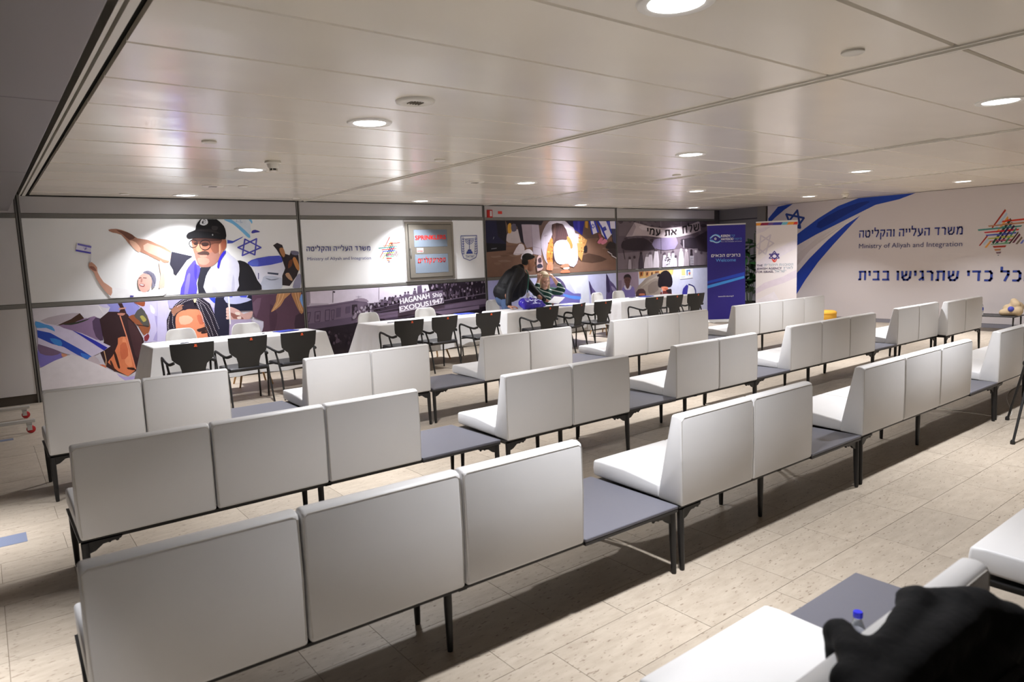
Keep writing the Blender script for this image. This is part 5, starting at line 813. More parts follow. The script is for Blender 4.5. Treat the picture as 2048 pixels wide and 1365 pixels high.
ART['kneel'] = ([(126,95,80),(116,86,72),(122,92,80),(140,112,98),(134,104,88),(100,78,70),(84,62,52),(190,180,182),(34,28,36),(28,28,56),(24,22,34),(18,17,24),(110,110,120),(150,150,160),(202,152,60),(90,84,100),(34,28,40),(166,151,162),(178,166,180),(138,124,140),(150,138,152),(224,214,222),(228,220,230),(180,170,182),(36,30,50),(46,42,132),(62,56,160),(182,132,52),(180,171,185),(190,178,194),(196,188,200),(150,132,150),(66,46,48),(96,70,66),(48,32,34),(192,127,62),(166,106,56),(222,170,90),(150,84,44),(192,184,198),(182,174,188),(198,186,202),(176,167,182),(208,133,103),(150,90,70),(202,117,87),(188,120,96),(202,202,196),(192,142,87),(172,162,192),(150,96,50),(224,182,120),(40,32,36),(222,217,232),(52,62,172),(70,76,160),(150,80,80),(206,121,142),(212,132,152),(70,70,96),(50,42,42),(60,50,52),(206,196,196),(202,172,172),(60,58,76),(80,60,70)], '''
0:11499,2415 11499,1321 7891,1321 7891,2415;1:8371,1786 8460,1797 8583,1798 8715,1780 8780,1758 8629,1751 8444,1752 8373,1768;2:9708,1626 9867,1635 10048,1635 10137,1616 10139,1595 9975,1588 9790,1590 9706,1607;
1:8734,1692 8826,1703 8942,1704 9032,1686 9064,1665 8949,1657 8809,1658 8743,1674;3:8452,1736 8538,1747 8642,1749 8699,1732 8710,1712 8626,1703 8525,1702 8465,1718;
3:7990,1725 8164,1733 8328,1733 8287,1719 8188,1702 8119,1693 8060,1692 7996,1707;1:8617,1861 8760,1871 8903,1873 8896,1857 8836,1838 8763,1828 8690,1827 8627,1842;
1:10020,1889 10203,1899 10412,1900 10521,1882 10529,1860 10328,1852 10103,1853 10010,1870;3:10235,1653 10357,1664 10496,1665 10548,1647 10540,1626 10438,1616 10320,1616 10247,1633;
3:9753,1856 9950,1866 10140,1867 10106,1851 10003,1832 9915,1822 9834,1820 9759,1837;3:11072,1827 11232,1839 11416,1840 11499,1823 11499,1797 11352,1789 11163,1790 11074,1807;
4:8338,1967 8416,1979 8524,1982 8637,1964 8691,1944 8565,1935 8410,1934 8345,1949;4:8298,1904 8411,1915 8538,1917 8587,1901 8581,1881 8483,1872 8370,1871 8306,1886;
1:8215,1738 8297,1749 8392,1751 8431,1734 8431,1715 8365,1705 8286,1704 8231,1720;2:8345,1917 8510,1927 8684,1928 8723,1912 8687,1893 8557,1884 8417,1884 8343,1899;
2:11193,1958 11404,1969 11499,1970 11499,1920 11285,1921 11182,1938;3:8665,1751 8713,1763 8805,1765 8974,1745 9083,1722 8933,1715 8739,1717 8672,1733;
3:9426,1451 9554,1460 9700,1459 9765,1440 9763,1420 9643,1412 9506,1414 9433,1432;3:9668,1661 9844,1670 10019,1670 10010,1653 9933,1635 9841,1625 9749,1625 9675,1642;
4:11286,1714 11355,1727 11468,1729 11499,1725 11499,1675 11379,1675 11299,1693;4:8050,1588 8110,1599 8185,1601 8225,1584 8233,1565 8184,1555 8120,1554 8070,1570;
2:10914,1353 11045,1362 11211,1361 11346,1338 11381,1321 10970,1321 10917,1332;3:8164,1635 8244,1646 8351,1647 8453,1628 8498,1608 8380,1600 8235,1601 8172,1617;5:11499,2415 11499,2066 10550,2036 8343,2034 7891,2040 7891,2415;
6:10295,1600 10409,1673 10650,1717 10984,1656 11216,1572 11050,1524 10756,1505 10474,1541;7:8388,2019 8380,2088 8423,2162 8552,2231 8687,2248 8760,2122 8769,1984 8661,1959 8525,1973 8439,1986;
8:9371,2415 9307,2328 8689,2299 8430,2328 8386,2415;9:8358,2415 8394,2148 8370,1831 7891,1808 7891,2415;10:8374,2415 8404,2148 8377,1975 8184,2107 8155,2415;11:7891,1983 8376,1961 8367,1831 7891,1808;
12:8006,1876 8140,1888 8142,1871 8007,1859;13:8060,2058 8082,2105 8089,2101 8068,2055;14:8440,2335 8477,2369 8515,2364 8528,2289 8526,2205 8505,2172 8478,2162 8452,2165 8433,2191 8429,2263;
15:8523,2335 8577,2359 8635,2350 8655,2286 8648,2219 8593,2196 8535,2205 8515,2268;16:8663,2343 8842,2343 8853,1938 8751,1999;17:8785,2343 9034,2343 9053,1890 8898,1864 8827,1998;
18:9024,2343 9239,2335 9280,1901 9292,1705 9067,1741 9055,1920;19:9043,2339 9073,1753 9062,1753 9031,2338;20:9071,1896 9252,1862 9250,1850 9069,1885;
21:8562,1783 8629,1874 8711,1956 8776,1959 8824,1924 8846,1859 8837,1791 8778,1755 8701,1736 8628,1731 8570,1739 8549,1750;
22:8736,1661 8763,1732 8818,1806 8896,1842 8974,1847 9037,1808 9067,1756 9033,1725 8968,1699 8888,1667 8811,1644 8759,1640;23:8568,1759 8819,1761 8819,1749 8568,1748;24:10207,2415 10222,2281 10085,2328 10005,2415;
25:10541,2415 10465,2116 10220,2242 10198,2415;26:10406,2415 10391,2179 10337,2195 10329,2415;27:10646,2415 10634,2257 10558,2281 10562,2415;
28:9274,1991 9306,2116 9363,2231 9429,2324 9510,2396 9551,2415 9967,2415 10030,2376 10127,2305 10187,2286 10231,2242 10274,2081 10305,1898 10325,1772 10319,1662 10263,1529 10182,1438 10098,1465 9993,1531 9842,1585 9683,1618 9547,1568 9435,1534 9367,1621 9324,1750 9286,1869;
29:9294,1991 9331,2090 9379,2140 9389,2072 9392,1959 9412,1840 9424,1747 9401,1736 9365,1779 9320,1878;30:9508,2351 9586,2390 9673,2415 9858,2415 9920,2397 9841,2372 9711,2351 9584,2343;31:9373,2109 9461,2125 9464,2110 9375,2095;
32:9599,2343 9738,2375 9897,2351 10001,2234 10056,2104 10032,2038 9968,2004 9889,2009 9802,2014 9712,1991 9644,1925 9643,1754 9651,1588 9606,1518 9557,1545 9541,1754 9544,1987 9572,2078 9601,2139 9585,2250;
33:9628,2320 9672,2368 9711,2336 9704,2206 9680,2062 9644,1969 9614,1956 9612,2131;34:9634,2339 9656,2090 9645,2089 9623,2338;34:9683,2339 9709,2090 9698,2089 9672,2338;34:9732,2339 9763,2089 9752,2088 9721,2338;
34:9781,2339 9816,2089 9806,2088 9771,2337;34:9831,2339 9870,2089 9860,2087 9820,2337;34:9881,2339 9925,2088 9914,2086 9870,2337;34:9930,2339 9979,2088 9968,2086 9920,2337;
35:9471,1913 9525,2018 9578,2078 9606,2023 9617,1910 9600,1760 9581,1621 9596,1565 9598,1544 9530,1527 9456,1541 9427,1616 9422,1717 9438,1815;
36:10013,2089 10049,2093 10097,2057 10145,1981 10176,1900 10165,1846 10131,1823 10078,1855 10028,1918 10009,2012;37:9516,1773 9506,1757 9488,1757 9479,1773 9489,1789 9507,1789;
38:9556,1735 9546,1720 9527,1720 9519,1736 9529,1752 9547,1751;38:9581,1630 9572,1615 9553,1615 9545,1631 9554,1647 9573,1646;38:9605,1860 9596,1844 9577,1844 9569,1860 9578,1876 9597,1876;
37:9489,1775 9480,1760 9461,1760 9453,1776 9463,1792 9481,1791;38:9573,1881 9564,1865 9545,1866 9537,1882 9547,1897 9565,1897;38:9602,1793 9592,1778 9573,1778 9565,1794 9575,1810 9593,1809;
38:9512,1652 9503,1637 9484,1637 9476,1653 9486,1669 9504,1668;37:9603,1761 9593,1745 9575,1746 9566,1762 9576,1777 9594,1777;38:9612,1964 9602,1949 9584,1949 9575,1965 9585,1981 9603,1980;
38:9523,1627 9514,1611 9495,1612 9487,1628 9497,1643 9515,1643;38:9475,1625 9465,1610 9447,1610 9439,1626 9448,1642 9467,1641;38:9508,1956 9498,1941 9480,1941 9472,1957 9481,1972 9500,1972;
37:9481,1779 9471,1763 9453,1763 9444,1779 9454,1795 9472,1795;
39:9621,1864 9648,1922 9697,1970 9775,2005 9864,2021 9953,2014 10030,1980 10082,1911 10110,1824 10105,1728 10082,1637 10060,1565 10014,1514 9901,1498 9782,1507 9710,1537 9662,1588 9637,1662 9626,1742 9617,1806;
40:10097,1762 10191,1785 10279,1757 10317,1679 10316,1583 10262,1491 10181,1433 10078,1458 10004,1530 10028,1652;41:10083,1735 10301,1729 10301,1721 10083,1727;41:10082,1680 10299,1658 10299,1651 10081,1672;
41:10080,1626 10297,1587 10296,1580 10079,1618;41:10078,1571 10295,1516 10293,1509 10076,1564;42:9988,1966 10039,1939 10089,1855 10092,1746 10071,1637 10030,1558 9993,1531 9993,1611 10000,1733 9988,1869;
43:9407,1428 9422,1489 9456,1549 9520,1571 9578,1560 9594,1485 9587,1406 9566,1388 9531,1390 9478,1393 9430,1402 9409,1408;44:9479,1503 9460,1401 9452,1402 9471,1505;44:9529,1502 9519,1394 9511,1395 9522,1503;
45:9797,1328 9802,1355 9861,1380 9935,1393 10009,1390 10068,1349 10072,1321 9853,1321;46:9802,1460 9831,1483 9887,1503 9953,1516 10014,1514 10052,1485 10054,1451 9977,1432 9884,1426 9827,1438;
47:9884,1429 9969,1438 10053,1438 10063,1418 10035,1397 9969,1392 9904,1397 9875,1412;48:10228,2157 10378,2132 10604,2004 10499,1816 10424,1556 10319,1678 10306,1914;49:10239,2160 10361,2132 10333,1945 10285,1945;
50:10444,1770 10434,1758 10414,1758 10404,1771 10415,1783 10434,1783;51:10372,1951 10362,1939 10342,1939 10333,1952 10343,1964 10363,1963;51:10444,1950 10434,1938 10414,1938 10405,1950 10415,1962 10434,1962;
50:10481,2031 10471,2019 10451,2019 10442,2032 10452,2044 10472,2044;50:10374,2062 10364,2050 10344,2050 10335,2063 10345,2075 10364,2074;50:10399,2056 10389,2043 10369,2044 10360,2056 10370,2068 10390,2068;
51:10453,2013 10442,2001 10423,2001 10413,2014 10424,2026 10443,2026;50:10463,1750 10453,1738 10433,1738 10424,1751 10434,1763 10454,1763;51:10501,1783 10491,1771 10471,1771 10462,1784 10472,1796 10492,1795;
50:10448,1837 10438,1825 10418,1825 10409,1838 10419,1850 10439,1850;50:10458,1748 10447,1736 10428,1736 10418,1749 10429,1761 10448,1760;50:10452,1762 10441,1749 10422,1750 10412,1762 10423,1775 10442,1774;
51:10475,2042 10465,2030 10446,2030 10436,2042 10446,2054 10466,2054;50:10484,2053 10474,2041 10454,2041 10445,2054 10455,2066 10475,2066;50:10518,1945 10507,1933 10488,1933 10478,1945 10488,1958 10508,1957;
51:10527,2017 10516,2005 10497,2005 10487,2018 10498,2030 10517,2029;51:10398,2011 10388,1999 10368,2000 10359,2012 10369,2024 10388,2024;51:10472,1739 10461,1727 10442,1728 10432,1740 10442,1752 10462,1752;
51:10454,2049 10444,2037 10424,2037 10415,2050 10425,2062 10445,2062;50:10376,1768 10365,1756 10346,1756 10337,1769 10347,1781 10366,1781;51:10387,2082 10376,2070 10357,2070 10347,2082 10358,2094 10377,2094;
51:10536,1854 10526,1842 10506,1842 10497,1855 10507,1867 10527,1867;52:10500,1863 10545,1889 10589,1885 10601,1828 10590,1766 10543,1740 10496,1744 10487,1801;53:10855,2415 10962,2176 10752,2121 10661,2415;
54:10710,2415 10786,2129 10748,2120 10661,2415;54:10863,2415 10966,2176 10916,2160 10807,2415;54:10844,2283 10732,2261 10730,2272 10842,2294;54:10727,2267 10764,2361 10774,2357 10738,2263;
54:10770,2363 10846,2290 10838,2282 10762,2355;54:10791,2245 10715,2318 10723,2326 10799,2253;54:10717,2325 10829,2347 10831,2336 10720,2314;54:10834,2341 10797,2247 10787,2251 10823,2345;
53:11232,2415 11213,2287 11006,2288 10900,2415;54:10965,2415 11052,2304 10983,2288 10893,2415;53:10984,2320 11190,2415 11194,2415 11384,2140 11204,1996 11047,2127;54:10984,2320 11035,2339 11228,2015 11170,2000;
54:11254,2415 11408,2157 11348,2124 11194,2415;55:11074,2272 11167,2304 11211,2223 11118,2191;53:11499,2415 11499,2247 11281,2252 11257,2415;54:11308,2415 11333,2251 11286,2252 11259,2415;
54:11499,2415 11499,2244 11483,2244 11479,2415;56:10933,2144 11024,2127 11055,2014 10975,2015;57:10905,1952 10953,2007 11022,2055 11069,2056 11090,2030 11052,1970 10995,1918 10937,1921;
58:11018,1934 11067,1988 11136,2029 11195,2006 11222,1963 11164,1926 11086,1900 11036,1907;59:11351,2251 11499,2241 11499,1858 11412,1887;
60:11166,1850 11225,1914 11320,1962 11441,1936 11499,1907 11499,1785 11385,1784 11222,1800 11164,1819;61:11221,1752 11272,1793 11363,1814 11461,1804 11499,1783 11499,1569 11455,1578 11358,1634 11270,1693;
62:11225,1756 11370,1682 11359,1662 11215,1736;62:11346,1663 11499,1598 11499,1573 11337,1642;63:9151,1656 9204,1713 9262,1706 9303,1583 9315,1447 9258,1402 9190,1391 9160,1381 9147,1408 9139,1530;
64:9155,1513 9202,1536 9255,1540 9296,1504 9306,1463 9238,1447 9162,1450 9144,1479;65:9180,1633 9218,1661 9261,1668 9278,1622 9276,1570 9238,1553 9196,1557 9178,1592;
''', [
])
ART['flags'] = ([(192,194,230),(176,176,222),(214,218,242),(88,78,112),(112,100,140),(112,107,178),(92,142,232),(70,62,100),(98,86,142),(60,50,94),(60,52,96),(92,80,127),(56,46,84),(150,140,180),(70,60,90)], '''
0:11499,1249 11499,125 7891,125 7891,1249;1:8230,1249 8149,125 7891,125 7891,1249;2:9982,1235 10613,1238 10638,623 10372,642;
3:9423,1222 9458,1249 9609,1249 9691,1236 9792,1197 9874,1129 9933,1049 9958,980 9949,891 9908,727 9811,586 9583,545 9379,618 9363,920;4:9462,1197 9514,1224 9586,1229 9655,1207 9687,1171 9613,1118 9519,1087 9473,1134;
5:9868,982 9950,987 10035,933 10107,895 10183,861 10294,860 10383,849 10386,787 10352,707 10336,619 10259,554 9991,538 9748,591 9765,792;
6:9880,872 9959,855 10074,828 10234,809 10366,786 10390,748 10342,721 10205,738 10051,771 9951,801 9887,829 9861,857;7:9885,982 9777,678 9766,682 9873,987;
8:10627,1125 10668,1072 10739,958 10843,855 10910,752 10832,640 10727,585 10701,679 10690,831 10649,1004;9:10631,1117 10665,1084 10706,992 10722,894 10723,813 10704,784 10678,815 10647,974;
10:10804,856 10863,813 10910,752 10882,720 10833,708 10799,725 10778,760 10781,818;11:11179,1246 11224,1208 11296,1092 11413,1003 11499,902 11499,463 11361,472 11188,569 11158,683 11172,835 11167,1066;
12:11183,1237 11220,1206 11261,1094 11286,960 11290,844 11245,807 11196,850 11179,1053;13:11340,974 11421,923 11499,853 11499,767 11433,808 11361,873 11332,938;14:11185,1249 11181,550 11170,550 11173,1249;
''', [
])
ART['gathering'] = ([(92,80,88),(120,108,116),(104,92,98),(70,59,66),(84,72,80),(106,94,102),(60,50,57),(50,41,48),(124,112,140),(50,42,50),(58,48,56),(146,136,146),(70,60,72),(66,56,62),(150,140,148),(178,164,168),(150,136,142),(196,184,188),(170,160,170),(70,58,64),(139,131,139),(126,114,122),(103,93,100),(66,56,66),(60,50,56),(54,45,54),(206,197,208),(168,161,170),(200,190,202),(90,78,86),(164,155,165),(212,203,214),(86,74,82),(173,166,175),(200,192,206),(78,66,76),(164,157,168),(214,206,218),(206,196,206),(175,168,178),(190,182,196),(76,64,74),(155,149,160),(205,196,208),(70,60,70),(168,160,170),(210,200,208),(172,164,170),(160,148,154),(180,168,172),(131,121,126),(44,36,42),(36,28,34),(36,29,34),(112,100,108),(170,160,164),(91,82,88),(80,68,76),(98,88,95),(96,84,92),(70,60,66),(78,68,75),(206,198,206),(60,50,60)], '''
0:15169,2415 15169,1321 11561,1321 11561,2415;1:11561,1696 15086,1776 15085,1321 11561,1321;2:12312,2415 12046,2069 11609,2089 11596,2415;3:14408,2247 14450,2268 14517,2274 14586,2250 14625,2219 14573,2193 14496,2183 14437,2211;
4:12205,2214 12222,2233 12265,2239 12341,2217 12396,2187 12350,2164 12279,2154 12231,2180;3:14703,2119 14731,2140 14792,2146 14889,2121 14954,2089 14889,2063 14793,2053 14732,2082;
5:12303,2163 12365,2182 12441,2187 12478,2165 12485,2136 12439,2112 12378,2103 12325,2129;4:12675,2169 12746,2188 12828,2194 12842,2172 12828,2142 12795,2118 12752,2108 12699,2135;
4:12669,2081 12718,2100 12782,2105 12823,2083 12837,2053 12800,2029 12746,2020 12695,2047;4:12572,1900 12618,1919 12685,1924 12746,1901 12777,1871 12723,1848 12649,1839 12595,1866;
5:13024,1987 13089,2006 13170,2011 13215,1988 13226,1958 13173,1934 13104,1925 13047,1952;6:14581,2329 14648,2350 14740,2356 14812,2333 14844,2301 14769,2275 14670,2265 14605,2293;
3:14802,2123 14876,2144 14965,2150 14995,2126 14992,2094 14950,2068 14892,2058 14831,2087;3:12620,2308 12684,2328 12764,2334 12809,2312 12821,2282 12767,2259 12697,2248 12642,2275;
3:12319,2230 12347,2249 12393,2255 12444,2233 12475,2204 12444,2180 12394,2170 12347,2196;4:12403,2013 12438,2032 12489,2037 12525,2015 12541,1986 12518,1962 12478,1952 12431,1979;
5:12544,2358 12567,2377 12613,2383 12678,2361 12722,2332 12683,2308 12620,2298 12571,2324;5:12245,2030 12295,2049 12358,2054 12385,2032 12389,2003 12361,1979 12320,1970 12271,1996;
6:13562,2185 13588,2206 13637,2211 13696,2188 13735,2158 13701,2133 13645,2123 13593,2150;4:11732,1961 11792,1979 11865,1984 11898,1962 11901,1934 11859,1911 11804,1902 11754,1928;
5:12417,1877 12471,1896 12539,1900 12565,1878 12567,1849 12536,1825 12492,1816 12442,1843;6:12675,1807 12719,1827 12778,1831 12812,1809 12824,1779 12796,1755 12752,1746 12703,1773;
6:12654,1984 12705,2004 12768,2009 12793,1986 12796,1957 12770,1933 12731,1923 12682,1950;5:14501,2142 14549,2163 14625,2169 14707,2145 14753,2113 14685,2088 14590,2077 14527,2106;
6:12971,2415 12934,2396 12862,2386 12810,2412 12807,2415;3:13936,1797 13988,1817 14061,1822 14120,1797 14147,1766 14095,1741 14021,1732 13963,1761;
4:13353,1799 13417,1818 13500,1823 13555,1799 13573,1768 13513,1744 13435,1736 13376,1764;4:14784,2180 14836,2201 14913,2207 14989,2183 15030,2151 14965,2125 14875,2115 14812,2143;
6:13136,2090 13164,2110 13218,2116 13295,2093 13347,2062 13295,2038 13216,2029 13163,2056;6:13981,2253 14003,2274 14057,2280 14159,2257 14230,2226 14165,2200 14067,2190 14009,2218;
6:12110,2213 12134,2232 12180,2237 12238,2216 12275,2186 12240,2163 12183,2153 12137,2179;4:12044,2415 12047,2409 12019,2385 11977,2375 11930,2401 11919,2415;
5:11936,2111 11956,2130 11998,2135 12057,2113 12097,2084 12064,2061 12009,2052 11963,2078;4:13014,2415 13025,2404 12992,2380 12939,2369 12889,2396 12873,2415;
4:11924,1853 11964,1872 12021,1877 12067,1854 12090,1825 12052,1802 11997,1793 11948,1820;4:12758,2017 12785,2037 12839,2042 12919,2019 12972,1988 12917,1965 12836,1956 12783,1983;
5:13812,2307 13844,2328 13898,2334 13957,2311 13993,2280 13956,2255 13896,2245 13843,2272;4:14704,2413 14709,2415 14918,2415 14946,2386 14881,2360 14794,2349 14730,2377;
5:15024,2243 15045,2265 15100,2271 15169,2255 15169,2183 15117,2178 15055,2206;5:12083,2034 12110,2053 12160,2059 12220,2036 12258,2007 12218,1984 12156,1975 12108,2001;
4:14691,2167 14735,2189 14803,2195 14872,2170 14910,2138 14858,2113 14781,2102 14721,2131;6:14999,2174 15036,2195 15097,2201 15154,2177 15169,2162 15169,2132 15150,2119 15091,2108 15033,2137;
6:12171,2415 12160,2401 12128,2391 12085,2415;5:13224,1826 13288,1845 13371,1850 13423,1826 13440,1795 13381,1772 13305,1763 13247,1791;4:12383,2057 12425,2076 12492,2081 12567,2058 12609,2029 12546,2005 12458,1996 12404,2023;
4:12211,2367 12278,2386 12360,2392 12403,2371 12411,2342 12356,2318 12285,2308 12231,2334;6:12962,2280 12984,2300 13028,2306 13089,2283 13131,2254 13097,2229 13041,2219 12992,2246;
5:12397,2414 12397,2415 12543,2415 12594,2389 12546,2365 12472,2355 12423,2381;3:11591,2414 11594,2415 11745,2415 11748,2390 11711,2367 11661,2357 11613,2382;
6:13397,2022 13440,2042 13501,2048 13538,2024 13554,1994 13524,1969 13478,1959 13426,1987;3:11778,2028 11817,2047 11868,2052 11893,2030 11900,2001 11881,1978 11850,1969 11805,1995;
4:13277,2253 13353,2273 13438,2279 13445,2256 13424,2226 13395,2201 13358,2191 13303,2218;5:12822,1933 12861,1952 12922,1957 12987,1934 13025,1904 12974,1880 12900,1871 12847,1898;
4:13666,2173 13698,2194 13749,2199 13786,2176 13806,2146 13787,2121 13749,2110 13699,2138;5:12296,2198 12316,2217 12357,2223 12415,2201 12455,2171 12424,2148 12371,2138 12325,2164;
3:13371,2068 13406,2088 13458,2093 13494,2070 13511,2040 13490,2015 13453,2005 13403,2033;3:13528,2324 13570,2344 13634,2350 13692,2328 13723,2297 13677,2272 13610,2262 13555,2289;
6:13791,1967 13840,1988 13907,1993 13958,1969 13982,1938 13939,1913 13876,1903 13820,1932;4:14308,2356 14352,2377 14420,2383 14483,2360 14517,2329 14468,2303 14396,2292 14337,2320;
4:14795,2065 14854,2086 14932,2092 14982,2068 15001,2035 14953,2010 14886,1999 14825,2028;5:12555,2126 12581,2145 12630,2151 12696,2128 12739,2099 12696,2075 12631,2065 12582,2092;
4:11946,2145 11987,2164 12044,2169 12079,2148 12094,2119 12064,2095 12019,2086 11972,2112;6:11746,2415 11737,2405 11704,2395 11668,2415;
7:11675,1874 11718,1944 11848,2004 12129,2033 12423,2031 12592,1979 12704,1907 12804,1831 12819,1767 12664,1744 12417,1741 12088,1744 11794,1763 11685,1812;
8:12810,1992 13218,2040 13621,2026 13688,1890 13562,1751 13195,1728 12832,1767 12725,1878;9:13845,1979 14149,2020 14482,2008 14658,1886 14660,1766 14294,1756 13900,1798 13785,1889;10:14364,2027 15149,2281 15148,1605 14480,1696;
11:12309,2415 12306,2283 12296,2283 12299,2415;11:13060,2415 13058,2282 13047,2282 13049,2415;11:13813,2415 13811,2280 13801,2280 13802,2415;12:13057,2046 13070,1653 13053,1652 13040,2045;
13:11756,1797 11801,1551 11778,1547 11733,1793;14:13921,1971 13926,1771 13886,1770 13882,1970;
15:11830,2067 12128,2390 12353,2353 12710,2285 13132,2256 13624,2273 14076,2319 14463,2415 14534,2415 14596,2190 14190,2102 13621,2032 13075,2027 12551,2077 12171,2081;16:11838,2071 12128,2378 12176,2286 12047,2085;
17:12352,2328 12714,2285 13078,2223 13167,2193 13078,2180 12728,2189 12375,2218 12275,2282;18:11914,1518 11923,1546 11933,1547 11952,1551 11970,1546 11981,1534 11988,1498 12001,1398 11999,1321 11888,1321 11892,1411;
19:11991,1576 11980,1553 11955,1542 11927,1547 11909,1566 11910,1590 11928,1608 11957,1612 11981,1599;20:11958,1501 11960,1321 11954,1321 11951,1501;
21:12069,1530 12079,1558 12092,1559 12114,1564 12137,1558 12149,1547 12158,1510 12175,1404 12172,1321 12037,1321 12043,1419;19:12153,1588 12142,1565 12117,1554 12089,1559 12070,1578 12071,1603 12090,1621 12119,1624 12143,1611;
22:12121,1513 12125,1321 12119,1321 12114,1513;23:12292,1616 12304,1650 12318,1646 12344,1651 12369,1645 12383,1639 12393,1597 12412,1452 12408,1321 12256,1321 12263,1466;
24:12382,1676 12372,1653 12346,1641 12317,1646 12298,1665 12299,1690 12318,1708 12347,1712 12373,1699;25:12351,1600 12355,1321 12349,1321 12344,1600;
26:12478,1560 12494,1591 12514,1590 12549,1594 12585,1588 12605,1578 12620,1539 12647,1418 12644,1321 12431,1321 12439,1435;14:12587,1619 12576,1596 12550,1584 12520,1589 12501,1609 12502,1633 12521,1652 12551,1655 12577,1642;
27:12559,1542 12568,1321 12561,1321 12552,1542;28:12603,1608 12618,1642 12635,1638 12666,1642 12697,1637 12715,1630 12728,1587 12751,1442 12748,1321 12561,1321 12568,1458;
29:12705,1668 12694,1645 12667,1633 12638,1638 12619,1657 12619,1682 12639,1701 12669,1704 12695,1691;30:12675,1591 12682,1321 12675,1321 12668,1591;
31:12805,1681 12822,1719 12842,1711 12878,1715 12914,1709 12935,1707 12950,1660 12978,1479 12974,1321 12756,1321 12764,1496;32:12916,1741 12905,1717 12878,1706 12848,1711 12829,1730 12829,1755 12849,1774 12880,1777 12906,1764;
33:12888,1663 12896,1321 12889,1321 12881,1663;34:13125,1585 13138,1618 13154,1616 13182,1620 13211,1615 13227,1605 13239,1564 13261,1432 13258,1321 13087,1321 13094,1448;
35:13223,1646 13212,1622 13185,1611 13154,1616 13134,1636 13134,1661 13155,1680 13186,1683 13213,1670;36:13191,1568 13198,1321 13191,1321 13184,1568;
37:13280,1563 13295,1595 13313,1594 13346,1598 13379,1592 13398,1582 13411,1542 13437,1418 13435,1321 13238,1321 13244,1434;38:13387,1624 13375,1601 13348,1589 13316,1594 13296,1614 13297,1639 13317,1658 13349,1662 13376,1648;
39:13356,1545 13365,1321 13358,1321 13348,1545;40:13442,1621 13454,1656 13470,1652 13497,1657 13525,1651 13541,1644 13552,1600 13573,1449 13571,1321 13405,1321 13411,1464;
41:13539,1683 13528,1659 13500,1647 13468,1652 13448,1672 13448,1697 13469,1717 13501,1720 13528,1707;42:13506,1603 13513,1321 13506,1321 13499,1603;
43:13554,1502 13563,1530 13573,1534 13591,1538 13609,1533 13619,1518 13627,1482 13641,1393 13639,1321 13531,1321 13534,1407;44:13635,1564 13624,1540 13596,1528 13564,1534 13543,1554 13544,1579 13565,1599 13596,1602 13624,1589;
45:13598,1485 13603,1321 13595,1321 13590,1485;46:13733,1658 13750,1696 13770,1690 13807,1694 13844,1688 13865,1683 13880,1637 13909,1465 13907,1321 13686,1321 13693,1482;
17:13848,1720 13837,1696 13808,1684 13776,1689 13755,1709 13755,1735 13776,1755 13809,1758 13837,1745;47:13817,1640 13828,1321 13821,1321 13810,1640;
48:13939,1644 13954,1681 13973,1676 14006,1680 14038,1675 14057,1669 14071,1623 14097,1460 14095,1321 13897,1321 13904,1476;49:14048,1707 14036,1683 14007,1670 13975,1676 13953,1696 13954,1722 13975,1741 14008,1745 14037,1732;
50:14015,1626 14025,1321 14018,1321 14008,1626;51:14156,1630 14168,1666 14181,1662 14206,1667 14231,1661 14245,1654 14255,1609 14275,1454 14273,1321 14124,1321 14129,1469;
52:14251,1693 14239,1669 14209,1657 14176,1662 14155,1682 14155,1709 14177,1728 14210,1732 14239,1718;53:14214,1612 14221,1321 14214,1321 14207,1612;
54:14321,1608 14335,1642 14352,1640 14383,1644 14414,1638 14431,1629 14444,1586 14469,1444 14468,1321 14282,1321 14287,1460;55:14427,1671 14415,1646 14385,1634 14351,1639 14330,1660 14330,1686 14352,1706 14386,1710 14415,1696;
56:14392,1589 14402,1321 14395,1321 14385,1589;1:14518,1566 14538,1598 14563,1598 14608,1602 14653,1595 14679,1584 14698,1542 14735,1419 14733,1321 14464,1321 14471,1438;
57:14650,1629 14638,1604 14608,1592 14573,1597 14551,1618 14551,1644 14574,1664 14608,1668 14638,1654;58:14620,1547 14636,1321 14629,1321 14613,1546;
59:14816,1520 14829,1550 14846,1553 14877,1558 14907,1551 14925,1537 14938,1498 14963,1400 14962,1321 14779,1321 14784,1417;60:14923,1585 14910,1560 14879,1547 14845,1553 14822,1574 14822,1601 14845,1621 14880,1624 14910,1610;
61:14886,1502 14897,1321 14890,1321 14879,1501;62:14139,1564 14291,1563 14291,1551 14139,1551;62:14139,1533 14291,1532 14291,1520 14139,1520;62:14138,1502 14290,1501 14290,1488 14138,1489;
62:14138,1471 14290,1470 14290,1457 14138,1458;62:14138,1440 14290,1439 14290,1426 14138,1427;62:14138,1409 14290,1408 14290,1395 14137,1396;62:14137,1378 14290,1376 14289,1364 14137,1365;
62:14137,1347 14289,1345 14289,1332 14137,1334;63:13308,1461 13296,1446 13278,1453 13278,1472 13297,1477;63:13207,1498 13196,1483 13178,1490 13178,1508 13196,1513;63:13263,1379 13252,1365 13234,1371 13234,1390 13252,1395;
63:13304,1387 13292,1373 13274,1379 13274,1398 13292,1403;63:13369,1502 13357,1487 13339,1493 13339,1512 13358,1517;63:13320,1479 13308,1465 13290,1471 13290,1490 13308,1495;
63:13338,1551 13327,1536 13308,1543 13309,1561 13327,1567;63:13344,1520 13333,1506 13314,1512 13315,1531 13333,1536;63:13237,1485 13225,1471 13207,1477 13208,1496 13226,1501;
63:13356,1399 13345,1385 13327,1391 13327,1410 13345,1415;63:13234,1542 13222,1527 13204,1533 13204,1552 13223,1557;63:13402,1503 13390,1488 13372,1494 13372,1513 13391,1518;
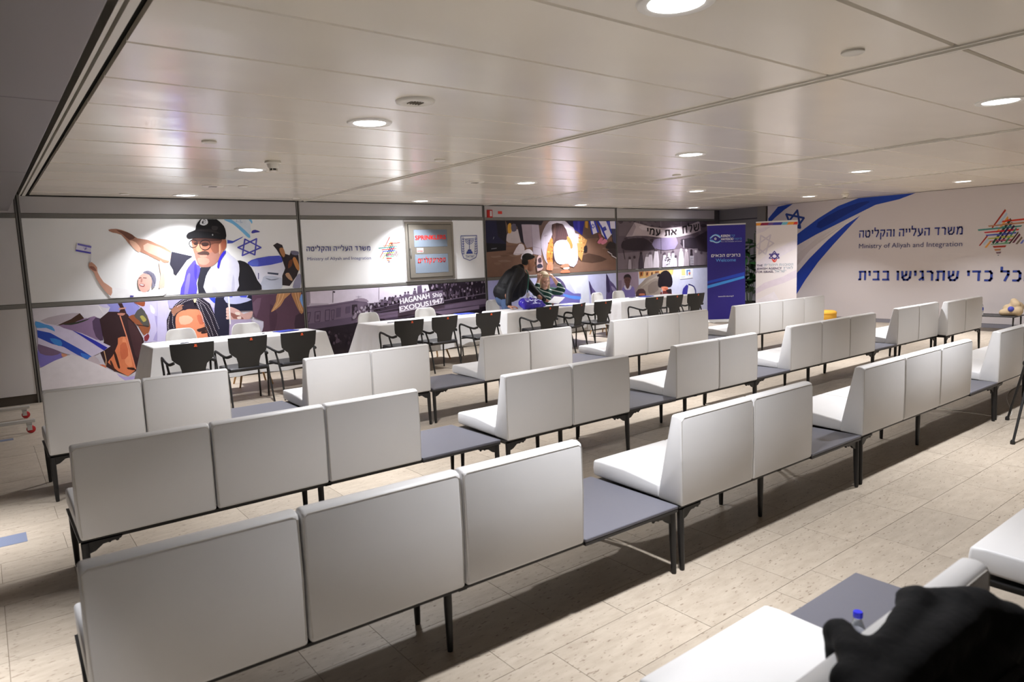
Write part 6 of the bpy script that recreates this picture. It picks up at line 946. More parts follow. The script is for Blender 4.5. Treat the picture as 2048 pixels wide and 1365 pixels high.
63:13379,1451 13367,1437 13349,1443 13349,1462 13368,1467;63:13306,1491 13294,1476 13276,1482 13276,1501 13295,1506;63:13308,1559 13296,1544 13278,1550 13278,1569 13297,1574;
63:13341,1497 13329,1482 13311,1488 13311,1507 13330,1512;
''', [
    ('חלש', (40, 32, 36), 13.861, 2.122, 0.671, 0.1698, 0.1156, 0.03),
    ('תא', (40, 32, 36), 13.197, 2.078, 0.448, 0.131, 0.0503, 0.03),
    ('ימע', (40, 32, 36), 12.539, 2.115, 0.485, 0.1448, -0.0726, 0.03),
])
ART['classroom'] = ([(207,210,234),(152,134,152),(126,108,128),(210,176,120),(176,112,62),(84,50,34),(196,140,96),(206,160,110),(150,96,60),(232,200,120),(124,113,178),(206,202,224),(92,62,60),(96,66,62),(44,32,36),(50,34,34),(152,140,132),(176,165,156),(128,116,110),(34,27,33),(228,142,112),(196,104,80),(80,58,62),(196,120,96),(112,50,50),(50,34,40),(224,222,236),(234,232,242),(226,207,142),(92,132,192),(240,238,244),(208,112,92),(150,150,160),(62,58,152),(240,240,248),(48,48,112)], '''
0:15169,1249 15169,125 11561,125 11561,1249;1:12243,1249 12256,753 11561,639 11561,1249;2:11561,1079 11680,1074 11644,621 11561,627;3:13520,1249 13485,1129 12954,1099 12276,1087 12257,1249;
4:12430,1249 12405,1142 12292,1126 12281,1249;5:12325,1231 12376,1232 12364,1161 12318,1159;6:12639,1249 12611,1132 12497,1117 12484,1249;5:12530,1222 12582,1224 12570,1152 12523,1150;7:12652,1243 12810,1246 12782,1125 12666,1109;
5:12699,1215 12752,1217 12740,1144 12692,1143;8:12823,1236 12983,1239 12954,1117 12837,1101;5:12870,1208 12923,1210 12912,1136 12864,1135;9:13495,1249 13471,1130 13374,1116 13342,1249;
10:11661,806 11698,898 11749,935 11804,893 11870,844 11961,884 12046,920 12091,886 12113,796 12144,598 12110,419 11880,390 11652,452 11622,623;11:11750,944 11774,958 11811,949 11850,896 11870,844 11833,844 11784,866 11758,906;
11:11996,931 11971,947 11934,942 11892,893 11870,844 11914,839 11969,856 11993,893;12:11805,992 11874,998 11943,984 11946,947 11926,906 11900,880 11871,870 11841,883 11817,912 11799,955;
13:11974,1059 11958,1007 11917,971 11863,960 11809,977 11771,1017 11757,1070 11773,1121 11813,1158 11868,1169 11922,1153 11961,1112;
14:11748,1087 11743,1123 11755,1171 11793,1196 11842,1209 11893,1209 11940,1196 11975,1165 11995,1126 11995,1084 11984,1059 11977,1089 11951,1128 11871,1139 11791,1135 11759,1106;15:11812,1081 11849,1079 11848,1069 11811,1071;
15:11888,1077 11927,1075 11927,1065 11887,1067;
16:12156,819 12237,922 12351,989 12457,1058 12585,1116 12780,1173 12955,1196 13021,1144 13033,1061 13005,978 12977,887 13049,795 13055,688 12783,527 12467,393 12292,359 12186,413 12141,607;
17:12318,873 12583,1035 12588,1026 12323,864;17:12580,1034 12902,1125 12905,1115 12582,1024;17:12408,912 12651,1053 12656,1044 12413,903;17:12648,1052 12923,1103 12925,1093 12650,1042;17:12499,950 12720,1071 12725,1061 12504,941;
17:12717,1070 12945,1081 12945,1070 12718,1059;17:12591,989 12789,1088 12793,1079 12596,980;17:12787,1088 12967,1058 12965,1048 12785,1078;17:12683,1028 12858,1106 12862,1097 12687,1019;
17:12858,1106 12989,1034 12984,1025 12853,1097;17:12776,1068 12928,1124 12932,1114 12780,1058;17:12930,1123 13012,1010 13003,1004 12921,1117;18:12581,908 12734,988 12899,1014 12963,909 12948,783 12795,721 12630,714 12566,800;
19:12929,907 12930,982 12953,1064 12997,1140 13062,1200 13154,1236 13253,1240 13345,1200 13421,1132 13464,1041 13477,950 13460,882 13418,837 13359,827 13274,832 13134,829 13003,836 12948,862;
19:12901,1137 12951,1163 13008,1176 13035,1148 13034,1113 12984,1101 12927,1101 12901,1116;20:13052,851 13161,857 13280,839 13311,799 13292,759 13208,738 13115,741 13058,796;
21:13138,807 13201,814 13274,809 13275,780 13246,757 13181,779;22:12156,777 12228,839 12322,848 12410,840 12480,775 12524,576 12506,390 12342,355 12173,414 12133,592;
23:12269,735 12358,735 12448,725 12470,706 12447,690 12358,686 12268,692 12246,715;24:13015,717 13134,751 13273,743 13366,788 13425,773 13456,548 13419,323 13221,287 13022,352 12977,535;
25:13218,758 13307,782 13411,783 13440,735 13432,683 13388,666 13327,671 13254,713;26:13096,805 13094,682 13080,682 13082,805;27:14275,1249 14260,1012 13758,1000 13758,1249;28:13952,1249 13965,1090 13822,1093 13810,1249;
29:14009,1219 14160,1223 14158,1081 14022,1084;30:14061,1186 14124,1187 14118,1083 14054,1082;31:14095,1157 14171,1158 14164,1107 14095,1104;32:13805,1056 13952,1059 13952,1050 13805,1047;
33:13846,677 13872,759 13919,797 14011,854 14086,828 14077,555 14024,279 13929,228 13842,292 13828,478;34:14086,828 14191,881 14297,798 14367,523 14367,254 14196,198 14024,279 14020,557;35:14087,873 14168,860 14163,827 14082,840;
35:14154,863 14251,833 14241,802 14144,831;35:14239,838 14328,791 14313,762 14223,809;35:14322,797 14388,704 14361,685 14295,778;35:14386,710 14394,509 14361,508 14353,709;35:14394,524 14384,338 14351,340 14361,526;
''', [
])
ART['right'] = ([(214,208,210),(196,188,190),(204,198,200),(28,64,160),(20,46,124),(32,64,168),(24,62,154),(32,58,128),(150,40,25),(160,182,204),(216,150,70),(192,50,30),(170,120,90),(70,130,125),(186,30,40),(70,82,170),(170,170,70),(160,70,92),(110,156,126),(25,60,50),(30,30,80),(50,20,60),(60,120,90),(60,30,25),(92,40,60),(110,95,86),(100,112,192),(152,50,36),(176,120,76),(120,95,106),(90,100,112)], '''
0:-8807,1330 -8542,1586 -8233,1833 -8027,1981 -7832,2094 -7547,2236 -7352,2323 -7453,2265 -7663,2139 -7852,1997 -8057,1826 -8280,1625 -8497,1411 -8704,1154 -8849,990 -8886,1102;
1:-8823,1359 -8567,1583 -8233,1833 -7854,2061 -7609,2191 -7783,2078 -8087,1883 -8303,1738 -8500,1585 -8691,1371 -8830,1212 -8884,1233;
2:-8806,1711 -8612,1824 -8355,1938 -8093,2054 -7833,2163 -7560,2281 -7393,2345 -7493,2271 -7720,2143 -7995,2029 -8294,1893 -8591,1671 -8815,1506 -8871,1570;
3:-9068,1795 -8785,2002 -8302,2319 -7842,2564 -7388,2700 -6227,2700 -6545,2601 -7025,2525 -7393,2366 -7833,2177 -8355,1953 -8806,1726 -9065,1572;
4:-8300,2234 -8101,2352 -7839,2468 -7607,2546 -7399,2596 -7208,2620 -7132,2600 -7317,2510 -7613,2382 -7952,2213 -8238,2089 -8337,2128;
5:-7344,2322 -7606,2054 -7938,1708 -8284,1321 -8582,917 -8858,484 -9079,90 -9145,90 -9151,583 -8865,1005 -8497,1411 -8057,1826 -7663,2139;
6:-9560,2407 -9535,2431 -9306,2667 -9052,2700 -8927,2700 -9142,2581 -9369,2420 -9500,2309 -9560,2245;7:-8787,2563 -8704,2123 -8753,2114 -8835,2554;7:-8726,2103 -9093,2218 -9078,2265 -8712,2150;
7:-9100,2245 -8819,2572 -8782,2540 -9063,2213;7:-8615,2350 -8884,2012 -8922,2043 -8653,2381;7:-8913,2016 -9117,2475 -9072,2495 -8868,2036;7:-9095,2501 -8623,2376 -8636,2329 -9107,2454;8:-4656,2253 -4635,2224 -4838,1909 -4859,1918;
8:-4934,1770 -4909,1761 -5033,1584 -5058,1584;9:-4627,2191 -4611,2152 -4785,1885 -4809,1899;9:-4909,1722 -4880,1713 -4967,1593 -4988,1608;10:-4606,2119 -4590,2076 -4760,1818 -4785,1828;
10:-4876,1665 -4847,1656 -4925,1541 -4959,1546;11:-4685,2038 -4262,2066 -4275,2033 -4702,2009;12:-4921,1961 -4304,2000 -4316,1971 -4901,1937;13:-5087,1899 -4370,1937 -4387,1909 -5075,1868;
14:-4983,1842 -4412,1875 -4424,1847 -4963,1820;15:-4950,1789 -4453,1818 -4461,1789 -4934,1765;16:-4917,1722 -4486,1751 -4503,1722 -4901,1703;17:-4884,1670 -4519,1689 -4536,1660 -4867,1656;
18:-4851,1608 -4544,1636 -4553,1603 -4855,1593;19:-4561,2081 -4540,2038 -4814,1608 -4838,1636;20:-4540,2009 -4515,1985 -4760,1598 -4793,1608;21:-4503,1952 -4482,1923 -4677,1636 -4702,1646;
22:-4461,1904 -4453,1875 -4619,1598 -4644,1617;23:-4428,1828 -4420,1799 -4544,1603 -4569,1608;24:-4408,1789 -4387,1761 -4482,1617 -4515,1617;25:-4370,1732 -4354,1703 -4428,1589 -4461,1593;
26:-4345,1675 -4329,1656 -4354,1598 -4391,1598;27:-4826,1570 -4602,1574 -4619,1541 -4805,1536;28:-4797,1512 -4685,1515 -4698,1484 -4780,1479;29:-4770,1455 -4677,1458 -4693,1426 -4751,1423;30:-4743,1399 -4710,1401 -4725,1380;
11:-4617,2055 -4561,2059 -4554,2028 -4611,2024;12:-4650,1986 -4594,1990 -4587,1959 -4644,1956;12:-4576,1994 -4519,1998 -4513,1967 -4569,1963;13:-4700,1933 -4644,1937 -4637,1906 -4693,1902;
13:-4601,1938 -4544,1942 -4538,1912 -4594,1908;14:-4717,1860 -4660,1864 -4654,1833 -4710,1830;14:-4592,1870 -4536,1873 -4529,1843 -4586,1839;15:-4775,1793 -4718,1797 -4712,1766 -4768,1763;
15:-4667,1801 -4611,1805 -4604,1774 -4660,1770;15:-4576,1810 -4519,1814 -4513,1784 -4569,1780;16:-4783,1741 -4727,1744 -4720,1714 -4776,1710;16:-4692,1747 -4635,1751 -4629,1721 -4685,1717;
16:-4601,1750 -4544,1754 -4538,1723 -4594,1720;17:-4783,1683 -4727,1687 -4720,1657 -4776,1653;17:-4692,1688 -4635,1692 -4629,1661 -4685,1658;18:-4783,1623 -4727,1627 -4720,1596 -4776,1593;
18:-4650,1631 -4594,1635 -4587,1604 -4644,1600;
''', [
    ('הטילקהו היילעה דרשמ', (50, 60, 140), -7.354, 1.842, 2.017, 0.1521, -0.0125, 0.02),
    ('Ministry of Aliyah and Integration', (70, 72, 120), -7.353, 1.61, 2.014, 0.1036, -0.0113, 0.0),
    ('תיבב ושיגרתש ידכ לכה', (44, 66, 152), -7.353, 0.914, 3.213, 0.1981, -0.0042, 0.03),
])
ART['blue'] = ([(44,74,190),(70,150,230),(110,170,240),(200,225,250),(235,240,250),(44,40,140)], '''
0:0,974 846,1160 846,1080 0,916;1:0,872 846,1073 846,1016 0,804;2:52,1966 87,2004 110,1982 75,1945;2:77,1994 121,2033 142,2009 98,1970;2:112,2027 159,2048 172,2019 125,1998;2:148,2045 198,2052 203,2021 153,2014;
2:189,2053 240,2040 232,2009 181,2022;2:228,2044 274,2021 260,1993 214,2016;2:264,2028 299,1998 278,1974 244,2004;2:289,2007 313,1979 289,1959 265,1987;3:85,1986 115,2009 123,1999 93,1975;3:110,2006 147,2029 154,2017 117,1994;
3:143,2027 176,2036 180,2023 146,2014;3:172,2036 208,2030 206,2017 170,2022;3:205,2031 253,2002 246,1990 198,2020;3:248,2005 289,1975 281,1964 240,1994;2:57,1933 101,1926 95,1895 52,1902;2:87,1929 137,1916 129,1885 79,1898;
2:128,1920 168,1892 151,1866 110,1894;2:155,1901 196,1876 180,1849 138,1874;2:176,1883 226,1875 221,1844 171,1852;2:206,1876 255,1880 258,1849 209,1844;2:234,1874 279,1897 293,1869 249,1846;2:263,1888 297,1913 316,1888 282,1862;
3:67,1899 102,1893 100,1882 65,1888;3:97,1894 140,1884 138,1873 94,1883;3:136,1886 175,1867 170,1857 131,1875;3:169,1869 208,1856 205,1846 166,1859;3:200,1857 243,1869 246,1858 203,1846;3:237,1866 271,1883 276,1873 242,1856;
4:208,1945 205,1931 196,1921 184,1918 171,1922 162,1933 159,1946 162,1960 171,1969 184,1973 196,1968 205,1958;5:195,1945 193,1938 189,1933 184,1932 178,1934 174,1939 172,1946 174,1953 178,1957 184,1959 189,1957 193,1952;
''', [
    ('KEREN', (240, 240, 248), 0.314, 1.981, 0.197, 0.0542, -0.0038, 0.03),
    ('ןרק', (96, 160, 235), 0.525, 1.98, 0.099, 0.0452, 0.0076, 0.0),
    ('HAYESOD', (240, 240, 248), 0.314, 1.907, 0.278, 0.0543, -0.0135, 0.03),
    ('דוסיה', (96, 160, 235), 0.601, 1.902, 0.175, 0.0452, 0.0009, 0.0),
    ('For the People of Israel', (220, 225, 245), 0.314, 1.864, 0.466, 0.0204, -0.0038, 0.01),
    ('םיאבה םיכורב', (246, 246, 250), 0.089, 1.529, 0.661, 0.0592, -0.0089, 0.04),
    ('Welcome', (96, 160, 240), 0.192, 1.416, 0.455, 0.0775, -0.0059, 0.02),
    ('www.kh-uia.org.il', (236, 236, 246), 0.246, 0.597, 0.349, 0.0277, 0.0069, 0.02),
])
ART['beige'] = ([(206,198,206),(214,206,214),(206,194,204),(220,214,220),(196,188,198),(226,150,60),(140,40,70),(100,70,130),(60,60,150),(110,180,200),(206,60,50),(64,54,120),(206,66,50)], '''
0:0,2131 318,2173 172,2066 0,2012;1:0,1367 385,1636 865,1874 865,1675 470,1456 0,1141;2:0,775 181,906 557,1032 865,1190 865,1013 600,897 224,771 0,655;3:0,506 393,700 500,507 185,387 0,461;4:102,1998 388,1800 371,1774 84,1972;
4:389,1784 63,1542 44,1567 370,1809;4:44,1553 85,1990 116,1987 75,1550;4:326,1986 221,1543 191,1550 296,1993;4:203,1537 0,1711 0,1752 224,1561;4:0,1768 306,1999 324,1974 0,1730;5:0,2264 118,2262 81,2202 0,2203;
6:118,2262 275,2259 238,2199 81,2202;7:275,2259 379,2257 343,2197 238,2199;8:379,2257 561,2253 525,2194 343,2197;9:561,2253 678,2251 642,2192 525,2194;5:678,2251 811,2248 775,2189 642,2192;10:811,2248 865,2247 865,2187 775,2189;
11:397,1624 506,1457 489,1446 380,1613;11:500,1445 277,1448 277,1468 500,1465;11:271,1460 386,1624 402,1612 287,1448;11:501,1547 404,1415 388,1427 485,1558;11:395,1415 275,1548 289,1562 410,1428;
11:280,1561 495,1558 495,1538 280,1542;11:395,1579 469,1499 456,1487 382,1567;11:468,1493 396,1423 384,1435 456,1506;11:389,1423 324,1498 338,1510 403,1435;11:324,1503 388,1579 401,1567 338,1492;
12:352,1449 389,1382 370,1371 332,1438;12:397,1433 405,1366 383,1363 375,1430;12:451,1435 420,1369 400,1378 431,1445;
''', [
    ('THE', (66, 50, 92), 0.019, 1.277, 0.125, 0.0493, 0.0058, 0.02),
    ('JEWISH AGENCY', (66, 50, 92), 0.016, 1.205, 0.536, 0.0494, 0.0005, 0.02),
    ('FOR ISRAEL', (66, 50, 92), 0.01, 1.133, 0.371, 0.0495, 0.003, 0.02),
    ('תידוהיה תונכוסה', (150, 170, 184), 0.178, 1.283, 0.608, 0.0492, -0.0085, 0.0),
    ('ץראל', (150, 170, 184), 0.585, 1.204, 0.198, 0.0488, 0.0046, 0.0),
    ('לארשי', (150, 170, 184), 0.402, 1.134, 0.237, 0.049, 0.0102, 0.0),
])
ART['cabinet'] = ([], '''
''', [
    ('SPRINKLERS', (214, 40, 36), 6.289, 2.062, 0.646, 0.0803, 0.0154, 0.05),
    ('םירלקנירפס', (214, 50, 44), 6.321, 1.649, 0.59, 0.0764, 0.002, 0.04),
])
# ------------------------------------------------------------------ murals, printed boards and lettering
def print_material(name, rough=0.45):
    m = bpy.data.materials.new(name); m.use_nodes = True; nt = m.node_tree; b = nt.nodes['Principled BSDF']; N = nt.nodes.new; L = nt.links.new
    a = N('ShaderNodeVertexColor'); a.layer_name = 'ink'
    g_ = N('ShaderNodeNewGeometry'); n = N('ShaderNodeTexNoise'); n.inputs['Scale'].default_value = 9; n.inputs['Detail'].default_value = 5; L(g_.outputs['Position'], n.inputs['Vector'])
    mr = N('ShaderNodeMapRange'); mr.inputs[3].default_value = 0.90; mr.inputs[4].default_value = 1.10; L(n.outputs['Fac'], mr.inputs[0])
    mx = N('ShaderNodeHueSaturation'); L(a.outputs['Color'], mx.inputs['Color']); L(mr.outputs[0], mx.inputs['Value']); L(mx.outputs[0], b.inputs['Base Color'])
    b.inputs['Roughness'].default_value = rough; b.inputs['Specular IOR Level'].default_value = 0.3
    return m
m_print = print_material('printed_ink')
INK = {}
def ink(c):
    if c not in INK: INK[c] = mat('ink_%d_%d_%d' % c, rgb(*c), 0.45)
    return INK[c]
LAYER = 0.00012
def print_mesh(art, to3d):
    pal, data, _ = art; vs = []; fs = []; cols = []; i = 0
    for item in data.replace('\n', '').split(';'):
        if not item: continue
        ci, pts = item.split(':'); pts = [tuple(float(q) / 1000 for q in p.split(',')) for p in pts.split(' ')]
        base = len(vs); vs += [to3d(u, v, 0.0006 + i * LAYER) for u, v in pts]; fs.append(list(range(base, len(vs)))); cols.append(tuple(min(0.9, q * 1.12) for q in lin(tuple(k / 255 for k in pal[int(ci)])))); i += 1
    me = bpy.data.meshes.new('print'); me.from_pydata(vs, [], fs); me.update()
    at_ = me.color_attributes.new('ink', 'FLOAT_COLOR', 'CORNER')
    k = 0
    for p, c in zip(me.polygons, cols):
        for _ in range(p.loop_total): at_.data[k].color = (*c, 1); k += 1
    me.materials.append(m_print); return me, 0.0006 + i * LAYER + 0.0006
def text_mesh(txt, bold):
    cu = bpy.data.curves.new('t', 'FONT'); cu.body = txt; cu.resolution_u = 3
    o = bpy.data.objects.new('t', cu); C.objects.link(o); bpy.context.view_layer.update()
    me = bpy.data.meshes.new_from_object(o.evaluated_get(bpy.context.evaluated_depsgraph_get())); bpy.data.objects.remove(o); bpy.data.curves.remove(cu); return me
# square letters as strokes: advance width, then polylines in a box one unit high
GLYPH = {
 'א': (0.86, [(0.08, 1), (0.80, 0)], [(0.78, 1), (0.78, 0.72), (0.55, 0.5)], [(0.1, 0), (0.1, 0.35), (0.32, 0.64)]), 'ב': (0.72, [(0.05, 0.93), (0.55, 0.93), (0.55, 0.07)], [(0.02, 0.07), (0.70, 0.07)]),
 'ג': (0.48, [(0.08, 0.93), (0.34, 0.93), (0.38, 0.3), (0.43, 0)], [(0.38, 0.32), (0.05, 0.03)]), 'ד': (0.70, [(0, 0.93), (0.68, 0.93)], [(0.52, 0.93), (0.52, 0)]), 'ה': (0.75, [(0.02, 0.93), (0.66, 0.93), (0.66, 0)], [(0.12, 0.60), (0.12, 0)]),
 'ו': (0.22, [(0, 0.93), (0.14, 0.93), (0.14, 0)]), 'ח': (0.75, [(0.02, 0.93), (0.66, 0.93), (0.66, 0)], [(0.13, 0.93), (0.13, 0)]), 'ט': (0.78, [(0.1, 1), (0.1, 0.26), (0.22, 0.07), (0.55, 0.07), (0.67, 0.26), (0.67, 0.78), (0.56, 0.93), (0.42, 0.93), (0.36, 0.78)]), 'י': (0.22, [(0, 0.93), (0.14, 0.93), (0.14, 0.48)]),
 'כ': (0.66, [(0.05, 0.93), (0.48, 0.93), (0.59, 0.76), (0.59, 0.24), (0.48, 0.07), (0.05, 0.07)]), 'ל': (0.62, [(0.06, 1.38), (0.06, 0.93), (0.55, 0.93), (0.55, 0.62), (0.30, 0)]), 'ם': (0.76, [(0.1, 0.93), (0.66, 0.93), (0.66, 0.07), (0.1, 0.07), (0.1, 0.93)]),
 'מ': (0.80, [(0.05, 1), (0.18, 0.75), (0.08, 0)], [(0.18, 0.75), (0.36, 0.93), (0.60, 0.93), (0.70, 0.75), (0.70, 0.07), (0.42, 0.07)]), 'נ': (0.45, [(0.12, 0.93), (0.36, 0.93), (0.36, 0.07), (0.02, 0.07)]), 'ן': (0.22, [(0, 0.93), (0.14, 0.93), (0.14, -0.35)]),
 'ס': (0.76, [(0.1, 0.93), (0.66, 0.93), (0.66, 0.4), (0.5, 0.07), (0.27, 0.07), (0.1, 0.4), (0.1, 0.93)]), 'ע': (0.70, [(0.62, 1), (0.62, 0.4), (0.40, 0.1), (0.02, -0.05)], [(0.1, 1), (0.17, 0.6), (0.36, 0.16)]), 'פ': (0.70, [(0.32, 0.52), (0.1, 0.52), (0.1, 0.93), (0.50, 0.93), (0.61, 0.76), (0.61, 0.24), (0.50, 0.07), (0.05, 0.07)]),
 'ץ': (0.66, [(0.3, -0.35), (0.3, 0.45), (0.1, 1)], [(0.3, 0.45), (0.58, 0.64), (0.58, 1)]), 'ק': (0.75, [(0.05, 0.93), (0.66, 0.93), (0.66, 0.66), (0.42, 0.05)], [(0.13, 0.6), (0.13, -0.35)]), 'ר': (0.60, [(0.02, 0.93), (0.38, 0.93), (0.50, 0.8), (0.50, 0)]),
 'ש': (0.95, [(0.1, 1), (0.14, 0.3), (0.28, 0.07), (0.60, 0.07), (0.80, 0.3), (0.86, 1)], [(0.48, 1), (0.46, 0.58), (0.18, 0.38)]), 'ת': (0.78, [(0.05, 0.93), (0.68, 0.93), (0.68, 0)], [(0.2, 0.93), (0.2, 0.07), (0, 0.07)])}
def stroke_text(txt, th):
    """vertices (x, y) and quads for a row of stroke letters."""
    V_, F_, x = [], [], 0.0
    for ch in txt:
        if ch == ' ': x += 0.42; continue
        gph = GLYPH[ch]
        for pl_ in gph[1:]:
            for k, (p, q) in enumerate(zip(pl_, pl_[1:])):
                dx, dy = q[0] - p[0], q[1] - p[1]; L_ = math.hypot(dx, dy); dx /= L_; dy /= L_; e0 = th * (0.5 if k else 0.0); e1 = th * 0.5 if k < len(pl_) - 2 else 0.0; nx, ny = -dy * th / 2, dx * th / 2
                b_ = len(V_); V_ += [(x + p[0] - dx * e0 + nx, p[1] - dy * e0 + ny), (x + q[0] + dx * e1 + nx, q[1] + dy * e1 + ny), (x + q[0] + dx * e1 - nx, q[1] + dy * e1 - ny), (x + p[0] - dx * e0 - nx, p[1] - dy * e0 - ny)]; F_.append([b_, b_ + 1, b_ + 2, b_ + 3])
        x += gph[0] + 0.20
    return V_, F_
def lettering(t, to3d, depth, parent):
    txt, col, u, v, w_, h_, ang, bold = t
    if txt.isascii():
        tm_ = text_mesh(txt, bold); co = [(vv.co.x, vv.co.y) for vv in tm_.vertices]; polys = [list(p.vertices) for p in tm_.polygons]; bpy.data.meshes.remove(tm_); cap = 0.73
    else:
        co, polys = stroke_text(txt, 0.145 + bold * 1.6); cap = 1.0; bold = 0
    x0 = min(c[0] for c in co); x1 = max(c[0] for c in co)
    sx = w_ / (x1 - x0); sy = h_ / cap; ca, sa = math.cos(ang), math.sin(ang)
    # heavier weights are built up from copies a stroke apart
    st = bold * h_ * 1.1
    shifts = [(0, 0)] if not bold else [(-st, -st * 0.5), (st, -st * 0.5), (-st, st * 0.5), (st, st * 0.5), (0, 0)]
    V_ = []; F_ = []
    for k, (dx, dz) in enumerate(shifts):
        base = len(V_)
        for c in co:
            a, b_ = (c[0] - x0) * sx + dx, c[1] * sy + dz
            V_.append(to3d(u + a * ca - b_ * sa, v + a * sa + b_ * ca, depth + k * 0.00005))
        F_ += [[base + i for i in p] for p in polys]
    me = bpy.data.meshes.new('lettering'); me.from_pydata(V_, [], F_); me.update()
    me.name = 'lettering'; me.materials.clear(); me.materials.append(ink(tuple(col)))
    return tag(link('lettering', me, None, parent), None, None, kind='stuff')
def back3(u, v, d): return (u, D - 0.006 - d, v)
def right3(u, v, d): return (XW - 0.006 - d, -u, v)
def mural(key, i, up, base, lab):
    z0, z1 = (1.318, 2.418) if up else (0.122, 1.252)
    o = obj('wall_mural', B(MUL[i] + 0.03, MUL[i + 1] - 0.03, D - 0.006, D + 0.025, z0, z1, 0.0015, 1), mat('board_' + key, tuple(min(0.9, q * 1.12) for q in rgb(*base)), 0.45, spec=0.3)); tag(o, lab, 'mural', 'printed boards of the back wall')
    me, dep = print_mesh(ART[key], back3); tag(link('print', me, None, o), None, None, kind='stuff')
    for t in ART[key][2]: lettering(t, back3, dep, o)
    return o
mural('cap', 0, True, (240, 239, 245), 'mural board of a smiling man in black cap with outstretched arm')
mural('bag', 0, False, (206, 202, 214), 'mural board of a braided girl, an orange bag and a striped flag')
mural('ministry', 1, True, (240, 239, 244), 'white board with blue lettering, coloured star mark and shield emblem')
mural('ship', 1, False, (60, 48, 62), 'grey mural board of a crowded ship with a lettered sign')
mural('kneel', 2, True, (126, 95, 80), 'mural board of a person in white kneeling on brown ground')
mural('flags', 2, False, (192, 194, 230), 'pale lilac mural board with purple flags, behind the two people')
mural('gathering', 3, True, (92, 80, 88), 'grey mural board of a gathering under a hanging cloth banner')
mural('classroom', 3, False, (207, 210, 234), 'mural board of a dark-haired woman bending over children in a classroom')
o = obj('wall_mural', B(XW - 0.006, XW + 0.02, 2.2, 9.58, 0.08, ZC - 0.005, 0.001, 1), mat('board_right', rgb(208, 201, 202), 0.45, spec=0.3)); tag(o, 'huge pale printed board with blue ribbons covering the right wall', 'mural')
me, dep = print_mesh(ART['right'], right3); tag(link('print', me, None, o), None, None, kind='stuff')
for t in ART['right'][2]: lettering(t, right3, dep, o)

# ------------------------------------------------------------------ fire cabinet, call point and sticker
m_steel = mat('brushed_steel', rgb(158, 152, 142), 0.38, metal=0.75, noise=0.08, nscale=30, stretch=(1, 1, 12))
m_glassb = mat('blue_grey_glass', rgb(112, 122, 134), 0.2)
cab = empty('sprinkler_cabinet', (6.61, D - 0.008, 1.31), 0, 'steel sprinkler cabinet with two lettered grey windows set in the white board', 'cabinet')
def cb(name, x0, x1, z0, z1, y0, y1, m_, par=cab, bev=0.004): return obj(name, B(x0 - 6.61, x1 - 6.61, -y1, -y0, z0 - 1.31, z1 - 1.31, bev, 1), m_, par)
cb('back_plate', 6.085, 7.12, 1.318, 2.418, 0.0, 0.012, m_wallgrey)
cb('frame', 6.105, 7.12, 1.335, 2.385, 0.012, 0.035, m_steel); door = cb('door', 6.16, 7.065, 1.385, 2.335, 0.035, 0.050, m_steel); cb('door_gap', 6.152, 7.073, 1.377, 2.343, 0.0345, 0.0365, m_dark)
for t, (z0, z1) in zip(ART['cabinet'][2], ((1.935, 2.245), (1.465, 1.805))):
    pn = cb('window_pane', 6.265, 6.965, z0, z1, 0.050, 0.053, m_glassb, door)
    w3 = lambda u, v, d: (u - 6.61, -0.055 - d, v - 1.31)
    lettering(t, w3, 0.0, door)
cb('sticker', 6.315, 6.445, 1.838, 1.915, 0.050, 0.0515, mat('white_sticker', rgb(236, 214, 214), 0.5), door, 0); cb('sticker_band', 6.32, 6.44, 1.85, 1.87, 0.0515, 0.052, mat('red_print', rgb(206, 70, 70), 0.5), door, 0)
bm = bmesh.new(); box(bm, -0.44, -0.415, -0.075, -0.05, 0.46, 0.58, 0.006, 2); lathe(bm, [(0.0, 0.0), (0.016, 0.0), (0.016, 0.03), (0, 0.03)], 12, (-0.43, -0.062, 0.58)); obj('handle', bm, m_metal, door, smooth=40)
t = empty('fire_call_point', (7.99, D - 0.002, 2.545), 0, 'small red fire call point box under the ceiling', 'call point')
obj('housing', B(-0.055, 0.055, -0.05, 0.0, -0.075, 0.075, 0.008, 2), mat('fire_red', rgb(190, 40, 34), 0.4), t); obj('face_plate', B(-0.012, 0.035, -0.054, -0.048, -0.05, 0.055, 0.003, 1), m_white, t)
tag(obj('red_sticker', B(8.21, 8.31, D - 0.0045, D - 0.002, 2.545, 2.60), mat('red_label', rgb(214, 56, 44), 0.5)), 'small red sticker on the grey fascia beside the call point', 'sticker')

# ------------------------------------------------------------------ roll-up banners
def rollup(x, y, th, h, key, base, lab, top):
    W_ = 0.865
    t = empty('rollup_banner', (x, y, 0), th, lab, 'banner', 'roll-up banners')
    sh = obj('banner_sheet', B(0, W_, 0.0, 0.004, 0.05, h - 0.02), mat('sheet_' + key, rgb(*base), 0.4), t)
    f3 = lambda u, v, d: (u, -d, v)
    me, dep = print_mesh(ART[key], f3); tag(link('print', me, None, sh), None, None, kind='stuff')
    for q in ART[key][2]: lettering(q, f3, dep, sh)
    obj('top_bar', B(-0.006, W_ + 0.006, -0.008, 0.012, h - 0.03, h, 0.003, 1), top, t)
    bm = bmesh.new(); extrude_profile(bm, [(-0.07, 0.0), (-0.075, 0.02), (-0.03, 0.075), (0.03, 0.075), (0.075, 0.02), (0.07, 0.0)], -0.01, W_ + 0.01, 0.004, 1); obj('base_case', bm, mat('silver_case', rgb(222, 220, 216), 0.35), t)
    bm = bmesh.new(); tube(bm, [(W_ / 2, 0.03, 0.05), (W_ / 2, 0.03, h - 0.02)], 0.009, 8); obj('support_pole', bm, m_metal, t)
    for xx in (0.12, W_ - 0.12): obj('foot', B(xx - 0.03, xx + 0.03, -0.16, 0.16, 0.0, 0.014, 0.003, 1), mat('silver_case', (0, 0, 0)), t)
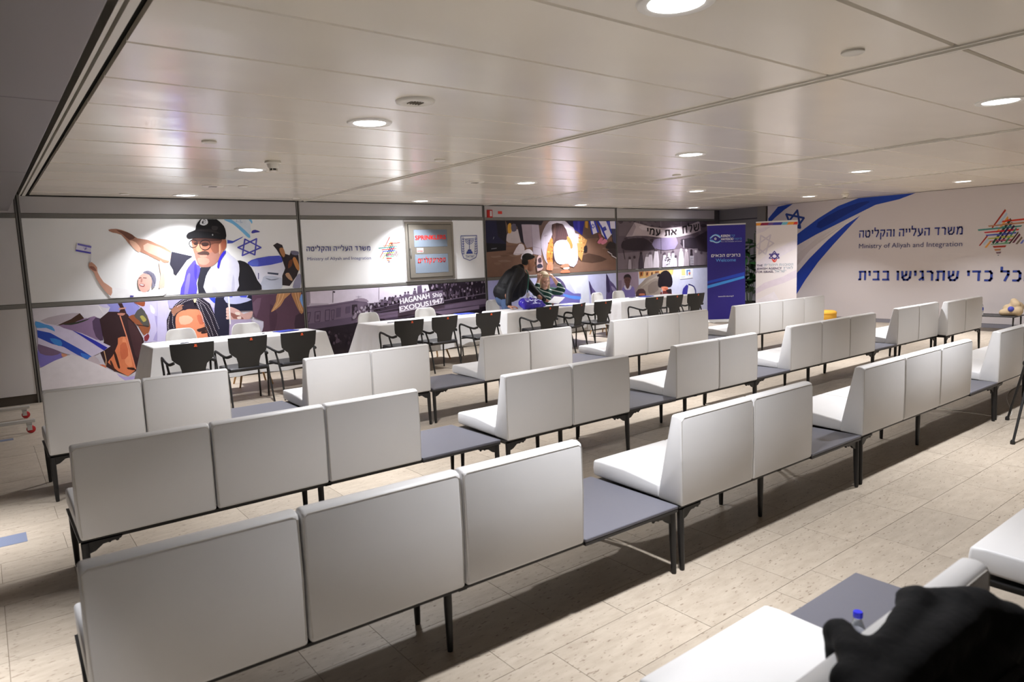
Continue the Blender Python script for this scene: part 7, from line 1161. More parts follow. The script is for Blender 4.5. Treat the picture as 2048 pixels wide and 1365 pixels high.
rollup(13.43, 9.905, -0.7235, 2.28, 'blue', (44, 34, 138), 'deep blue roll-up banner with Welcome lettering and light stripes', m_white)
rollup(14.056, 9.043, -1.0, 2.29, 'beige', (228, 220, 220), 'pale roll-up banner with star logo and coloured top band', mat('silver_case', (0, 0, 0)))
# ------------------------------------------------------------------ people
def capsule(bm, p0, p1, r0, r1, n=12):
    p0, p1 = Vector(p0), Vector(p1); tube(bm, [p0, p1], [r0, r1], n); ellipsoid(bm, p0, (r0, r0, r0), seg=10); ellipsoid(bm, p1, (r1, r1, r1), seg=10)
def chain(bm, pts, rs):
    for (a, b_), (ra, rb) in zip(zip(pts, pts[1:]), zip(rs, rs[1:])): capsule(bm, a, b_, ra, rb)
def basis(fwd, up):
    f = Vector(fwd).normalized(); s = f.cross(Vector(up)).normalized(); u = s.cross(f).normalized()
    return Matrix((s, f, u)).transposed()          # local x right, y forward, z up
def head(bm, c, R_, s):
    def E_(p, r): 
        m = Matrix.Translation(Vector(c) + R_ @ (Vector(p) * s)) @ R_.to_4x4() @ Matrix.Diagonal((r[0] * s, r[1] * s, r[2] * s, 1)); bmesh.ops.create_uvsphere(bm, u_segments=18, v_segments=12, radius=1.0, matrix=m)
    E_((0, -0.012, 0.045), (0.076, 0.098, 0.086)); E_((0, 0.03, -0.03), (0.064, 0.070, 0.088)); E_((0, 0.046, -0.088), (0.048, 0.050, 0.036)); E_((0, 0.076, 0.022), (0.052, 0.022, 0.014))
    E_((0, 0.104, -0.028), (0.013, 0.020, 0.020)); E_((0, 0.094, -0.008), (0.010, 0.016, 0.028)); E_((0, 0.086, -0.070), (0.026, 0.014, 0.008)); E_((0, 0.084, -0.082), (0.022, 0.013, 0.008))
    for sx in (-1, 1): E_((sx * 0.078, -0.006, -0.012), (0.010, 0.021, 0.032)); E_((sx * 0.040, 0.070, -0.030), (0.022, 0.020, 0.022))
def hand(bm, wrist, fwd, palm_n, s=1.0, curl=0.4, thumb_side=1):
    """palm and five fingers; fwd = towards fingertips, palm_n = out of the palm."""
    R_ = basis(fwd, Vector(palm_n) * -1); w0 = Vector(wrist)     # local z = back of the hand
    T = lambda p: w0 + R_ @ (Vector(p) * s)
    for x in (-0.026, -0.009, 0.009, 0.026): capsule(bm, T((x * 0.6, 0.0, 0)), T((x, 0.085, 0.004)), 0.017 * s, 0.0125 * s, 8)
    for x, L_, r in ((-0.030, 0.058, 0.0078), (-0.010, 0.070, 0.0086), (0.010, 0.076, 0.0088), (0.030, 0.068, 0.0085)):
        a0, p = 0.0, Vector((x, 0.085, 0.004)); pts = [T(p)]
        for k, fr in enumerate((0.45, 0.32, 0.23)):
            a0 += curl * (0.6, 1.0, 0.8)[k]; p = p + Vector((x * 0.08, math.cos(a0), -math.sin(a0))) * L_ * fr; pts.append(T(p))
        chain(bm, pts, [r * s, r * s, r * 0.92 * s, r * 0.8 * s])
    t_ = thumb_side
    chain(bm, [T((t_ * 0.022, 0.022, -0.004)), T((t_ * 0.048, 0.050, -0.012)), T((t_ * 0.056, 0.078, -0.018)), T((t_ * 0.056, 0.098, -0.024))], [0.016 * s, 0.0115 * s, 0.010 * s, 0.0085 * s])
m_skin = mat('skin_tan', rgb(186, 132, 104), 0.5, noise=0.05, nscale=20)
m_skin2 = mat('skin_fair', rgb(222, 176, 154), 0.5, noise=0.04, nscale=20)
m_jacket = mat('navy_jacket', rgb(15, 16, 23), 0.65, bump=0.2, bscale=9)
m_jeans = mat('blue_denim', rgb(92, 116, 158), 0.8, noise=0.2, nscale=30)
m_hair = mat('black_hair', rgb(24, 20, 19), 0.6, bump=0.4, bscale=60)
m_blond = mat('blond_hair', rgb(206, 184, 148), 0.5, noise=0.2, nscale=40, stretch=(3, 3, 0.5), bump=0.3, bscale=60)
m_eye = mat('eye_dark', rgb(24, 18, 16), 0.2)
# standing man leaning over the table
man = empty('person', (7.86, 10.34, 0), 0, 'man in dark jacket and jeans leaning over the table beside the blue bag', 'person')
def attach(o, root):
    o.data.transform(Matrix.Translation(-root.location)); o.parent = root; return o
hc = Vector((8.30, 10.17, 1.575)); hR = basis((0.93, -0.30, -0.20), (0.12, 0, 1)); HS = 1.24
bm = bmesh.new(); head(bm, hc, hR, HS)
chain(bm, [(8.10, 10.24, 1.40), (8.16, 10.22, 1.46), (8.26, 10.19, 1.53)], [0.085, 0.070, 0.066])
chain(bm, [(7.96, 10.25, 1.2), (8.06, 10.25, 1.36)], [0.10, 0.09])
hand(bm, (7.610, 9.93, 0.800), (0.45, -0.85, -0.10), (0, 0, -1), 1.12, 0.22, 1)
chain(bm, [(7.66, 10.06, 1.00), (7.610, 9.94, 0.805)], [0.036, 0.030])
hand(bm, (8.52, 9.94, 0.845), (0.78, -0.45, -0.30), (-0.2, -0.2, -1), 1.12, 0.75, 1)
chain(bm, [(8.40, 10.02, 0.93), (8.52, 9.94, 0.845)], [0.036, 0.030])
attach(voxel('body', bm, m_skin, None, 0.0065, 3), man)
bm = bmesh.new()   # jacket
chain(bm, [(7.84, 10.34, 1.00), (7.88, 10.32, 1.14), (7.98, 10.28, 1.29), (8.07, 10.25, 1.40)], [0.195, 0.205, 0.195, 0.145]); chain(bm, [(7.93, 10.20, 1.02), (8.02, 10.19, 1.24)], [0.15, 0.15])
for x, y in ((8.00, 10.08), (8.20, 10.38)): chain(bm, [(8.02, 10.26, 1.32), (x, y, 1.40)], [0.16, 0.105])
chain(bm, [(8.06, 10.24, 1.40), (8.14, 10.23, 1.47)], [0.125, 0.092])
chain(bm, [(7.98, 10.06, 1.40), (7.79, 10.03, 1.20), (7.70, 10.03, 1.05), (7.615, 9.96, 0.845)], [0.100, 0.084, 0.068, 0.054])
chain(bm, [(8.22, 10.36, 1.38), (8.38, 10.24, 1.12), (8.42, 10.12, 1.00), (8.48, 9.97, 0.875)], [0.098, 0.080, 0.066, 0.052])
chain(bm, [(7.78, 10.38, 1.05), (7.80, 10.30, 1.02), (7.88, 10.22, 1.00)], [0.165, 0.165, 0.15])
chain(bm, [(8.06, 10.17, 1.06), (8.12, 10.15, 1.30)], [0.13, 0.12])
attach(voxel('jacket', bm, m_jacket, None, 0.010, 4), man)
bm = bmesh.new(); chain(bm, [(7.80, 10.36, 1.02), (7.82, 10.36, 0.92)], [0.165, 0.165])
for dx, y in ((-0.06, 10.27), (0.08, 10.37)): chain(bm, [(7.82 + dx * 0.5, y, 0.92), (7.88 + dx, y, 0.52), (7.84 + dx, y + 0.01, 0.09)], [0.105, 0.075, 0.058])
attach(voxel('jeans', bm, m_jeans, None, 0.012, 4), man)
for dx, y in ((-0.06, 10.28), (0.08, 10.38)):
    bm = bmesh.new(); extrude_profile(bm, [(px_ + dx, pz_) for px_, pz_ in [(7.72, 0.0), (7.72, 0.075), (7.78, 0.105), (7.88, 0.10), (7.98, 0.06), (8.02, 0.03), (8.02, 0.0)]], y - 0.045, y + 0.045, 0.012, 2, axis='y'); attach(obj('shoe', bm, m_black, smooth=50), man)
bm = bmesh.new()
def hel(bm, p, r, c=hc, R_=hR, s=HS): bmesh.ops.create_uvsphere(bm, u_segments=18, v_segments=12, radius=1.0, matrix=Matrix.Translation(Vector(c) + R_ @ (Vector(p) * s)) @ R_.to_4x4() @ Matrix.Diagonal((r[0] * s, r[1] * s, r[2] * s, 1)))
hel(bm, (0, -0.024, 0.066), (0.080, 0.098, 0.078)); hel(bm, (0, -0.062, 0.01), (0.072, 0.052, 0.075)); hel(bm, (0, 0.035, 0.098), (0.060, 0.045, 0.030))
attach(voxel('hair', bm, m_hair, None, 0.008, 2), man)
for sx in (-1, 1):
    bm = bmesh.new(); hel(bm, (sx * 0.030, 0.086, -0.004), (0.013, 0.008, 0.007)); attach(obj('eye', bm, m_eye), man)
    bm = bmesh.new(); hel(bm, (sx * 0.032, 0.088, 0.016), (0.022, 0.009, 0.005)); attach(obj('eyebrow', bm, m_hair), man)
bm = bmesh.new(); tube(bm, spline([(8.19, 10.13, 1.45), (8.19, 10.06, 1.34), (8.15, 10.03, 1.18), (8.13, 10.03, 1.02)], 5), 0.014, 6, flat=(1, 0.3)); attach(obj('lanyard', bm, mat('green_strap', rgb(40, 104, 92), 0.6)), man)
attach(obj('badge', B(8.09, 8.18, 10.025, 10.031, 0.89, 1.02, 0.003, 1), mat('badge_card', rgb(222, 220, 232), 0.4)), man)

# seated person with raised hands
sit = empty('person', (8.90, 10.46, 0), 0, 'blond seated person in green and white striped sweater with hands raised to the head', 'person')
def stripe_material():
    m = bpy.data.materials.new('striped_knit'); m.use_nodes = True; nt = m.node_tree; b = nt.nodes['Principled BSDF']; N = nt.nodes.new; L = nt.links.new
    g_ = N('ShaderNodeNewGeometry'); sp = N('ShaderNodeSeparateXYZ'); L(g_.outputs['Position'], sp.inputs[0])
    a = N('ShaderNodeMath'); a.operation = 'MULTIPLY_ADD'; a.inputs[1].default_value = 0.35; L(sp.outputs['X'], a.inputs[0]); L(sp.outputs['Z'], a.inputs[2])
    f = N('ShaderNodeMath'); f.operation = 'PINGPONG'; f.inputs[1].default_value = 0.045; L(a.outputs[0], f.inputs[0])
    r = N('ShaderNodeValToRGB'); r.color_ramp.interpolation = 'CONSTANT'; e = r.color_ramp.elements; e[0].color = (*rgb(18, 62, 54), 1); e[1].position = 0.033; e[1].color = (*rgb(206, 218, 210), 1); L(f.outputs[0], r.inputs[0]); L(r.outputs[0], b.inputs['Base Color']); b.inputs['Roughness'].default_value = 0.85
    return m
m_knit = stripe_material()
wc = Vector((8.88, 10.42, 1.215)); wR = basis((-0.30, -0.92, -0.24), (-0.05, 0, 1)); WS = 1.20
bm = bmesh.new(); head(bm, wc, wR, WS); chain(bm, [(8.93, 10.48, 0.98), (8.90, 10.45, 1.10)], [0.075, 0.062])
hand(bm, (8.69, 10.36, 1.235), (0.25, 0.10, 0.95), (0.6, 0.5, -0.1), 1.05, 0.9, 1); chain(bm, [(8.60, 10.32, 1.08), (8.69, 10.36, 1.235)], [0.042, 0.032])
hand(bm, (9.085, 10.36, 1.235), (-0.55, 0.12, 0.82), (-0.5, 0.5, -0.3), 1.05, 0.8, -1); chain(bm, [(9.19, 10.33, 1.08), (9.085, 10.36, 1.235)], [0.044, 0.032])
attach(voxel('body', bm, m_skin2, None, 0.0065, 3), sit)
bm = bmesh.new(); chain(bm, [(8.93, 10.52, 0.52), (8.94, 10.52, 0.75), (8.94, 10.50, 0.94)], [0.165, 0.160, 0.145])
for sx in (-1, 1): chain(bm, [(8.94, 10.50, 0.93), (8.94 + sx * 0.15, 10.48, 0.985)], [0.13, 0.085])
chain(bm, [(8.78, 10.47, 0.99), (8.60, 10.36, 0.985), (8.57, 10.31, 1.02), (8.63, 10.33, 1.13)], [0.082, 0.070, 0.066, 0.052]); chain(bm, [(9.10, 10.47, 0.99), (9.24, 10.36, 0.965), (9.255, 10.31, 1.00), (9.17, 10.335, 1.13)], [0.082, 0.072, 0.066, 0.052])
attach(voxel('sweater', bm, m_knit, None, 0.010, 4), sit)
bm = bmesh.new(); chain(bm, [(8.93, 10.50, 0.53), (8.93, 10.46, 0.56)], [0.16, 0.15])
for dx in (-0.09, 0.09): chain(bm, [(8.93 + dx, 10.44, 0.545), (8.93 + dx * 1.2, 10.10, 0.535), (8.93 + dx * 1.2, 10.12, 0.09)], [0.09, 0.070, 0.050])
attach(voxel('trousers', bm, mat('dark_trousers', rgb(40, 42, 54), 0.8), None, 0.012, 4), sit)
for dx in (-0.11, 0.11): attach(obj('shoe', B(8.93 + dx - 0.045, 8.93 + dx + 0.045, 9.97, 10.19, 0.0, 0.075, 0.02, 3), m_black, smooth=50), sit)
bm = bmesh.new()
def wel(p, r): hel(bm, p, r, wc, wR, WS)
wel((0, -0.024, 0.064), (0.086, 0.104, 0.084)); wel((0, -0.055, -0.03), (0.080, 0.060, 0.110)); wel((0, 0.04, 0.098), (0.066, 0.050, 0.034))
for sx in (-1, 1): wel((sx * 0.076, 0.005, -0.045), (0.022, 0.045, 0.100)); wel((sx * 0.080, -0.015, -0.12), (0.026, 0.045, 0.070))
attach(voxel('hair', bm, m_blond, None, 0.008, 2), sit)
for sx in (-1, 1):
    bm = bmesh.new(); hel(bm, (sx * 0.030, 0.087, -0.004), (0.012, 0.008, 0.006), wc, wR, WS); attach(obj('eye', bm, m_eye), sit)
bm = bmesh.new(); hel(bm, (0, 0.098, -0.076), (0.022, 0.006, 0.006), wc, wR, WS); attach(obj('mouth', bm, mat('lips', rgb(170, 88, 84), 0.5)), sit)
# ------------------------------------------------------------------ things on the tables
TZ = 0.7435
m_folder = mat('blue_card', rgb(62, 82, 196), 0.35)
m_paper = mat('paper', rgb(236, 236, 240), 0.6)
def folder(x, y, rz, lab, n=2):
    t = empty('folder', (x, y, TZ), rz, lab, 'folder', 'blue folders on the tables')
    for k in range(n): obj('cover', B(-0.155, 0.155, -0.11, 0.11, 0.001 + k * 0.004, 0.0045 + k * 0.004, 0.001, 1), m_folder, t, None, (0, 0, 0.16 * k))
    obj('printed_title', B(-0.05, 0.06, -0.03, 0.0, n * 0.0043, n * 0.0043 + 0.0006), mat('pale_blue_print', rgb(120, 140, 226), 0.4), t)
folder(3.46, 9.86, 0.25, 'blue folders at the right end of the leftmost table'); folder(6.62, 9.92, -0.2, 'blue folders at the right end of the second table'); folder(8.78, 9.66, 0.1, 'blue folder on the table of the two people, by the middle armchair', 1); folder(11.35, 9.95, 0.05, 'blue folders on the rightmost table', 3)
def pen(x, y, rz, lab, col=(40, 46, 80)):
    t = empty('pen', (x, y, TZ + 0.006), rz, lab, 'pen'); bm = bmesh.new(); tube(bm, [(-0.06, 0, 0), (0.05, 0, 0), (0.068, 0, -0.001)], [0.005, 0.005, 0.0012], 8); obj('barrel', bm, mat('pen_%d' % col[0], rgb(*col), 0.4), t); obj('clip', B(-0.06, -0.02, -0.0015, 0.0015, 0.005, 0.0075), m_metal, t)
pen(2.02, 9.50, 0.4, 'pen lying near the left end of the leftmost table'); pen(5.02, 9.60, 0.1, 'dark pen lying near the left end of the second table'); pen(3.12, 9.80, 1.0, 'pen beside the blue folders of the leftmost table', (60, 64, 90))
def sheet(x, y, z, rz, w_, d_, lab, cat_='paper', rx=0.0, m_=None):
    bm = bmesh.new(); N_ = 6; v = [[bm.verts.new((-w_ / 2 + w_ * i / N_, -d_ / 2 + d_ * j, 0.004 * math.sin(i * 1.3))) for j in (0, 1)] for i in range(N_ + 1)]
    for a, b_ in zip(v, v[1:]): bm.faces.new((a[0], b_[0], b_[1], a[1]))
    r = bmesh.ops.extrude_face_region(bm, geom=bm.faces[:]); bmesh.ops.translate(bm, vec=(0, 0, 0.0012), verts=[q for q in r['geom'] if isinstance(q, bmesh.types.BMVert)])
    return tag(obj('paper_sheet', bm, m_ or m_paper, None, (x, y, z), (rx, 0, rz)), lab, cat_)
sheet(8.66, 9.82, 0.852, 0.55, 0.34, 0.22, 'white sheet of paper held in the hand of the man', rx=0.10).rotation_euler = (0.10, -0.28, 0.45)
sheet(8.93, 9.84, TZ + 0.005, 0.1, 0.30, 0.21, 'sheet of paper lying in front of the seated person'); sheet(10.9, 9.78, TZ + 0.005, 0.2, 0.21, 0.15, 'small paper on the rightmost table'); sheet(7.78, 9.56, TZ + 0.005, 0.0, 0.15, 0.05, 'small printed slip on the cloth in front of the blue bag', m_=mat('grey_slip', rgb(190, 190, 198), 0.5))
t = empty('mobile_phone', (10.95, 9.98, TZ), 0.2, 'dark mobile phone on the rightmost table', 'phone'); obj('phone_body', B(-0.08, 0.08, -0.04, 0.04, 0.001, 0.010, 0.003, 2), mat('phone_blue', rgb(62, 66, 110), 0.3), t); obj('screen', B(-0.074, 0.074, -0.035, 0.035, 0.010, 0.0106), mat('screen_glass', rgb(26, 28, 40), 0.1), t)
# blue bag
bag = empty('bag', (7.99, 9.72, TZ), 0.12, 'shiny violet-blue bag lying on the table beside the leaning man', 'bag')
m_bag = mat('blue_nylon', rgb(62, 44, 190), 0.28, bump=0.35, bscale=12)
bm = bmesh.new()
for a, b_, r0, r1 in (((-0.22, 0, 0.085), (0.20, 0.02, 0.085), 0.082, 0.075), ((-0.20, 0.05, 0.11), (0.05, 0.08, 0.13), 0.085, 0.075), ((0.0, 0.06, 0.12), (0.20, 0.08, 0.10), 0.085, 0.07), ((-0.24, -0.04, 0.06), (0.05, -0.07, 0.055), 0.055, 0.05), ((0.05, -0.06, 0.055), (0.28, -0.03, 0.04), 0.05, 0.032)): capsule(bm, a, b_, r0, r1)
o = voxel('bag_body', bm, m_bag, bag, 0.012, 4)
tx = bpy.data.textures.new('folds', 'CLOUDS'); tx.noise_scale = 0.09
dm = o.modifiers.new('d', 'DISPLACE'); dm.texture = tx; dm.strength = 0.03; dm.mid_level = 0.5; baked(o)
o.data.transform(Matrix.Translation((0, 0, -min(v.co.z for v in o.data.vertices))))
bm = bmesh.new(); tube(bm, spline([(-0.12, -0.02, 0.19), (-0.06, 0.02, 0.232), (0.02, 0.05, 0.238), (0.10, 0.06, 0.20)], 5), 0.009, 6, flat=(1, 0.5)); obj('handle_strap', bm, mat('white_strap', rgb(214, 214, 236), 0.5), bag)
# ------------------------------------------------------------------ bottle helper
m_pet = mat('clear_plastic', (0.92, 0.95, 0.97), 0.08, trans=0.92)
def bottle(x, y, z, lab, s=1.0, cap=(40, 44, 206), band=None):
    t = empty('water_bottle', (x, y, z), 0, lab, 'bottle')
    bm = bmesh.new(); lathe(bm, [(0, 0), (0.030, 0), (0.033, 0.006), (0.033, 0.05), (0.031, 0.055), (0.033, 0.06), (0.033, 0.12), (0.030, 0.135), (0.018, 0.165), (0.0135, 0.175), (0.0135, 0.19), (0, 0.19)], 24); ob = obj('bottle_body', bm, m_pet, t, smooth=50); ob.scale = (s, s, s)
    bm = bmesh.new(); lathe(bm, [(0, 0.206), (0.0155, 0.206), (0.017, 0.203), (0.017, 0.186), (0.0165, 0.184), (0, 0.184)], 24); ob = obj('cap', bm, mat('cap_%d_%d' % cap[:2], rgb(*cap), 0.35), t, smooth=40); ob.scale = (s, s, s)
    bm = bmesh.new(); lathe(bm, [(0.0335, 0.068), (0.0338, 0.07), (0.0338, 0.11), (0.0335, 0.112)], 24); ob = obj('label_band', bm, mat('band_blue', rgb(70, 84, 176), 0.4), t, smooth=60); ob.scale = (s, s, s)
bottle(2.068, 0.965, 0.370, 'clear water bottle with blue cap on the grey table in the foreground', 0.84)
# ------------------------------------------------------------------ black jacket over the foreground bench back
m_coat = mat('black_cloth', rgb(22, 22, 24), 0.9, spec=0.3, bump=0.2, bscale=30)
coat = empty('jacket', (1.5, 0.62, 0.845), 0, 'black jacket thrown over the back of the right foreground bench', 'jacket')
bm = bmesh.new()
for a, b_, r0, r1 in (((1.24, 0.60, 0.852), (1.38, 0.60, 0.855), 0.035, 0.035), ((1.38, 0.595, 0.856), (1.64, 0.625, 0.862), 0.032, 0.034), ((1.22, 0.555, 0.83), (1.74, 0.545, 0.835), 0.045, 0.042), ((1.60, 0.635, 0.860), (1.650, 0.660, 0.858), 0.028, 0.020), ((1.645, 0.652, 0.858), (1.70, 0.60, 0.858), 0.022, 0.030), ((1.70, 0.60, 0.858), (1.77, 0.545, 0.850), 0.030, 0.034), ((1.22, 0.53, 0.74), (1.80, 0.525, 0.74), 0.055, 0.06), ((1.22, 0.52, 0.60), (1.82, 0.51, 0.60), 0.055, 0.06), ((1.22, 0.52, 0.47), (1.80, 0.51, 0.46), 0.055, 0.06),
        ((1.70, 0.56, 0.85), (1.80, 0.51, 0.80), 0.042, 0.05), ((1.80, 0.50, 0.80), (1.88, 0.485, 0.74), 0.05, 0.05), ((1.86, 0.49, 0.72), (1.92, 0.49, 0.50), 0.05, 0.05), ((1.31, 0.62, 0.865), (1.385, 0.68, 0.860), 0.034, 0.030),
        ((1.38, 0.69, 0.855), (1.50, 0.735, 0.78), 0.030, 0.036), ((1.50, 0.735, 0.78), (1.65, 0.80, 0.645), 0.036, 0.042), ((1.65, 0.80, 0.645), (1.735, 0.835, 0.565), 0.042, 0.040), ((1.46, 0.71, 0.76), (1.60, 0.77, 0.56), 0.04, 0.05), ((1.73, 0.835, 0.56), (1.62, 0.83, 0.52), 0.042, 0.045)): capsule(bm, a, b_, r0, r1)
o = voxel('jacket_body', bm, m_coat, None, 0.012, 8)
tx2 = bpy.data.textures.new('creases', 'CLOUDS'); tx2.noise_scale = 0.13
dm = o.modifiers.new('d', 'DISPLACE'); dm.texture = tx2; dm.strength = 0.020; dm.mid_level = 0.5; sm = o.modifiers.new('s', 'SMOOTH'); sm.iterations = 2; baked(o); attach(o, coat)
bm = bmesh.new()
for p in (((1.24, 0.470, 0.80), (1.45, 0.462, 0.745), (1.76, 0.462, 0.72)), ((1.25, 0.460, 0.66), (1.5, 0.452, 0.60), (1.75, 0.450, 0.55))): tube(bm, spline(p, 6), 0.014, 6)
attach(obj('fold_seam', bm, m_coat, smooth=60), coat)

# ------------------------------------------------------------------ tripod, cable
tri = empty('tripod', (7.27, 1.86, 0), 0, 'black tripod standing at the right picture edge', 'tripod')
A_ = Vector((7.34, 1.86, 1.25))
for n_, F_ in enumerate(((7.50, 2.17, 0.0), (6.62, 1.87, 0.0), (7.72, 1.42, 0.0))):
    F_ = Vector(F_); top = A_ + (F_ - A_) * 0.02; mid = A_ + (F_ - A_) * 0.55
    bm = bmesh.new(); tube(bm, [top, mid], [0.017, 0.016], 8); tube(bm, [A_ + (F_ - A_) * 0.5, F_ + (A_ - F_) * 0.02], [0.011, 0.010], 8); lg = attach(obj('leg', bm, m_black), tri)
    bm = bmesh.new(); lathe(bm, [(0, 0), (0.018, 0), (0.018, 0.02), (0.012, 0.035), (0, 0.035)], 12, F_); f_ = obj('rubber_foot', bm, m_plas); f_.data.transform(Matrix.Translation(-tri.location)); f_.parent = lg
    bm = bmesh.new(); ellipsoid(bm, mid, (0.024, 0.024, 0.03), seg=10); f_ = obj('leg_clamp', bm, m_plas); f_.data.transform(Matrix.Translation(-tri.location)); f_.parent = lg
bm = bmesh.new(); tube(bm, [A_ + Vector((0, 0, 0.25)), A_, A_ + Vector((0, 0, -0.75))], 0.014, 10); attach(obj('centre_column', bm, m_black), tri)
bm = bmesh.new(); lathe(bm, [(0, 0), (0.035, 0), (0.03, 0.05), (0.012, 0.09), (0, 0.09)], 12, (7.34, 1.86, 0.42)); attach(obj('spring_hook', bm, mat('brick_red', rgb(150, 70, 50), 0.5)), tri)
bm = bmesh.new(); ellipsoid(bm, A_, (0.05, 0.05, 0.05), seg=12); box(bm, A_.x - 0.04, A_.x + 0.04, A_.y - 0.06, A_.y + 0.06, A_.z + 0.24, A_.z + 0.30, 0.01, 1); attach(obj('tripod_head', bm, m_black, smooth=40), tri)
bm = bmesh.new(); tube(bm, spline([(7.61, 2.82, 0.004), (7.60, 2.62, 0.004), (7.60, 2.40, 0.004), (7.70, 2.2, 0.004), (8.6, 2.5, 0.004), (9.3, 2.6, 0.004), (10.2, 2.4, 0.004)], 8), 0.004, 6); tag(obj('floor_cable', bm, mat('white_cable', rgb(214, 208, 196), 0.5)), 'thin white cable lying on the floor under the right end of the front row', 'cable')

# ------------------------------------------------------------------ rolling display board at the left edge
brd = empty('rolling_board', (-0.12, 9.4, 0), 0, 'white rolling display board on red castors at the left picture edge', 'board')
bm = bmesh.new(); extrude_profile(bm, [(0.16, 0.20), (0.10, 0.20), (-0.16, 1.30), (-0.12, 1.31)], -0.62, 0.62, 0.006, 2, axis='y'); obj('panel', bm, m_lightgrey, brd)
m_al = mat('silver_bar', rgb(196, 194, 190), 0.35, metal=0.4)
m_red = mat('red_wheel', rgb(186, 36, 40), 0.4)
for y in (-0.5, 0.48):
    bar = obj('foot_bar', B(-0.40, 0.46, y - 0.022, y + 0.022, 0.115, 0.15, 0.004, 1), m_al, brd)
    for x in (-0.34, 0.40):
        bm = bmesh.new(); lathe(bm, [(0, -0.014), (0.034, -0.014), (0.042, -0.008), (0.042, 0.008), (0.034, 0.014), (0, 0.014)], 20); w_ = obj('castor_wheel', bm, m_red, bar, (x + 0.015, y, 0.043), (PI / 2, 0, 0), smooth=40)
        bm = bmesh.new()
        for s in (-1, 1): box(bm, x - 0.018, x + 0.026, y + s * 0.018 - 0.002, y + s * 0.018 + 0.002, 0.035, 0.10)
        box(bm, x - 0.02, x + 0.028, y - 0.02, y + 0.02, 0.095, 0.115); obj('castor_fork', bm, m_al, bar)
tag(obj('floor_tape', B(-0.30, 0.085, 5.24, 5.44, 0.0005, 0.0015), mat('blue_tape', rgb(112, 120, 142), 0.5), None, None, None), 'strip of blue-grey tape stuck on the floor at the left edge', 'tape')
tag(obj('floor_tape', B(-0.25, 0.13, 8.66, 8.76, 0.0005, 0.0015), mat('blue_tape', (0, 0, 0))), 'strip of blue-grey tape on the floor before the rolling board', 'tape')

# ------------------------------------------------------------------ far right: pouf, plant, bottle, bag
p = empty('pouf', (14.72, 7.74, 0), 0, 'yellow round pouf behind the four-seat bench', 'pouf'); m_yel = mat('yellow_fabric', rgb(232, 176, 62), 0.8, noise=0.05, nscale=40)
bm = bmesh.new(); lathe(bm, [(0, 0.02), (0.20, 0.02), (0.225, 0.06), (0.225, 0.19), (0, 0.19)], 32); obj('body', bm, m_yel, p, smooth=50)
bm = bmesh.new(); lathe(bm, [(0, 0.19), (0.22, 0.19), (0.232, 0.215), (0.225, 0.25), (0.18, 0.275), (0, 0.28)], 32); obj('cushion_top', bm, m_yel, p, smooth=50)
bm = bmesh.new(); lathe(bm, [(0, 0), (0.19, 0), (0.19, 0.02), (0, 0.02)], 32); obj('base_ring', bm, m_black, p)
pl = empty('potted_plant', (14.83, 9.72, 0), 0, 'dark green leafy plant in a black pot between the two banners', 'plant')
bm = bmesh.new(); lathe(bm, [(0, 0), (0.17, 0), (0.21, 0.40), (0.22, 0.42), (0.19, 0.42), (0.18, 0.37), (0, 0.37)], 28); obj('pot', bm, m_plas, pl, smooth=40)
bm = bmesh.new(); lathe(bm, [(0, 0.375), (0.18, 0.375)], 20); obj('soil', bm, mat('soil', rgb(50, 38, 30), 0.95), pl)
m_leaf = mat('leaf_green', rgb(36, 74, 34), 0.4, noise=0.3, nscale=6)
def leaf_mesh():
    bm = bmesh.new(); L_ = 0.30; rows_ = []
    for k in range(7):
        t_ = k / 6; w_ = 0.075 * math.sin(PI * min(1, t_ * 0.92 + 0.06)) ** 0.8; z = -0.10 * t_ * t_
        rows_.append([bm.verts.new((-w_, t_ * L_, z + 0.012)), bm.verts.new((0, t_ * L_, z)), bm.verts.new((w_, t_ * L_, z + 0.012))])
    for a, b_ in zip(rows_, rows_[1:]):
        for j in (0, 1): bm.faces.new((a[j], a[j + 1], b_[j + 1], b_[j]))
    me = mesh('leaf', bm, 60); me.materials.append(m_leaf); return me
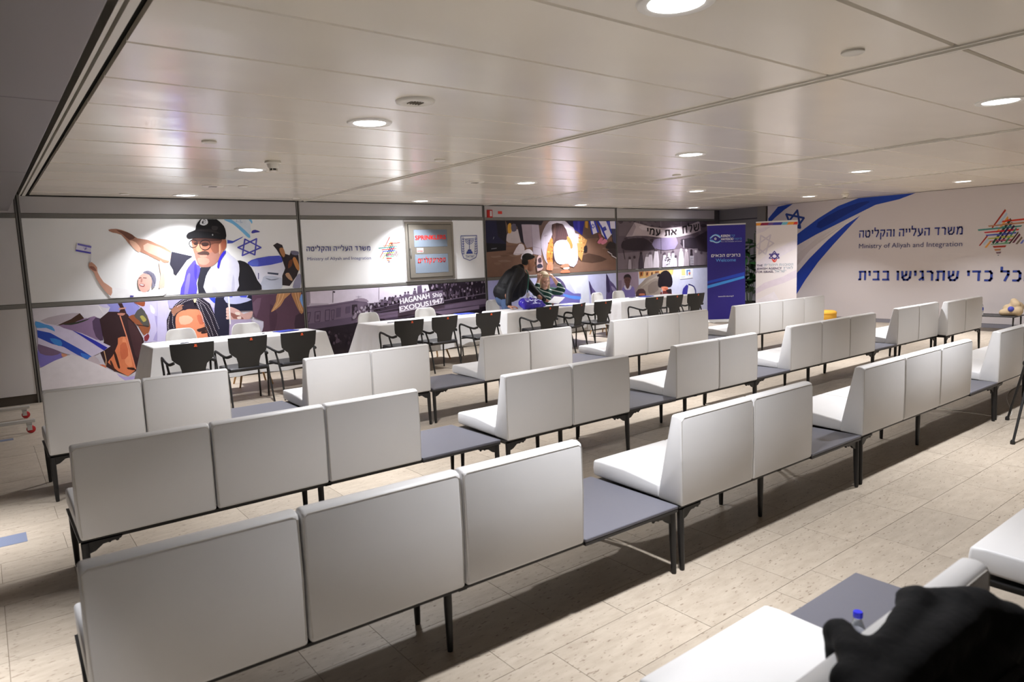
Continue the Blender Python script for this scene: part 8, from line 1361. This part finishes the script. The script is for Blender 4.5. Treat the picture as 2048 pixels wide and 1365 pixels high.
lf = leaf_mesh(); rr = random.Random(8)
for s in range(5):
    a = s * 1.26; top = Vector((0.12 * math.cos(a), 0.12 * math.sin(a), 1.5 + 0.14 * s)); bm = bmesh.new(); pts = spline([(0.05 * math.cos(a), 0.05 * math.sin(a), 0.37), (0.10 * math.cos(a), 0.10 * math.sin(a), 1.0), top], 5); tube(bm, pts, 0.010, 6); st = obj('stem', bm, mat('stem_green', rgb(60, 84, 44), 0.6), pl)
    for k in range(13):
        q = pts[min(len(pts) - 1, 3 + int(k * 8 / 13))]; link('leaf', lf, None, st, q + Vector((0, 0, rr.uniform(-0.05, 0.06))), (rr.uniform(-0.5, 0.7), rr.uniform(-0.4, 0.4), a + rr.uniform(-2.4, 2.4)))
side = empty('side_table', (14.9, 4.62, 0), 0, 'low dark side table by the right wall under a bottle', 'table')
obj('table_top', B(-0.25, 0.25, -0.42, 0.34, 0.28, 0.30, 0.003, 1), m_edge, side)
for sx in (-1, 1):
    for sy in (-0.38, 0.30): bm = bmesh.new(); tube(bm, [(sx * 0.2, sy, 0.28), (sx * 0.22, sy, 0)], [0.015, 0.011], 8); obj('leg', bm, m_black, side)
bottle(14.78, 4.78, 0.30, 'water bottle with dark cap standing by the right wall', 1.25, (30, 36, 70))
bg = empty('tote_bag', (14.85, 4.35, 0.30), 0.3, 'beige tote bag with blue print at the right picture edge', 'bag')
bm = bmesh.new()
for a, b_, r0, r1 in (((-0.08, -0.12, 0.09), (-0.06, 0.10, 0.06), 0.09, 0.06), ((0.0, -0.12, 0.16), (0.02, 0.02, 0.12), 0.10, 0.09), ((-0.06, -0.1, 0.2), (0.02, -0.06, 0.26), 0.07, 0.06)): capsule(bm, a, b_, r0, r1)
voxel('bag_body', bm, mat('beige_canvas', rgb(186, 164, 132), 0.85, bump=0.3, bscale=20), bg, 0.014, 4)
bm = bmesh.new(); ellipsoid(bm, (-0.135, -0.02, 0.13), (0.035, 0.05, 0.05), seg=12); obj('blue_print', bm, mat('print_blue', rgb(66, 72, 168), 0.6), bg)
